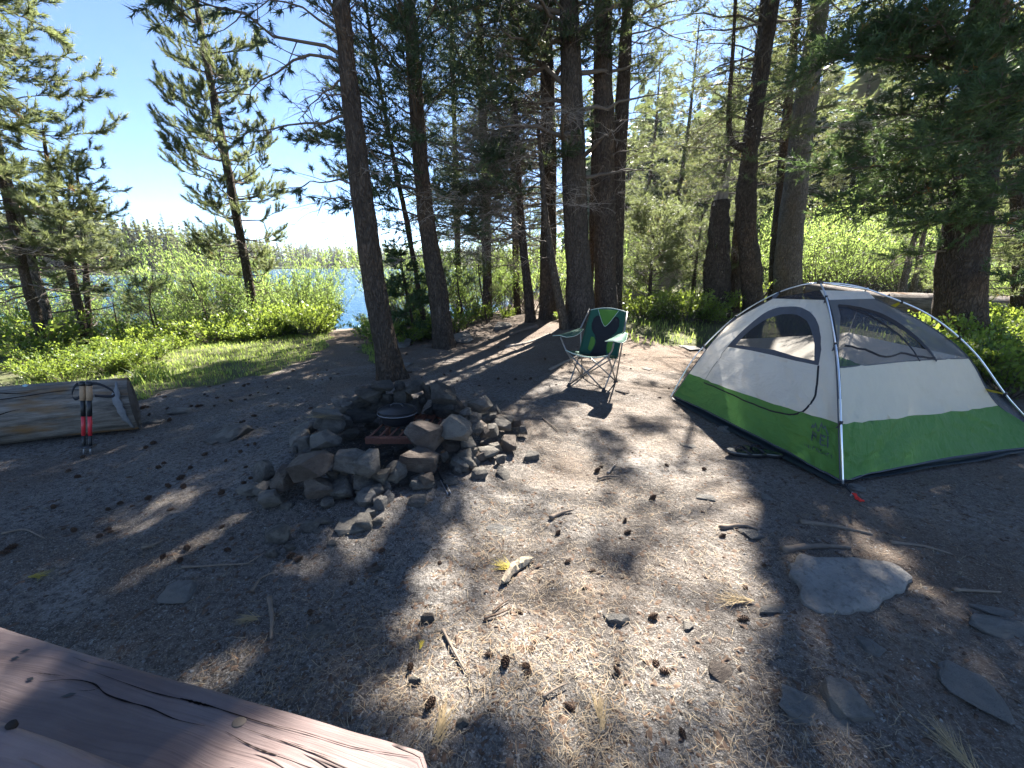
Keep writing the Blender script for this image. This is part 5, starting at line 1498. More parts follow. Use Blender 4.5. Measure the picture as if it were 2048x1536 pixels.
MAT['piping'] = m_plain('chair_piping', (0.42, 0.50, 0.42), 0.7, 0.3, bump=0)
CH = np.array([0.91, 4.22]); ca = R(-33)
cz = hz(*CH)
cu = np.array([math.cos(ca), math.sin(ca), 0]); cf = np.array([math.sin(ca), -math.cos(ca), 0])      # right, forward
def cl(x, y, z): return np.array([CH[0], CH[1], cz]) + (cu * x + cf * y + np.array([0, 0, z])) * 0.95          # x right, y toward the camera
chair = empty('camp_chair', (CH[0], CH[1], cz), 'green and black folding camp chair facing the fire ring', 'camp chair')
FT = {(-1, 1): cl(-.215, .20, 0), (1, 1): cl(.215, .20, 0), (-1, -1): cl(-.215, -.20, 0), (1, -1): cl(.215, -.20, 0)}
for k in FT: FT[k][2] = hz(FT[k][0], FT[k][1]) + 0.012
SC = {(-1, 1): cl(-.25, .24, .43), (1, 1): cl(.25, .24, .43), (-1, -1): cl(-.23, -.17, .36), (1, -1): cl(.23, -.17, .36)}
AR = {(-1, 1): cl(-.31, .27, .60), (1, 1): cl(.31, .27, .60), (-1, -1): cl(-.27, -.19, .62), (1, -1): cl(.27, -.19, .62)}
TOPc = {-1: cl(-.235, -.36, .84), 1: cl(.235, -.36, .84)}
def leg(a, b): mb = MB(); mb.tube([a, b], 0.0085, 8); return mb.part('leg', MAT['tube_grey'], chair, True)
for sgn in (-1, 1):
    leg(FT[(sgn, 1)], SC[(-sgn, 1)]); leg(FT[(sgn, -1)], SC[(-sgn, -1)])
    leg(FT[(sgn, 1)], SC[(sgn, -1)] + (0, 0, .02)); leg(FT[(sgn, -1)], SC[(sgn, 1)] + (0, 0, -.005))
    mb = MB(); mb.tube([FT[(sgn, -1)], AR[(sgn, -1)], TOPc[sgn]], 0.0088, 8); mb.part('back_post', MAT['tube_grey'], chair, True)
    mb = MB(); mb.tube(spline([SC[(sgn, 1)], SC[(sgn, 1)] + cu * sgn * .03 + (0, 0, .05), AR[(sgn, 1)] + (0, 0, -.02)], 8), 0.0088, 8); mb.part('arm_post', MAT['tube_grey'], chair, True)
    for e in (-1, 1):
        f0 = FT[(sgn, e)]
        V, F = lathe([(.012, -.014), (.026, -.012), (.026, -.004), (.014, .012), (.011, .03)], 12, f0); part('foot', V, F, MAT['black_plastic'], chair, True)
def sheet(fn, nu, nv, regions, thick=0.003, pts_extra=()):
    """CDT of the unit square cut by polygons; fn(u,v)->3D; regions: list of (name, polygon); returns dict name->(V,F)"""
    pts, edges = [], []
    def addloop(poly):
        b = len(pts)
        pts.extend([Vector((float(a), float(c))) for a, c in poly])
        n = len(poly)
        edges.extend([(b + i, b + (i + 1) % n) for i in range(n)])
    border = [(i / nu, 0) for i in range(nu)] + [(1, j / nv) for j in range(nv)] + [(1 - i / nu, 1) for i in range(nu)] + [(0, 1 - j / nv) for j in range(nv)]
    addloop(border)
    for _, poly in regions: addloop(poly)
    for i in range(1, nu):
        for j in range(1, nv):
            pts.append(Vector((i / nu + 0.001 * ((i * 7 + j * 3) % 5), j / nv + 0.001 * ((i * 3 + j * 5) % 4))))
    r = delaunay_2d_cdt(pts, edges, [], 0, 1e-5)
    vs_ = np.array([(a.x, a.y) for a in r[0]])
    fs_ = r[2]
    cen = np.array([vs_[list(f)].mean(0) for f in fs_])
    ok = (cen[:, 0] > 0) & (cen[:, 0] < 1) & (cen[:, 1] > 0) & (cen[:, 1] < 1)
    lab = np.zeros(len(fs_), int)
    for k, (_, poly) in enumerate(regions): lab[inpoly(cen[:, 0], cen[:, 1], poly)] = k + 1
    V3 = np.array([fn(np.clip(a, 0, 1), np.clip(b, 0, 1)) for a, b in vs_])
    out = {}
    for k, nm in enumerate(['rest'] + [n for n, _ in regions]):
        fk = [fs_[i] for i in range(len(fs_)) if ok[i] and lab[i] == k]
        if not fk: continue
        used_ = sorted({i for f in fk for i in f}); mp_ = {a: i for i, a in enumerate(used_)}
        out[nm] = (V3[used_], [tuple(mp_[i] for i in f) for f in fk])
    return out
def back_fn(u, v):
    x = (u - .5) * 2
    wv = .245 - .02 * v
    zz = .32 + (.51 + .035 * (1 - x * x) * v) * v
    yy = -.10 - .27 * v + .05 * (1 - x * x) * (0.6 - 1.0 * (v - .5) ** 2) * -1.0
    return cl(x * wv, yy, zz)
def arc(cx, cy, rx, ry, a0, a1, n): return [(cx + rx * math.cos(R(a0 + (a1 - a0) * i / (n - 1))), cy + ry * math.sin(R(a0 + (a1 - a0) * i / (n - 1)))) for i in range(n)]
hour = [(.28, .02), (.34, .14), (.36, .28), (.30, .42), (.17, .55), (.13, .68), (.15, .80), (.22, .85), (.30, .84)] + [(.40, .70), (.46, .64), (.5, .62), (.54, .64), (.60, .70)] + [(.70, .84), (.78, .85), (.85, .80), (.87, .68), (.83, .55), (.70, .42), (.64, .28), (.66, .14), (.72, .02)]
vee = [(.21, .985), (.30, .85), (.40, .71), (.46, .65), (.5, .63), (.54, .65), (.60, .71), (.70, .85), (.79, .985)]
lip = [(.20, .30), (.27, .42), (.295, .415), (.35, .29), (.33, .16), (.26, .12)]
lip = [(.20, .14), (.20, .40), (.27, .40), (.33, .33), (.345, .25), (.32, .15), (.27, .09)]
lir = [(1 - a, b) for a, b in lip][::-1]
S_ = sheet(back_fn, 14, 16, [('black_panel', hour), ('top_panel', vee), ('side_accent', lip), ('side_accent_r', lir)])
nm = {'rest': ('backrest', 'chair_green'), 'black_panel': ('black_panel', 'chair_black'), 'top_panel': ('top_panel', 'chair_lime'), 'side_accent': ('side_accent', 'chair_lime'), 'side_accent_r': ('side_accent', 'chair_lime')}
bk = None
for k in ('rest', 'black_panel', 'top_panel', 'side_accent', 'side_accent_r'):
    if k not in S_: continue
    V, F = S_[k]
    o = part(nm[k][0], V, F, MAT[nm[k][1]], chair, True, grand=bk)
    md = o.modifiers.new('thickness', 'SOLIDIFY'); md.thickness = 0.004
    if bk is None: bk = o
def seat_fn(u, v):
    x = (u - .5) * 2
    sag = -.055 * (1 - x * x) * (0.35 + 0.65 * (1 - v))
    fr_ = np.array([.25 - .02 * v, .25 - .39 * v])
    return cl(x * fr_[0], fr_[1] - .02 * (1 - x * x) * (1 - v), .435 - .085 * v + sag)
S_ = sheet(seat_fn, 12, 10, [('seat_panel', [(.28, .05), (.72, .05), (.72, .985), (.28, .985)])])
st_ = part('seat', *S_['rest'], MAT['chair_green'], chair, True); md = st_.modifiers.new('thickness', 'SOLIDIFY'); md.thickness = .005
o = part('seat_panel', *S_['seat_panel'], MAT['chair_black'], chair, True, grand=st_); md = o.modifiers.new('thickness', 'SOLIDIFY'); md.thickness = .005
mb = MB(); mb.tube(np.array([seat_fn(u, 0) + cf * .004 for u in np.linspace(0, 1, 20)]), .006, 6); mb.part('seat_piping', MAT['piping'], chair, True)
mb = MB(); mb.tube(np.array([back_fn(u, 1) for u in np.linspace(0, 1, 20)]), .005, 6); mb.part('back_piping', MAT['piping'], chair, True)
mb = MB(); mb.tube(np.array([back_fn(*q) + cf * .004 for q in vee]), .003, 5); mb.part('vee_piping', MAT['piping'], chair, True)
for sgn in (-1, 1):
    a0, a1 = AR[(sgn, -1)], AR[(sgn, 1)]
    n = 12
    V = []
    for i in range(n):
        t_ = i / (n - 1); w_ = .035 + .05 * math.sin(math.pi * min(1, t_ * .62)) ** 1.0
        c0 = a0 + (a1 + cf * .03 - a0) * t_ + np.array([0, 0, -.02 * math.sin(math.pi * t_)])
        V += [c0 - cu * w_ + (0, 0, -.008), c0 + (0, 0, .004), c0 + cu * w_ + (0, 0, -.008)]
    F = [(i * 3 + j, i * 3 + j + 1, (i + 1) * 3 + j + 1, (i + 1) * 3 + j) for i in range(n - 1) for j in range(2)]
    o = part('armrest', V, F, MAT['chair_green'], chair, True); md = o.modifiers.new('thickness', 'SOLIDIFY'); md.thickness = .006
    e = [V[j] for j in range(0, 3 * n, 3)] + [V[3 * n - 2]] + [V[j] for j in range(3 * n - 1, 0, -3)]
    mb = MB(); mb.tube(np.array(e), .004, 5); mb.part('arm_piping', MAT['piping'], chair, True, grand=o)

# ================================================================== tent
MAT['tent_green'] = fabric('tent_green', (0.115, 0.27, 0.07), 0.42, 0.6, 0.06, 600, 0.07)
MAT['tent_white'] = fabric('tent_white', (0.80, 0.76, 0.69), 0.5, 0.55, 0.04, 600, 0.045)
MAT['tent_cream'] = fabric('tent_cream', (0.76, 0.72, 0.59), 0.5, 0.55, 0.04, 600, 0.03)
MAT['tape'] = m_plain('black_tape', (0.020, 0.020, 0.024), 0.7, 0.3, bump=0)
MAT['zip_grey'] = m_plain('grey_binding', (0.075, 0.078, 0.09), 0.7, 0.3, bump=0.1)
t = NT('mosquito_mesh'); t.base((0.022, 0.023, 0.030), 0.6, 0.3); t.see_through(0.30); MAT['net'] = t.m
t = NT('grey_mesh'); t.base((0.12, 0.12, 0.12), 0.7, 0.3); t.see_through(0.30); MAT['net_grey'] = t.m
MAT['print'] = m_plain('grey_print', (0.075, 0.10, 0.09), 0.7, 0.2, bump=0)
MAT['floor'] = fabric('tent_floor', (0.035, 0.045, 0.05), 0.0, 0.5)
def keyed(keys, v):
    """ridge point at parameter v; keys: (v, point)"""
    return spline([k for _, k in keys], 201)[int(round(np.clip(v, 0, 1) * 200))]
def RK(l): return [(i / (len(l) - 1), at(a, b, Y)) for i, (a, b, Y) in enumerate(l)]
rF = RK([(1680, 962, 2.12), (1677, 847, 2.26), (1673, 736, 2.48), (1664, 646, 2.74), (1652, 600, 2.92)])
rL = RK([(1346, 797, 3.74), (1378, 747, 3.70), (1428, 681, 3.58), (1470, 640, 3.42), (1546, 597, 3.22)])
rR = RK([(2108, 897, 2.66), (1996, 811, 2.78), (1936, 716, 2.88), (1858, 652, 2.98), (1750, 597, 3.06)])
Fp, Lp, Rp = rF[0][1], rL[0][1], rR[0][1]
Bp = Lp + Rp - Fp; Bp[2] = 0.04
mid_top = np.array([2.95, 3.35, 1.06])
rB = [(i / 4, Bp * (1 - w_) + mid_top * w_ + np.array([0, 0, zz])) for i, (w_, zz) in enumerate(((0, 0), (.16, .14), (.40, .20), (.68, .14), (1.0, 0.0)))]
for k_ in (rF, rL, rR): k_[0][1][2] = hz(k_[0][1][0], k_[0][1][1]) + 0.035
rB[0][1][2] = hz(Bp[0], Bp[1]) + 0.035
tent = empty('dome_tent', (Fp[0], Fp[1], hz(Fp[0], Fp[1])), 'green and white two-person dome tent without its fly', 'tent')
center = (Fp + Lp + Rp + Bp) / 4
def face(ra, rb, sag=0.03, wr=0.005, seed=1.0):
    A_ = spline([k for _, k in ra], 201); B_ = spline([k for _, k in rb], 201)
    def fn(s, v):
        i = int(round(v * 200))
        p = A_[i] * (1 - s) + B_[i] * s
        n = nrm((center - p) * (1, 1, 0))
        e = 4 * s * (1 - s)
        p = p + n * sag * e * (0.4 + 0.6 * math.sin(math.pi * min(1, v + 0.25)))
        # creases that run from the corners
        cr = float(fbm(np.array([s * 9 + v * 3 + seed, (v * 2 - s * 1.5) * 2.2, seed * 3.0]), 2))
        cr2 = float(fbm(np.array([math.atan2(v + .02, 1.02 - s) * 13.0, seed, 0.5]), 2)) * math.exp(-((1 - s) ** 2 + v ** 2) * 5)
        cr3 = float(fbm(np.array([math.atan2(v + .02, s + .02) * 13.0, seed + 4, 0.5]), 2)) * math.exp(-(s ** 2 + v ** 2) * 5)
        p = p + n * (wr * cr + 0.045 * (cr2 + cr3)) * min(1, 6 * e)
        p[2] -= 0.006 * e * 0 if v > 0 else 0
        return p
    return fn
f1 = face(rL, rF, 0.035, 0.012, 2.0)     # door side
f2 = face(rF, rR, 0.045, 0.008, 5.0)     # right side
f3 = face(rR, rB, 0.03, 0.004, 8.0)
f4 = face(rB, rL, 0.03, 0.004, 11.0)
_invc = {}
def inv(fn, pts, n=64):
    """photo pixels -> (s,v) on a tent face"""
    if fn not in _invc:
        gs = np.linspace(0, 1, n)
        S2, V2 = np.meshgrid(gs, gs)
        P3 = np.array([fn(a, b) for a, b in zip(S2.ravel(), V2.ravel())])
        _invc[fn] = (S2.ravel(), V2.ravel(), project(P3))
    S2, V2, pp = _invc[fn]
    out = []
    for q in pts:
        d2 = ((pp - np.array(q)) ** 2).sum(1)
        ks = np.argsort(d2)[:4]
        w = 1 / (d2[ks] + 0.3)
        out.append((float((S2[ks] * w).sum() / w.sum()), float((V2[ks] * w).sum() / w.sum())))
    return out
def spl2(pts, n): return [tuple(q[:2]) for q in spline([(a, b, 0) for a, b in pts], n)]
def inset(poly, e=0.006): return [(min(1 - e, max(e, a)), min(1 - e, max(e, b))) for a, b in poly]
# door side
win_o = inv(f1, spl2([(1454, 694), (1478, 668), (1510, 640), (1540, 620), (1575, 613), (1608, 617), (1630, 635), (1640, 662), (1643, 700)], 26) + [(1637, 733), (1590, 722), (1545, 711), (1500, 701)])
win_i = inv(f1, spl2([(1471, 690), (1496, 664), (1525, 643), (1555, 631), (1585, 628), (1608, 637), (1622, 658), (1629, 690)], 22) + [(1629, 722), (1590, 712), (1548, 700), (1508, 694)])
band = [(0.004, 0.25), (0.996, 0.25)]
def green_split(s): return 0.25 - 0.02 * 4 * s * (1 - s)
gpoly1 = [(0.0008, 0.0008)] + [(i / 24, 0.0008) for i in range(1, 24)] + [(0.9992, 0.0008)] + [(1 - i / 24 if 0 < i < 24 else (0.9992 if i == 0 else 0.0008), green_split(1 - i / 24)) for i in range(25)]
S1 = sheet(f1, 46, 38, [('green', gpoly1), ('wo', win_o), ('wi', win_i)])
def cloth(name, VF, mat, grand=None, th=0.0012):
    o = part(name, VF[0], VF[1], MAT[mat], tent, True, grand=grand)
    return o
w1 = cloth('door_wall', S1['rest'], 'tent_white')
cloth('lower_wall', S1['green'], 'tent_green')
if 'wo' in S1: cloth('window_border', S1['wo'], 'zip_grey', w1)
cloth('window_mesh', S1['wi'], 'net', w1)
S2_ = sheet(f2, 46, 38, [('green', gpoly1), ('mesh', [(0.0008, 0.5)] + [(i / 20, 0.5) for i in range(1, 20)] + [(0.9992, 0.5), (0.9992, 0.9992)] + [(1 - i / 20, 0.9992) for i in range(1, 20)] + [(0.0008, 0.9992)])])
cloth('side_wall', S2_['rest'], 'tent_cream'); cloth('lower_wall', S2_['green'], 'tent_green')
arc2 = inv(f2, spl2([(1676, 612), (1720, 618), (1768, 634), (1810, 660), (1846, 690), (1872, 722)], 22))
S2b = sheet(f2, 30, 26, [('in', [(0.0008, 0.503)] + [p for p in inset(arc2)] + [(i / 20, 0.503) for i in range(int(20 * arc2[-1][0]), 0, -1)]), ('low', [(0.0005, 0.0005), (0.9995, 0.0005), (0.9995, 0.5), (0.0005, 0.5)])])
if 'in' in S2b:
    cloth('window_mesh', S2b['in'], 'net'); cloth('upper_mesh', S2b['rest'], 'net_grey')
else:
    cloth('window_mesh', S2_['mesh'], 'net')
for fn, nm_ in ((f3, 'back'), (f4, 'back')):
    S3 = sheet(fn, 16, 16, [('green', gpoly1), ('mesh', [(0.0008, 0.5), (0.9992, 0.5), (0.9992, 0.9992), (0.0008, 0.9992)])])
    cloth('rear_wall', S3['rest'], 'tent_white'); cloth('lower_wall', S3['green'], 'tent_green'); cloth('rear_mesh', S3['mesh'], 'net')
# roof
apex = at(1640, 580, 3.02); apex2 = np.array([2.80, 3.15, apex[2] - 0.02])
L1, F1_, R1_, B1_ = rL[-1][1], rF[-1][1], rR[-1][1], rB[-1][1]
part('roof_mesh', [L1, F1_, apex], [(0, 1, 2)], MAT['net'], tent)
part('roof_mesh', [L1, apex, apex2, B1_], [(0, 1, 2, 3)], MAT['net'], tent)
part('roof_panel', [F1_, R1_, apex2, apex], [(0, 1, 2, 3)], MAT['tent_white'], tent)
part('roof_panel', [R1_, B1_, apex2], [(0, 1, 2)], MAT['tent_white'], tent)
part('floor', [Lp * (1, 1, 0) + (0, 0, hz(*Lp[:2]) + .03), Fp * (1, 1, 0) + (0, 0, hz(*Fp[:2]) + .03), Rp * (1, 1, 0) + (0, 0, hz(*Rp[:2]) + .03), Bp * (1, 1, 0) + (0, 0, hz(*Bp[:2]) + .03)], [(0, 1, 2, 3)], MAT['floor'], tent)
# seams and tape
def ribbon(fn, pts, r, name, mat, off=0.004, grand=None):
    P = []
    for a, b in pts:
        p = fn(min(1, max(0, a)), min(1, max(0, b)))
        P.append(p - nrm((center - p) * (1, 1, 0)) * off)
    mb = MB(); mb.tube(np.array(P), r, 6); return mb.part(name, MAT[mat], tent, True, grand=grand)
def strip(fn, pts, w, name, mat, off=0.004, grand=None):
    """flat tape lying on a face along (s,v) points, w wide"""
    P = np.array([fn(min(1, max(0, a)), min(1, max(0, b))) for a, b in pts])
    n = nrm(-(center - P) * (1, 1, 0))
    T_ = nrm(np.gradient(P, axis=0)); sd = nrm(np.cross(T_, n))
    V = np.stack([P + n * off - sd * w / 2, P + n * off + sd * w / 2], 1).reshape(-1, 3)
    F = [(2 * i, 2 * i + 1, 2 * i + 3, 2 * i + 2) for i in range(len(P) - 1)]
    return part(name, V, F, MAT[mat], tent, True, grand=grand)
zp = inv(f1, spl2([(1637, 733), (1634, 765), (1630, 792), (1618, 812), (1598, 826), (1580, 829), (1540, 821), (1495, 803), (1450, 783), (1408, 765)], 40))
strip(f1, zp, 0.012, 'door_zipper', 'tape', 0.005, w1)
sm = inv(f1, spl2([(1408, 765), (1430, 730), (1455, 694)], 12)); strip(f1, sm, 0.008, 'door_seam', 'zip_grey', 0.004, w1)
strip(f2, [(a, b) for a, b in arc2], 0.030, 'arch_tape', 'tape', 0.006)
arc3 = inv(f2, spl2([(1690, 612), (1740, 632), (1790, 664), (1820, 695), (1838, 722)], 18)); strip(f2, arc3, 0.012, 'inner_tape', 'tape', 0.006)
strip(f2, [(i / 30, 0.5) for i in range(31)], 0.008, 'side_seam', 'zip_grey', 0.004)
fold = inv(f2, spl2([(1690, 690), (1730, 700), (1770, 714), (1800, 706), (1830, 712), (1868, 716)], 16)); strip(f2, fold, 0.014, 'rolled_panel', 'tape', 0.008)
def ridge_line(rk): return spline([k for _, k in rk], 40)
for rk in (rF, rL, rR):
    Pn = ridge_line(rk); o_ = nrm(-(center - Pn) * (1, 1, 0)) * 0.004
    mb = MB(); mb.tube(Pn + o_, 0.004, 6); mb.part('ridge_seam', MAT['zip_grey'], tent, True)
mb = MB(); Pn = ridge_line(rF)[14:]; mb.tube(Pn + nrm(-(center - Pn) * (1, 1, 0)) * 0.006 + np.array([0.012, 0, 0]), 0.010, 6); mb.part('ridge_tape', MAT['tape'], tent, True)
for fn in (f1, f2):
    ribbon(fn, [(i / 40, 0.0) for i in range(41)], 0.006, 'hem', 'zip_grey', 0.0)
# poles
hub = at(1640, 565, 3.02)
def pole(pts, name='pole'):
    mb = MB(); P = spline(pts, 60); mb.tube(P, 0.0055, 10)
    return mb.part(name, MAT['aluminium'], tent, True), P
pF, PF = pole([at(1686, 968, 2.05), at(1682, 848, 2.17), at(1676, 730, 2.40), at(1664, 648, 2.68), at(1651, 590, 2.90), hub])
pL, PL = pole([at(1338, 800, 3.80), at(1385, 720, 3.78), at(1440, 660, 3.66), at(1490, 621, 3.48), at(1550, 588, 3.28), at(1600, 571, 3.12), hub])
pR, PR = pole([hub, at(1700, 570, 3.02), at(1762, 588, 3.0), at(1860, 631, 2.92), at(1947, 703, 2.80), at(2020, 800, 2.68), at(2120, 905, 2.60)])
pB, PB = pole([hub, apex2 + (0.1, 0.15, 0.01), mid_top + (0.05, 0.05, .02), rB[2][1] + (0.05, 0.05, .06), Bp + (.05, .05, 0)])
mb = MB(); mb.box(hub, (0.03, 0.03, 0.022)); mb.part('hub', MAT['black_plastic'], tent)
for P_, rk, us, pa in ((PF, rF, (0.22, 0.50, 0.78), pF), (PL, rL, (0.25, 0.45, 0.70), pL), (PR, rR, (0.82, 0.62, 0.42), pR)):
    Pn = ridge_line(rk)
    for u in us:
        p = P_[int(u * 59)]
        q = Pn[np.argmin(((Pn - p) ** 2).sum(1))]
        mb = MB(); mb.tube([p + (0, 0, -.012), p + (0, 0, .012)], .0095, 8); mb.part('clip', MAT['black_plastic'], tent, True, grand=pa)
        if np.linalg.norm(q - p) > 0.02:
            d_ = nrm(q - p); s_ = nrm(np.cross(d_, (0.3, 1, 0.2)))
            part('clip_tab', np.array([p - s_ * .008, p + s_ * .008, q + s_ * .02, q - s_ * .02]), [(0, 1, 2, 3)], MAT['yellow_web' if P_ is PR else 'zip_grey'], tent, grand=pa)
# printed mark on the green wall
def text_vf(s_, size):
    cu_ = bpy.data.curves.new('t', 'FONT'); cu_.body = s_; cu_.size = size
    ob = bpy.data.objects.new('t', cu_); col.objects.link(ob)
    dg = bpy.context.evaluated_depsgraph_get()
    me_ = bpy.data.meshes.new_from_object(ob.evaluated_get(dg))
    V = np.array([v.co[:2] for v in me_.vertices]); F = [tuple(p.vertices) for p in me_.polygons]
    bpy.data.objects.remove(ob); bpy.data.curves.remove(cu_); bpy.data.meshes.remove(me_)
    return V, F
def print_on(fn, V2, F, s0, v0, ks, kv, name):
    bm = bmesh.new()
    vs_ = [bm.verts.new((a, b, 0)) for a, b in V2]
    for f in F:
        try: bm.faces.new([vs_[i] for i in f])
        except ValueError: pass
    bmesh.ops.triangulate(bm, faces=bm.faces)
    for _ in range(4):
        lg_ = [e for e in bm.edges if e.calc_length() > 0.006]
        if not lg_: break
        bmesh.ops.subdivide_edges(bm, edges=lg_, cuts=1); bmesh.ops.triangulate(bm, faces=bm.faces)
    bm.verts.index_update()
    V2 = np.array([v.co[:2] for v in bm.verts]); F = [tuple(v.index for v in f.verts) for f in bm.faces]; bm.free()
    P = []
    for a, b in V2:
        p = fn(min(.999, s0 + a * ks), min(.999, v0 + b * kv)); P.append(p - nrm((center - p) * (1, 1, 0)) * 0.022)
    return part(name, np.array(P), F, MAT['print'], tent)
q = inv(f1, [(1618, 880), (1656, 893)])
ks = (q[1][0] - q[0][0]); v0 = q[0][1]
L_edge = np.linalg.norm(f1(1, .12) - f1(0, .12)); H_edge = np.linalg.norm(f1(.9, .25) - f1(.9, 0)) / .25
kv = L_edge / H_edge
V2, F2 = text_vf('REI', 1.0)
wd = V2[:, 0].max(); sc_ = ks / wd * 0.95
print_on(f1, V2 * sc_, F2, q[0][0] + ks * 0.1, v0 + 0.005, 1, kv * 1.0, 'printed_lettering')
V2, F2 = text_vf('HALF DOME 2', 1.0)
sc2 = ks / V2[:, 0].max() * 1.45
print_on(f1, V2 * sc2, F2, q[0][0] - ks * 0.2, v0 - 0.036, 1, kv * 1.0, 'printed_lettering')
mk = np.array([(0, 0), (.12, .30), (.18, .18), (.26, .40), (.40, .05), (.46, .12), (.60, .55), (.70, .30), (.78, .42), (.98, 0), (.90, 0), (.77, .30), (.70, .18), (.60, .38), (.48, 0), (.38, 0), (.27, .26), (.2, .08), (.13, .16), (.06, 0)]) * ks
print_on(f1, mk, [tuple(range(len(mk)))], q[0][0] + ks * 0.08, v0 + 0.005 + sc_ * .78 * kv, 1, kv, 'printed_mountains')
# footprint sheet under the tent
Fo = [Fp + nrm(Fp - center) * .05, Rp + nrm(Rp - center) * .05, Bp, Lp + nrm(Lp - center) * .0 + np.array([-.03, -.03, 0])]
Fo[0] = Fo[0] + np.array([-.02, 0.02, 0])
nn = 14
V = []
for i in range(nn + 1):
    for j in range(nn + 1):
        a, b = i / nn, j / nn
        p = (Fo[0] * (1 - a) + Fo[1] * a) * (1 - b) + (Fo[3] * (1 - a) + Fo[2] * a) * b
        V.append((p[0], p[1], hz(p[0], p[1]) + 0.02 + 0.006 * math.sin(a * 19 + b * 7)))
F = [(i * (nn + 1) + j, i * (nn + 1) + j + 1, (i + 1) * (nn + 1) + j + 1, (i + 1) * (nn + 1) + j) for i in range(nn) for j in range(nn)]
solo('groundsheet', np.array(V), F, MAT['floor'], 'dark groundsheet showing under the edge of the tent', 'groundsheet', smooth=True)
# tent stake at the front corner
sp_ = GT(1700, 990); pt = GT(1686, 974)
stk = empty('tent_stake', sp_ * (1, 1, 0) + (0, 0, hz(sp_[0], sp_[1])), 'tent stake with red pull cord at the front tent corner', 'stake')
mb = MB(); mb.tube([sp_ + (0.0, 0, -.04), sp_ + (0, -.01, .025)], .004, 8); mb.part('pin', MAT['steel'], stk, True)
mb = MB(); mb.tube(spline([pt + (0, 0, .03), (pt + sp_) / 2 + (0, 0, .02), sp_ + (0, -.01, .015)], 8), .005, 6); mb.part('loop', MAT['tape'], stk, True)
mb = MB(); g = np.random.default_rng(4)
for k in range(3):
    mb.tube(spline([sp_ + (0, -.01, .02), sp_ + (g.normal(0, .012), -.03, .022), sp_ + (g.normal(.005, .012), -.05, .012), sp_ + (g.normal(.005, .008), -.075, .008)], 8), .0045, 6)
mb.part('cord', MAT['red_cord'], stk, True)
mb = MB(); mb.tube(spline([pt + (-.03, -.01, .02), pt + (0, -.01, .012), pt + (.02, -.005, .02)], 6), .006, 6); mb.part('webbing', MAT['tape'], stk, True)

# ================================================================== sandals
MAT['sandal'] = m_plain('sandal_rubber', (0.018, 0.018, 0.02), 0.25, 0.6, var=0.1, bump=0)
def sandal(c, ang, lab, mirror):
    fw = np.array([math.cos(ang), math.sin(ang), 0]); sd = np.array([-fw[1], fw[0], 0]) * mirror
    z0 = hz(c[0], c[1])
    root = empty('sandal', (c[0], c[1], z0), lab, 'sandal', 'pair of sandals')
    n = 20
    out = []
    for i in range(n):
        t_ = i / (n - 1) * 2 * math.pi
        x = math.cos(t_) * .135; y = math.sin(t_) * (.048 - .010 * math.cos(t_ + .4)) * (1 if True else 1)
        y = math.sin(t_) * (.044 + .008 * math.cos(t_)) + .006 * math.cos(t_) ** 2
        out.append((x, y))
    V = []; F = []
    for z in (0.006, 0.012, 0.030, 0.036):
        k_ = 1.0 if z in (0.012, 0.030) else 0.95
        for x, y in out:
            V.append(np.array([c[0], c[1], z0 + z + 0.008 * max(0, x / .135) ** 2]) + fw * x * k_ + sd * y * k_)
    for j in range(3):
        for i in range(n): F.append((j * n + i, j * n + (i + 1) % n, (j + 1) * n + (i + 1) % n, (j + 1) * n + i))
    F.append(tuple(range(n))[::-1]); F.append(tuple(3 * n + i for i in range(n)))
    o = part('sole', np.array(V), F, MAT['sandal'], root); smooth_by_angle(o.data, 40)
    def q(x, y, z): return np.array([c[0], c[1], z0 + z]) + fw * x + sd * y
    for yy in (-.040, .044):
        P = spline([q(.075, .004, .036), q(.055, yy * .35, .062), q(.02, yy * .85, .060), q(-.02, yy * 1.02, .030)], 12)
        w_ = np.linspace(.006, .014, 12)
        V = np.concatenate([np.stack([P[i] - fw * w_[i], P[i] + fw * w_[i]]) for i in range(12)])
        F = [(2 * i, 2 * i + 1, 2 * i + 3, 2 * i + 2) for i in range(11)]
        o = part('strap', V, F, MAT['tape'], root, True); md = o.modifiers.new('thickness', 'SOLIDIFY'); md.thickness = .004
    mb = MB(); mb.tube([q(.075, .004, .03), q(.075, .004, .045)], .004, 6); mb.part('toe_post', MAT['tape'], root, True)
MAT['insole_glint'] = m_plain('sandal_glint', (0.5, 0.5, 0.48), 0.5, 0.4, bump=0)  # pale tone meant as a painted glint on the insole, unassigned
sandal(G(1492, 902, .03), R(168), 'black thong sandal nearer the camera beside the tent', 1)
sandal(G(1524, 900, .03), R(150), 'black thong sandal tucked nearer the tent wall', -1)

# ================================================================== left log and trekking poles
def m_log(name, grey, brown):
    t = NT(name)
    v = t.coord('Object')
    sg = t.coord('UV', (1, 1, 1))
    str_ = t.noise(t.coord('UV', (3.0, 22, 1)), 1.0, 8, 0.75)
    fine = t.noise(t.coord('UV', (9, 150, 1)), 1.0, 4, 0.6)
    pat = t.noise(t.coord('UV', (1.6, 5, 1)), 1.0, 3)
    c = t.mix(t.ramp(str_, [(0.36, 0.0), (0.60, 1.0)]), tuple(a * 0.25 for a in grey), grey)
    c = t.mix(t.ramp(pat, [(0.53, 0.0), (0.62, 0.85)]), c, brown)
    c = t.mix(t.ramp(fine, [(0.55, 0.0), (0.7, 0.6)]), c, tuple(a * 0.3 for a in grey))
    t.base(c, 0.85, 0.2)
    t.bump(t.math('ADD', t.math('MULTIPLY', str_, 1.0), t.math('MULTIPLY', fine, 0.4)), 0.9, 0.02)
    return t.m
MAT['log'] = m_log('weathered_log', (0.27, 0.235, 0.195), (0.22, 0.115, 0.04))
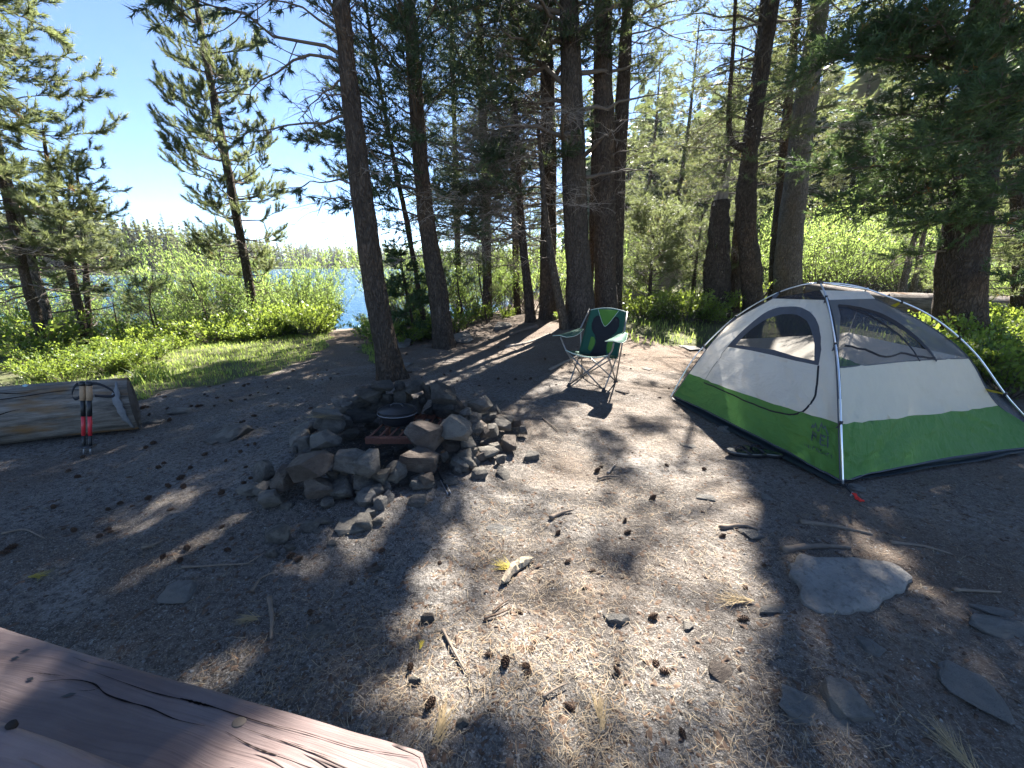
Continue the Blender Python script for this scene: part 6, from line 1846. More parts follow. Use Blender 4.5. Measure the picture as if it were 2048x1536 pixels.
MAT['cutend'] = m_plain('cut_log_end', (0.105, 0.085, 0.07), 0.9, 0.15, var=0.4, scale=22, bump=0.8, bd=0.01)
MAT['logdark'] = m_log('fallen_log_bark', (0.20, 0.17, 0.145), (0.17, 0.10, 0.055))
def log(name, p0, p1, r0, r1, lab, mat, seed, cuts=True, seg=60, sides=36, rough=0.05, tilt=0.0):
    ax = nrm(p1 - p0); L = np.linalg.norm(p1 - p0)
    sd = nrm(np.cross(ax, (0, 0, 1))); upv = np.cross(sd, ax)
    s = np.linspace(0, 1, seg); a = np.arange(sides) * 2 * math.pi / sides
    S, A_ = np.meshgrid(s, a, indexing='ij')
    rr_ = r0 + (r1 - r0) * S
    q = np.stack([np.cos(A_) * 2.2 + seed, np.sin(A_) * 2.2, S * L * 0.9], -1)
    q2 = np.stack([np.cos(A_) * 7 + seed, np.sin(A_) * 7, S * L * 1.1], -1)
    rr_ = rr_ * (1 + rough * fbm(q, 3) + 0.6 * rough * fbm(q2, 2))
    shift = tilt * (np.cos(A_)) * rr_ * (S ** 8)
    V = p0 + ax * (S * L + shift)[..., None] + (sd * np.cos(A_)[..., None] + upv * np.sin(A_)[..., None]) * rr_[..., None]
    V = V.reshape(-1, 3)
    ix = np.arange(seg * sides).reshape(seg, sides); nx = np.roll(ix, -1, 1)
    Qd = np.stack([ix[:-1], nx[:-1], nx[1:], ix[1:]], -1).reshape(-1, 4)
    loc = np.array([(p0[0] + p1[0]) / 2, (p0[1] + p1[1]) / 2, hz((p0[0] + p1[0]) / 2, (p0[1] + p1[1]) / 2)])
    root = empty(name, loc, lab, 'log')
    o = part('trunk', V, Qd, MAT[mat], root, True)
    uv = o.data.uv_layers.new(name='UVMap')
    li = np.empty(len(o.data.loops), np.int32); o.data.loops.foreach_get('vertex_index', li)
    U = np.stack([(S * L).ravel(), (A_ / (2 * math.pi)).ravel() * 1.3], -1)
    luv = U[li]
    luv = luv.reshape(-1, 4, 2)
    wrap = luv[:, :, 1].max(1) - luv[:, :, 1].min(1) > 0.6
    luv[wrap] = np.where(luv[wrap][:, :, 1:2] < 0.6, luv[wrap] + np.array([0, 1.3]), luv[wrap])
    uv.data.foreach_set('uv', luv.astype(np.float32).ravel())
    Vg = V.reshape(seg, sides, 3)
    for end, ringv in ((0, Vg[0]), (1, Vg[-1])):
        c = ringv.mean(0)
        rings = [ringv + ax * (0.002 if end else -0.002)] + [c + (ringv - c) * k + ax * ((0.012 if end else -0.012) * (1 - k) + 0.006 * (1 if j % 2 else -1)) for j, k in enumerate((0.9, 0.8, 0.68, 0.55, 0.42, 0.28, 0.14))]
        VV = np.concatenate(rings + [c[None]])
        n = sides; F = [(j * n + i, j * n + (i + 1) % n, (j + 1) * n + (i + 1) % n, (j + 1) * n + i) for j in range(7) for i in range(n)] + [(7 * n + i, 7 * n + (i + 1) % n, 8 * n) for i in range(n)]
        e_ = part('cut_end', VV, F, MAT['cutend'], root)
    return root, ax, sd, upv
e1 = GT(262, 868); e0 = GT(2, 898)
dirx = nrm((e1 - e0) * (1, 1, 0)); perp = np.array([-dirx[1], dirx[0], 0])
rl = 0.215
c1 = e1 * (1, 1, 0) + perp * rl * 0.75; c0 = c1 - dirx * 2.6
c1[2] = hz(c1[0], c1[1]) + rl * 0.92; c0[2] = hz(c0[0], c0[1]) + rl * 0.95
lg, ax, sd, upv = log('weathered_log', c0, c1, 0.225, rl, 'weathered grey log with a sawn end, trekking poles leaning on it', 'log', 3.0, tilt=0.35, rough=0.07)
# pale splintered plate hanging at the sawn rim
g = np.random.default_rng(8)
P = []
for t_ in np.linspace(70, -38, 14):
    a_ = R(t_)
    v_ = -perp * math.cos(a_) + np.array([0, 0, 1]) * math.sin(a_)
    P.append(c1 + ax * (-0.03 + 0.075 * (1 - (t_ + 38) / 108)) + v_ * (rl * 1.03))
P = np.array(P); w_ = np.interp(np.linspace(0, 1, 14), [0, .2, .7, 1], [.008, .016, .020, .003])
V = np.concatenate([np.stack([P[i] - ax * w_[i] * (1 + g.normal(0, .45)), P[i] + ax * w_[i] * (1 + g.normal(0, .35))]) for i in range(14)])
MAT['silverwood'] = m_plain('silvered_wood', (0.19, 0.19, 0.19), 0.8, 0.25, var=0.35, scale=28, bump=0.6, bd=0.005)
o = part('splinter', V, [(2 * i, 2 * i + 1, 2 * i + 3, 2 * i + 2) for i in range(13)], MAT['silverwood'], lg, True); o['label'] = 'silvery splinter hanging from the sawn rim'
md = o.modifiers.new('thickness', 'SOLIDIFY'); md.thickness = .018
# trekking poles
for k, (bx, tx, lab) in enumerate(((168, 165, 'red collapsed trekking pole leaning on the log, left one of two'), (181, 178, 'red collapsed trekking pole leaning on the log, right one of two'))):
    b = GT(bx, 908); b[2] = hz(b[0], b[1])
    rr_ = ray(tx, 764)
    tp = at(tx, 764, b[1] + 0.10)
    d = nrm(tp - b); L = np.linalg.norm(tp - b)
    tpz = empty('trekking_pole', b, lab, 'trekking pole', 'pair of trekking poles')
    def seg_(a0, a1, r_, mat_, nm_):
        mb = MB(); mb.tube([b + d * L * a0, b + d * L * ((a0 + a1) / 2), b + d * L * a1], r_, 10); return mb.part(nm_, MAT[mat_], tpz, True)
    seg_(0.0, 0.10, .005, 'steel', 'tip'); seg_(0.08, 0.26, .0095, 'black_plastic', 'lower_section'); seg_(0.26, 0.53, .0115, 'red_paint', 'red_section')
    seg_(0.53, 0.75, .0135, 'black_plastic', 'upper_sleeve')
    gr_ = seg_(0.75, 0.95, .0165, 'cork', 'grip')
    mb = MB(); mb.tube(spline([b + d * L * .95, b + d * L * .985, b + d * L * 1.01], 6), [.017, .020, .021, .020, .016, .008], 10); mb.part('knob', MAT['black_plastic'], tpz, True, grand=gr_)
    V, F = lathe([(.006, 0), (.036, .004), (.038, .008), (.008, .012)], 14, b + d * L * .10); part('basket', V, F, MAT['black_plastic'], tpz, True)
    sg = 1 if k else -1
    top_ = b + d * L * .97
    w_out = .13 if k else .06
    P = spline([top_ + (0, 0, .004), top_ + dirx * sg * w_out * .5 + (0, -.01, -.002), top_ + dirx * sg * w_out + (0, -.015, -.06), top_ + dirx * sg * w_out * .9 + (0, -.015, -.10), top_ + dirx * sg * .02 + (0, -.012, -.085)], 16)
    V = np.concatenate([np.stack([q_ + (0, 0, -.010), q_ + (0, 0, .010)]) for q_ in P])
    o = part('wrist_strap', V, [(2 * i, 2 * i + 1, 2 * i + 3, 2 * i + 2) for i in range(15)], MAT['tape'], tpz, True); md = o.modifiers.new('thickness', 'SOLIDIFY'); md.thickness = .003
# scrap on the log
sc0 = c1 - dirx * 0.62 + np.array([0, 0, rl * 0.98]) + perp * 0.02
V = sc0 + IV * np.array([.035, .03, .018]) * (1 + .5 * fbm(IV * 2 + 9, 2))[:, None]
MAT['scrap'] = m_plain('pale_blue_scrap', (0.35, 0.52, 0.52), 0.5, 0.4, bump=0.2)
solo('wrapper', V, IF, MAT['scrap'], 'crumpled pale blue wrapper on top of the weathered log', 'wrapper', smooth=False)

# ---- fallen logs behind the tent
a = at(1640, 606, 8.6); b = at(2260, 612, 7.6)
lz = 0.27
for q in (a, b): q[2] = hz(q[0], q[1]) + lz
log('fallen_log', a, b, .27, .24, 'long fallen tree trunk lying behind the tent', 'logdark', 6.0, seg=40, sides=24)
a = at(1612, 600, 8.9); b = at(1772, 600, 7.75)
a[2] = hz(a[0], a[1]) + .52; b[2] = hz(b[0], b[1]) + .42
log('short_log', a, b, .17, .17, 'short sawn log propped on the fallen trunk behind the tent', 'logdark', 9.0, seg=24, sides=20)

# ================================================================== picnic table
def m_table():
    t = NT('weathered_red_paint')
    u = t.coord('UV')
    mp = t.coord('UV', (1.0, 1.0, 1.0))
    warp = t.noise(t.coord('UV', (1.6, 4.5, 1)), 1.0, 2)
    nd = t.n('ShaderNodeVectorMath', operation='MULTIPLY_ADD')
    cx = t.n('ShaderNodeCombineXYZ'); t.t.links.new(warp, cx.inputs['Y'])
    t.t.links.new(cx.outputs[0], nd.inputs[0]); nd.inputs[1].default_value = (0, 0.12, 0); t.t.links.new(mp, nd.inputs[2])
    vv = nd.outputs[0]
    def sc_(v_, s_):
        m = t.n('ShaderNodeMapping'); t.t.links.new(v_, m.inputs[0]); m.inputs['Scale'].default_value = s_; return m.outputs[0]
    grain = t.noise(sc_(vv, (0.9, 95, 1)), 1.0, 3, 0.6)
    gvar = t.noise(sc_(mp, (1.2, 22, 1)), 1.0, 3, 0.6)
    fine = t.noise(sc_(vv, (7, 160, 1)), 1.0, 4, 0.6)
    crack = t.noise(sc_(vv, (1.3, 24, 1)), 1.0, 2, 0.4)
    crk = t.ramp(crack, [(0.485, 0.0), (0.497, 1.0), (0.503, 1.0), (0.515, 0.0)])
    gate = t.ramp(t.noise(sc_(mp, (2.4, 4, 1)), 1.0, 2), [(0.52, 0.0), (0.60, 1.0)])
    crk = t.math('MULTIPLY', crk, gate)
    wear = t.noise(sc_(mp, (3.5, 9, 1)), 1.0, 5, 0.6)
    c = t.mix(t.ramp(wear, [(0.35, 0.0), (0.7, 1.0)]), (0.130, 0.091, 0.083), (0.210, 0.163, 0.153))
    c = t.mix(t.math('MULTIPLY', t.math('MULTIPLY', t.ramp(grain, [(0.36, 1.0), (0.52, 0.0)]), t.ramp(gvar, [(0.30, 0.25), (0.68, 1.0)])), 0.65), c, (0.105, 0.078, 0.075))
    c = t.mix(t.ramp(fine, [(0.56, 0.0), (0.72, 0.4)]), c, (0.13, 0.09, 0.085))
    c = t.mix(t.math('MULTIPLY', crk, 0.9), c, (0.03, 0.022, 0.02))
    t.base(c, 0.72, 0.3)
    h = t.math('ADD', t.math('MULTIPLY', grain, 0.5), t.math('SUBTRACT', t.math('MULTIPLY', fine, 0.25), t.math('MULTIPLY', crk, 1.6)))
    t.bump(h, 0.7, 0.006)
    return t.m
MAT['table'] = m_table()
ba = G(0, 1250, 0.45); bb = G(868, 1504, 0.45)
td = nrm((bb - ba) * (1, 1, 0)); tn = np.array([-td[1], td[0], 0])      # along the planks, away from the camera side
tab = empty('picnic_table', (bb - td * .9 - tn * .6) * (1, 1, 0), 'weathered red-brown picnic table and bench at lower left', 'picnic table')
def plank(name, end, length, width, z, th, seed, name_mat='table', grand=None):
    """end: far-right outer corner (x,y); runs back along -td and sideways along -tn"""
    nu, nv = 70, 16
    rad = 0.012
    V = []; UV = []
    prof = []
    for j in range(nv + 1):
        w_ = j / nv * width
        e = min(w_, width - w_)
        dz = -(rad - math.sqrt(max(0, rad ** 2 - max(0, rad - e) ** 2))) if e < rad else 0
        prof.append((w_, dz))
    prof = [(0.0, -th), (0.0, -rad)] + [(rad * (1 - math.cos(R(a_))), -rad + rad * math.sin(R(a_))) for a_ in (20, 45, 70, 90)] + [(rad + (width - 2 * rad) * j / 12, 0) for j in range(1, 12)] + [(width - rad * (1 - math.cos(R(a_))), -rad + rad * math.sin(R(a_))) for a_ in (90, 70, 45, 20)] + [(width, -rad), (width, -th)]
    k = len(prof)
    us = np.concatenate([[0, 0.004, 0.012, 0.02, 0.03], np.linspace(0.04, 1, nu)]) 
    for iu, u_ in enumerate(us):
        rnd = max(0, 0.03 - u_ * length) if u_ * length < 0.03 else 0
        for (w_, dz) in prof:
            ww = w_ + (0.5 * width - w_) * 2 * (rnd ** 2 / .03) / width * 1.0
            ed = 0.004 * float(fbm(np.array([u_ * length * 6 + seed, seed, w_ * 3]), 3)) * (1 if w_ < 0.02 or w_ > width - .02 else .25)
            p = np.array([end[0], end[1], z + dz - (0.004 if u_ * length < 0.006 and dz > -rad else 0)]) - td * (u_ * length) - tn * (ww + ed)
            p[2] += 0.0018 * float(fbm(np.array([u_ * length * 2 + seed, w_ * 9, 3.0]), 2))
            V.append(p); UV.append((u_ * length + seed * 3.1, w_ + seed))
    F = [(i * k + j, i * k + j + 1, (i + 1) * k + j + 1, (i + 1) * k + j) for i in range(len(us) - 1) for j in range(k - 1)]
    F += [tuple(range(k))[::-1], tuple((len(us) - 1) * k + j for j in range(k))]
    F += [((i + 1) * k, (i + 1) * k + k - 1, i * k + k - 1, i * k) for i in range(len(us) - 1)]
    o = part(name, np.array(V), F, MAT[name_mat], tab, grand=grand)
    uv = o.data.uv_layers.new(name='UVMap')
    li = np.empty(len(o.data.loops), np.int32); o.data.loops.foreach_get('vertex_index', li)
    uv.data.foreach_set('uv', np.array(UV, np.float32)[li].ravel())
    smooth_by_angle(o.data, 50)
    return o
bench = plank('bench_plank', bb[:2], 1.85, 0.255, 0.45, 0.042, 1.3)
ta = G(0, 1428, 0.75); tb_ = G(282, 1536, 0.75)
tq = tb_ + td * 0.22
for k in range(5):
    plank('top_plank', (tq - tn * (k * 0.148))[:2], 1.85, 0.142, 0.75, 0.042, 2.7 + k)
plank('bench_plank', (bb - tn * (0.255 + 0.10 + 0.74 + 0.05))[:2], 1.85, 0.255, 0.45, 0.042, 9.1)
for kx in (0.35, 1.5):
    c_ = np.array([bb[0], bb[1], 0]) - td * kx - tn * 0.62
    for sgn in (-1, 1):
        top_ = c_ + tn * sgn * 0.22 + (0, 0, .70); bot_ = c_ + tn * sgn * 0.55
        bot_[2] = hz(bot_[0], bot_[1]) - .01
        d_ = nrm(top_ - bot_)
        mb = MB(); mb.box((top_ + bot_) / 2, (0.09, 0.045, np.linalg.norm(top_ - bot_)), (nrm(np.cross(td, d_)), td, d_)); mb.part('leg', MAT['rust'], tab)
    mb = MB(); mb.box(c_ + (0, 0, .36) + td * .05, (1.2, .045, .09), (tn, td, (0, 0, 1))); mb.part('bench_support', MAT['rust'], tab)
    mb = MB(); mb.box(c_ + (0, 0, .665) + td * .05, (.68, .045, .08), (tn, td, (0, 0, 1))); mb.part('top_support', MAT['rust'], tab)
# knot hole nail and carriage bolt
for (px, py, r_) in ((478, 1443, .010),):
    p = G(px, py, .452); V, F = lathe([(r_, -.006), (r_, -.001), (r_ * .8, .0), (r_ * .3, .0005)], 14, p, 1.3, 1.0); part('bolt', V, F, MAT['twig'], tab, True, grand=bench)
MAT['crack_'] = m_plain('old_bolt', (0.03, 0.025, 0.022), 0.9, 0.1, bump=0)
p = G(22, 1448, .752); V, F = lathe([(.005, -.006), (.005, .001), (.004, .002), (.002, .003)], 12, p); part('bolt', V, F, MAT['crack_'], tab, True)
for (px, py, a_, L_) in ((137, 1390, .5, .028), (30, 1316, .4, .018), (50, 1301, .6, .02), (60, 1358, .1, .018)):
    p = G(px, py, .4522); d_ = nrm(td * math.cos(a_) + tn * math.sin(a_)); s_ = np.cross((0, 0, 1), d_)
    o = part('gouge', np.array([p - d_ * L_ / 2, p - s_ * .004, p + d_ * L_ / 2, p + s_ * .005]), [(0, 1, 2, 3)], MAT['black_plastic'], tab, grand=bench)
# long drying cracks in the bench plank
def crack(pts, w0):
    P = spline([G(a_, b_, .4515) for a_, b_ in pts], 40)
    P[:, 2] = .4516
    T_ = nrm(np.gradient(P, axis=0)); sd_ = np.cross(T_, (0, 0, 1.0))
    u_ = np.linspace(0, 1, 40); w_ = 0.6 * w0 * np.sin(np.pi * np.clip(u_, .02, .98)) ** .7 * (1 + .45 * np.sin(u_ * 37) * np.sin(u_ * 11 + 1))
    V = np.stack([P - sd_ * w_[:, None], P + sd_ * w_[:, None]], 1).reshape(-1, 3)
    part('crack', V, [(2 * i, 2 * i + 1, 2 * i + 3, 2 * i + 2) for i in range(39)], MAT['crack'], tab, grand=bench)
MAT['crack'] = m_plain('crack_dark', (0.018, 0.013, 0.012), 0.95, 0.05, bump=0)
crack([(78, 1364), (140, 1359), (186, 1367), (212, 1388), (250, 1402), (300, 1416), (350, 1438), (410, 1452)], .0022)
crack([(60, 1344), (130, 1352)], .0009)
crack([(192, 1345), (250, 1366), (310, 1386), (380, 1402), (420, 1412), (470, 1428), (560, 1456), (640, 1478)], .0016)
crack([(360, 1396), (395, 1406), (428, 1414)], .0036)
crack([(450, 1462), (500, 1490), (540, 1506), (560, 1510)], .0016)
crack([(520, 1444), (600, 1462), (700, 1492), (790, 1508), (856, 1516)], .0009)
crack([(470, 1450), (540, 1474), (620, 1500), (680, 1520)], .0008)
crack([(150, 1382), (185, 1380), (205, 1372)], .0008)
# splits along the weathered log
g = np.random.default_rng(12)
for k_ in range(11):
    a_ = R(g.uniform(-20, 75)); x0 = g.uniform(0.05, 1.6); L_ = g.uniform(0.25, 0.9)
    u_ = np.linspace(0, 1, 16)
    ang = a_ + 0.10 * np.sin(u_ * 5 + k_) + np.linspace(0, g.normal(0, .12), 16)
    P = c1[None] - ax * (x0 + u_ * L_)[:, None]
    dirv = -perp[None] * np.cos(ang)[:, None] + np.array([0, 0, 1.0])[None] * np.sin(ang)[:, None]
    rr_ = rl * 1.045 + 0.004 * (x0 + u_ * L_)
    C_ = P + dirv * rr_[:, None] if not np.isscalar(rr_) else P + dirv * rr_
    tn_ = nrm(np.cross(ax, dirv)); w_ = (g.uniform(.002, .006) * np.sin(np.pi * np.clip(u_, .03, .97)))[:, None]
    V = np.stack([C_ - tn_ * w_, C_ + tn_ * w_], 1).reshape(-1, 3)
    part('split', V, [(2 * i, 2 * i + 1, 2 * i + 3, 2 * i + 2) for i in range(15)], MAT['crack'], lg)

# ================================================================== litter on the ground
g = np.random.default_rng(77)
def in_view(P):
    q = project(P); return (q[:, 0] > -60) & (q[:, 0] < 2110) & (q[:, 1] < 1600) & (q[:, 1] > 560)
# candidate spots thinned with distance
def spots_near(n, ymax=7.0, pw=1.7):
    r = (g.random(n) ** pw) * (ymax - 0.4) + 0.4
    a = g.uniform(-62, 62, n)
    P = np.stack([np.sin(np.radians(a)) * r, np.cos(np.radians(a)) * r], -1)
    P = np.concatenate([P, hgt(P[:, 0], P[:, 1])[:, None] + mic_at(P)[:, None]], 1)
    return P[in_view(P)]
def mic_at(P):
    m = np.exp(-np.hypot(P[:, 0], P[:, 1]) / 5)
    return m * (0.010 * n2(P[:, 0], P[:, 1], 9.0, 3, 2.0) + 0.006 * n2(P[:, 0], P[:, 1], 26.0, 2, 5.0))
t = NT('dry_needles'); t.base(t.ramp(t.attr('var'), [(0, (0.11, 0.078, 0.05)), (0.45, (0.24, 0.18, 0.115)), (0.8, (0.36, 0.29, 0.19)), (1.0, (0.30, 0.15, 0.06))]), 0.7, 0.3); MAT['dry_needles'] = t.m
def litter_needles(P, ln, w, name, lab):
    N = len(P)
    a = g.uniform(0, 6.283, N); bend = g.normal(0, 0.5, N)
    L = ln * g.uniform(0.55, 1.25, N)
    d0 = np.stack([np.cos(a), np.sin(a), np.zeros(N)], -1); d1 = np.stack([np.cos(a + bend), np.sin(a + bend), np.zeros(N)], -1)
    s = np.stack([-np.sin(a), np.cos(a), np.zeros(N)], -1)
    lift = g.uniform(0.001, 0.012, (N, 3))
    z = np.array([0, 0, 1.0])
    p0 = P - d0 * (L / 2)[:, None]; p1 = P; p2 = P + d1 * (L / 2)[:, None]
    for q, k in ((p0, 0), (p1, 1), (p2, 2)):
        q[:, 2] = hgt(q[:, 0], q[:, 1]) + mic_at(q) + 0.001 + lift[:, k] * np.array([.8, 1, .8])[k]
    ww = (w * g.uniform(.7, 1.3, N) / 2)[:, None]
    V = np.stack([p0 - s * ww, p0 + s * ww, p1 + s * ww, p1 - s * ww, p2 + s * ww * .5, p2 - s * ww * .5], 1).reshape(-1, 3)
    i = np.arange(N) * 6
    Q = np.concatenate([np.stack([i, i + 1, i + 2, i + 3], -1), np.stack([i + 3, i + 2, i + 4, i + 5], -1)])
    me = new_mesh(name, V, Q, MAT['dry_needles']); addattr(me, 'var', np.repeat(np.clip(g.beta(2, 2, N), 0, 1), 6))
    o = bpy.data.objects.new(name, me); col.objects.link(o); return tag(o, lab, 'needles', kind='stuff')
P = spots_near(90000, 7.5, 1.9)
dn = n2(P[:, 0], P[:, 1], 1.8, 3, 14.0) + 0.6 * n2(P[:, 0], P[:, 1], 7.0, 2, 3.0)
right = sstep(-0.9, 0.4, P[:, 0])
P = P[g.random(len(P)) < np.clip(0.15 + 0.11 * right + 0.55 * dn, 0.05, 0.85)]
inring = np.hypot((P[:, 0] - RING_C[0]) / .95, P[:, 1] - RING_C[1]) < 0.95
P = P[~inring | (g.random(len(P)) < .25)]
litter_needles(P, 0.042, 0.0014, 'fallen_needles', 'dry tan pine needles strewn over the dirt')
# bark chips and grit
def bits(P, lo, hi, mat, name, lab, flat=0.4):
    N = len(P)
    B = np.array([(1, 0, -.35), (-.5, .87, -.35), (-.5, -.87, -.35), (0.1, 0.05, .8), (.7, .7, .1)])
    s = lo + (hi - lo) * g.random(N) ** 2.5
    a = g.uniform(0, 6.283, N); c_, s_ = np.cos(a), np.sin(a)
    q = B[None] * np.stack([s * g.uniform(.7, 1.6, N), s * g.uniform(.5, 1.0, N), s * flat * g.uniform(.6, 1.4, N)], -1)[:, None] * g.uniform(.7, 1.3, (N, 5, 1))
    V = np.stack([q[..., 0] * c_[:, None] - q[..., 1] * s_[:, None], q[..., 0] * s_[:, None] + q[..., 1] * c_[:, None], q[..., 2]], -1) + P[:, None]
    i = np.arange(N) * 5
    F = np.concatenate([np.stack([i + a_, i + b_, i + d_], -1) for a_, b_, d_ in ((0, 4, 3), (4, 1, 3), (1, 2, 3), (2, 0, 3), (0, 1, 4))])
    me = new_mesh(name, V.reshape(-1, 3), F, MAT[mat]); o = bpy.data.objects.new(name, me); col.objects.link(o); return tag(o, lab, 'litter', kind='stuff')
bits(spots_near(16000, 7.5, 1.6), 0.003, 0.014, 'grit', 'gravel', 'tiny stones and grit on the dirt') if 'grit' in MAT else None
t = NT('grit'); t.base(t.ramp(t.noise(t.coord('Object'), 60, 2), [(0.3, (0.10, 0.095, 0.085)), (0.7, (0.30, 0.28, 0.25))]), 0.9, 0.2); MAT['grit'] = t.m
t = NT('chips'); t.base(t.ramp(t.noise(t.coord('Object'), 40, 2), [(0.3, (0.045, 0.032, 0.024)), (0.7, (0.15, 0.10, 0.07))]), 0.9, 0.2); MAT['chips'] = t.m
bits(spots_near(34000, 7.0, 1.7), 0.002, 0.010, 'grit', 'gravel', 'tiny stones and grit scattered over the dirt')
bits(spots_near(26000, 9.0, 1.25), 0.004, 0.020, 'chips', 'bark_chips', 'dark bark flakes scattered over the dirt', 0.25)

# ---- pine cones
t = NT('cone_scales'); t.base(t.ramp(t.noise(t.coord('Object', (1, 1, 1), True), 120, 3), [(0.3, (0.026, 0.017, 0.012)), (0.75, (0.15, 0.088, 0.055))]), 0.7, 0.3); MAT['cone'] = t.m
def cone_mesh(seed):
    g2 = np.random.default_rng(seed)
    mb = MB()
    L, W = 0.052, 0.017
    V, F = lathe([(.003, 0), (.010, .008), (.012, .022), (.008, .040), (.002, .050)], 8, (0, 0, 0)); mb.add(V, F)
    n = 58
    for i in range(n):
        f = (i + .5) / n; a = i * 2.39996
        z = f * L; r = W * (math.sin(math.pi * min(1, f * .8 + .18)) ** .8)
        o_ = np.array([math.cos(a), math.sin(a), 0]); s_ = np.array([-math.sin(a), math.cos(a), 0]); up_ = np.array([0, 0, 1.])
        b = o_ * .004 + up_ * z
        t_ = o_ * r * g2.uniform(.9, 1.25) + up_ * (z + .006 - .010 * (1 - f))
        w_ = .0062 * (.6 + .6 * math.sin(math.pi * f))
        mb.add([b - s_ * w_ * .5, b + s_ * w_ * .5, t_ + s_ * w_, t_ - s_ * w_, t_ + up_ * .0035 + o_ * .001], [(0, 1, 2, 3), (3, 2, 4), (0, 3, 4), (1, 4, 2)])
    return new_mesh('pine_cone', mb.verts(), mb.F, MAT['cone'])
CONES = [cone_mesh(1), cone_mesh(2), cone_mesh(3)]
fixed = [(1180, 1143), (1034, 1220), (1298, 1238), (1240, 1352), (1490, 1180), (1496, 1240), (1068, 1302), (1046, 1330), (1012, 1316), (985, 1312), (822, 1330), (868, 1400), (1248, 1046), (1249, 1068), (1404, 938), (1112, 1070), (1140, 1122), (1300, 1000), (1060, 1345), (1312, 1322), (1320, 1345), (700, 1165), (620, 1222), (575, 1118), (590, 1125), (215, 1018), (127, 1060), (110, 1018), (35, 1092), (22, 1105), (135, 945), (315, 935), (380, 935), (292, 1000), (355, 960), (236, 1008), (480, 905), (450, 925), (405, 912), (510, 890), (200, 1075), (745, 1140), (770, 1100), (880, 1130), (1190, 945), (1205, 935), (1265, 905), (1330, 930), (1440, 1075), (1150, 1420), (1360, 1460), (1530, 1130)]
cnt = 0
def put_cone(p, lab, grp):
    global cnt
    o = bpy.data.objects.new('pine_cone', CONES[cnt % 3]); col.objects.link(o); cnt += 1
    s = rng.uniform(0.45, 0.82)
    o.location = (p[0], p[1], hz(p[0], p[1]) + rng.uniform(0.004, 0.013) * s); o.scale = (s, s, s)
    o.rotation_euler = (R(90) + rng.uniform(-.5, .5), rng.uniform(-.3, .3), rng.uniform(0, 6.28))
    tag(o, lab, 'pine cone', grp)
for px, py in fixed:
    p = GT(px, py)
    if px > 900: put_cone(p, 'brown pine cone on the sunlit needle-strewn dirt', 'pine cones in the sun')
    else: put_cone(p, 'dark pine cone on the shaded dirt at left', 'pine cones in the left shade')
for i in range(95):
    px = rng.uniform(280, 1340); py = 775 - 95 * rng.random() ** 1.0 * (0.4 if px < 700 else 1.0) + (90 * rng.random() if px < 620 else 0)
    if px > 1240 and py > 700: py = rng.uniform(680, 840)
    p = GT(px, py)
    if p[1] > 9 or inpoly(np.array([p[0]]), np.array([p[1]]), SOD)[0]: continue
    put_cone(p, 'small far pine cone on the dirt behind the fire ring' if px < 1240 else 'small pine cone on the lit ground around the chair', 'pine cones behind the ring' if px < 1240 else 'pine cones around the chair')
for i in range(26):
    p = GT(rng.uniform(20, 520), rng.uniform(880, 1130))
    put_cone(p, 'dark pine cone on the shaded dirt at left', 'pine cones in the left shade')

# ---- sticks and roots
def stick(pxs, r, name, lab, cat, grp=None, lift=0.006, mat='twig', side=None):
    P = np.array([GT(*q) for q in pxs]); P = spline(P, max(8, 4 * len(P)))
    P[:, 2] = hgt(P[:, 0], P[:, 1]) + lift + r * 0.6
    rad = r * np.linspace(1, .45, len(P)) * (1 + .15 * np.sin(np.arange(len(P)) * 2.1))
    mb = MB(); mb.tube(P, rad, 7)
    if side:
        i, dx, dy = side
        i = min(i, len(P) - 2)
        mb.tube([P[i], P[i] + (dx, dy, .01), P[i] + (dx * 1.8, dy * 2.2, .004)], [r * .6, r * .5, r * .3], 5)
    return mb.solo(name, MAT[mat], lab, cat, grp, True)
stick([(540, 1200), (545, 1240), (543, 1282)], .010, 'stick', 'thick straight stick pointing at the camera above the bench', 'stick')
stick([(365, 1137), (430, 1134), (510, 1130)], .006, 'stick', 'long thin stick lying level in the left shade', 'stick', side=(14, .04, .05))
stick([(505, 1185), (522, 1160), (548, 1148)], .006, 'stick', 'short forked stick right of the long thin one', 'stick')
stick([(285, 1100), (310, 1092), (328, 1084)], .009, 'stick', 'stubby stick in the left sun streak', 'stick')
stick([(5, 1070), (50, 1062), (92, 1080)], .006, 'stick', 'curved stick at the left edge', 'stick')
stick([(968, 1241), (1000, 1230), (1024, 1218)], .005, 'stick', 'thin black stick by the pine cone in the sun', 'stick', mat='chips')
stick([(985, 1226), (1002, 1212), (1018, 1202)], .004, 'stick', 'thin dark twig above the black stick in the sun', 'stick', mat='chips')
stick([(1085, 1398), (1110, 1382), (1135, 1370)], .005, 'stick', 'short twig low in the bright needles', 'stick')
stick([(885, 1262), (905, 1300), (930, 1345)], .006, 'stick', 'twig slanting through needles above the bench end', 'stick')
stick([(1100, 1040), (1122, 1030), (1145, 1024)], .013, 'bark_piece', 'curled bark piece in the sun right of the ring', 'bark')
stick([(1195, 960), (1215, 955), (1240, 957)], .009, 'stick', 'sunlit stick at the top of the bright patch', 'stick')
stick([(1215, 950), (1222, 940), (1232, 930)], .010, 'bark_piece', 'pale bark curl above the sunlit stick', 'bark', mat='deadwood')
stick([(1085, 838), (1110, 858), (1118, 866)], .006, 'stick', 'bent twig on the shade edge right of the ring', 'stick')
stick([(1600, 1045), (1660, 1052), (1745, 1070)], .014, 'tree_root', 'grey root surfacing in the shade before the tent', 'root', lift=-.004)
stick([(1565, 1103), (1625, 1094), (1700, 1096)], .020, 'tree_root', 'thick root just above the big slab', 'root', lift=-.008)
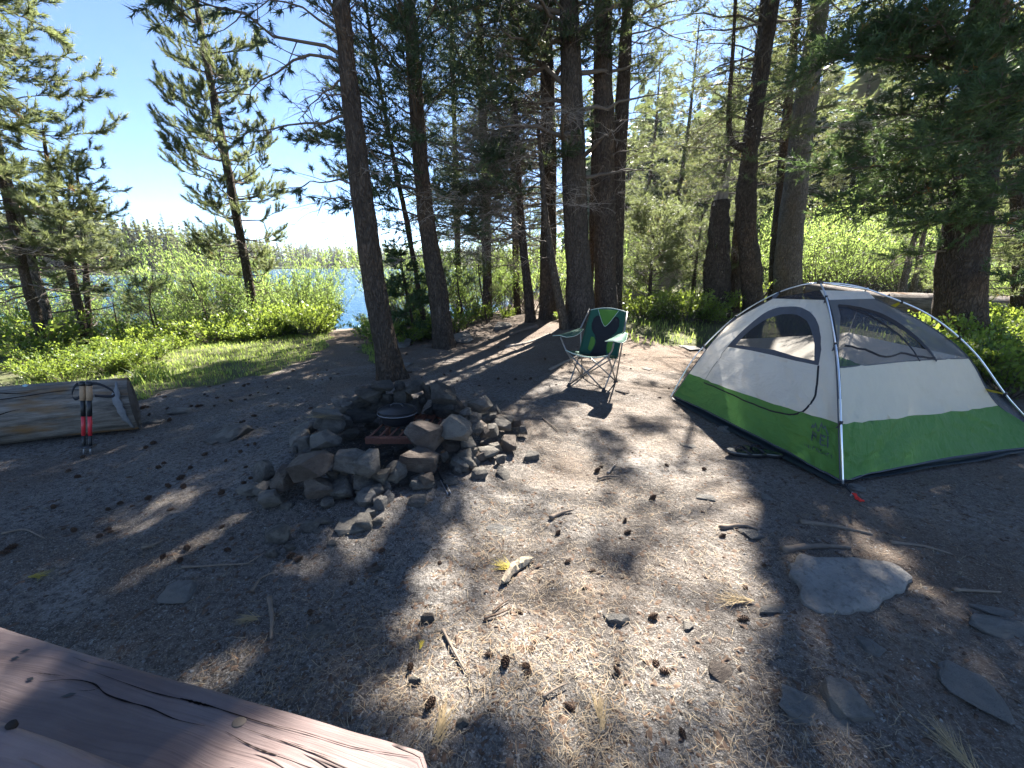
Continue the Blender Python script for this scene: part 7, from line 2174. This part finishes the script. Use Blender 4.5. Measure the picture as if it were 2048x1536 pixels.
stick([(1440, 1056), (1485, 1052), (1515, 1060)], .014, 'tree_root', 'root crossing the shade line beside the sun patch', 'root', lift=-.004)
stick([(1780, 1085), (1840, 1092), (1905, 1110)], .010, 'tree_root', 'thin root at the right before the tent', 'root', lift=-.003)
stick([(1905, 1183), (1950, 1185), (2000, 1188)], .008, 'stick', 'straight stick at the right edge of the shade', 'stick')
stick([(1012, 695), (1060, 685), (1100, 668)], .03, 'tree_root', 'pale root running down from the clump', 'root', lift=-.01, mat='deadwood')
stick([(1075, 655), (1045, 662), (1020, 672)], .05, 'tree_root', 'thick dark root leaving the clump to the left', 'root', lift=-.01, mat='limb')
stick([(1100, 740), (1140, 720), (1180, 700)], .025, 'tree_root', 'root surfacing left of the chair', 'root', lift=-.012, mat='deadwood')
# pale broken wood chunk in the sun
P = np.array([GT(1006, 1170), GT(1024, 1146), GT(1040, 1132), GT(1068, 1122)]); P = spline(P, 11)
P[:, 2] = hgt(P[:, 0], P[:, 1]) + .017
V, F = tube(P, np.array([.014, .017, .020, .019, .022, .021, .024, .022, .019, .013, .006]), 7)
V = V + g.normal(0, 1, V.shape) * .0032
MAT['palewood'] = m_plain('pale_wood', (0.27, 0.225, 0.165), 0.9, 0.15, var=0.5, scale=70, bump=0.9, bd=.006)
solo('wood_chunk', V, F, MAT['palewood'], 'pale broken chunk of wood lying in the sun', 'wood', smooth=False)
# needle bundles lying on the dirt
t = NT('needle_bundle'); t.base((0.34, 0.25, 0.13), 0.7, 0.3); MAT['bundle'] = t.m
t = NT('yellow_bundle'); t.base((0.38, 0.30, 0.04), 0.7, 0.3); MAT['yellow'] = t.m
for (px, py, s, ang, lab, mat_) in ((1010, 1136, .10, 160, 'yellowed needle sprig tucked behind the wood chunk', 'yellow'), (1900, 1500, .14, 100, 'tan needle sprig at the bottom right', 'bundle'), (885, 1450, .10, 70, 'tan needle sprig by the bench end', 'bundle'), (1470, 1205, .13, 185, 'fan of tan needles on the shade line', 'bundle'), (80, 1155, .08, 10, 'yellowish sprig in the left shade', 'yellow'), (495, 1243, .08, 200, 'rusty needle sprig above the bench', 'bundle'), (1200, 1430, .10, 80, 'tan needle sprig low centre', 'bundle'), (843, 1294, .03, 80, 'tiny yellow-green moss sprig', 'yellow'), (640, 836, .16, 10, 'dry yellow sprig on the left wall of the ring', 'bundle')):
    z_ = 0.24 if 'wall' in lab else None
    p = G(px, py, z_ + .04) if z_ else GT(px, py)
    n = 46
    a = R(ang) + g.normal(0, .35, n)
    d = np.stack([np.cos(a), np.sin(a), g.uniform(.02, .35, n)], -1)
    st = p + np.stack([np.cos(R(ang)) * g.uniform(-.6, .1, n) * s, np.sin(R(ang)) * g.uniform(-.6, .1, n) * s, np.full(n, .008)], -1)
    tp = st + nrm(d) * (s * g.uniform(.5, .9, n))[:, None]
    sd_ = nrm(np.cross(d, (0, 0, 1))) * .0014
    V = np.stack([st - sd_, st + sd_, tp], 1).reshape(-1, 3)
    solo('needle_sprig', V, [tuple(range(3 * i, 3 * i + 3)) for i in range(n)], MAT[mat_], lab, 'needle sprig')
print('STATS', sum(s[2] for s in STATS), STATS)

# ================================================================== air over the lake
V, F = boxvf((0, 605, 10.0), (1930, 1290, 28.0))
t = bpy.data.materials.new('haze_air'); t.use_nodes = True
t.node_tree.nodes.clear()
o_ = t.node_tree.nodes.new('ShaderNodeOutputMaterial'); pv = t.node_tree.nodes.new('ShaderNodeVolumePrincipled')
pv.inputs['Color'].default_value = (0.86, 0.92, 1.0, 1)
pv.inputs['Density'].default_value = 0.0003
pv.inputs['Anisotropy'].default_value = 0.45
t.node_tree.links.new(pv.outputs[0], o_.inputs['Volume'])
hz_o = part('haze', V, F, t); tag(hz_o, 'thin bluish air over the lake and wood', 'haze', kind='stuff')
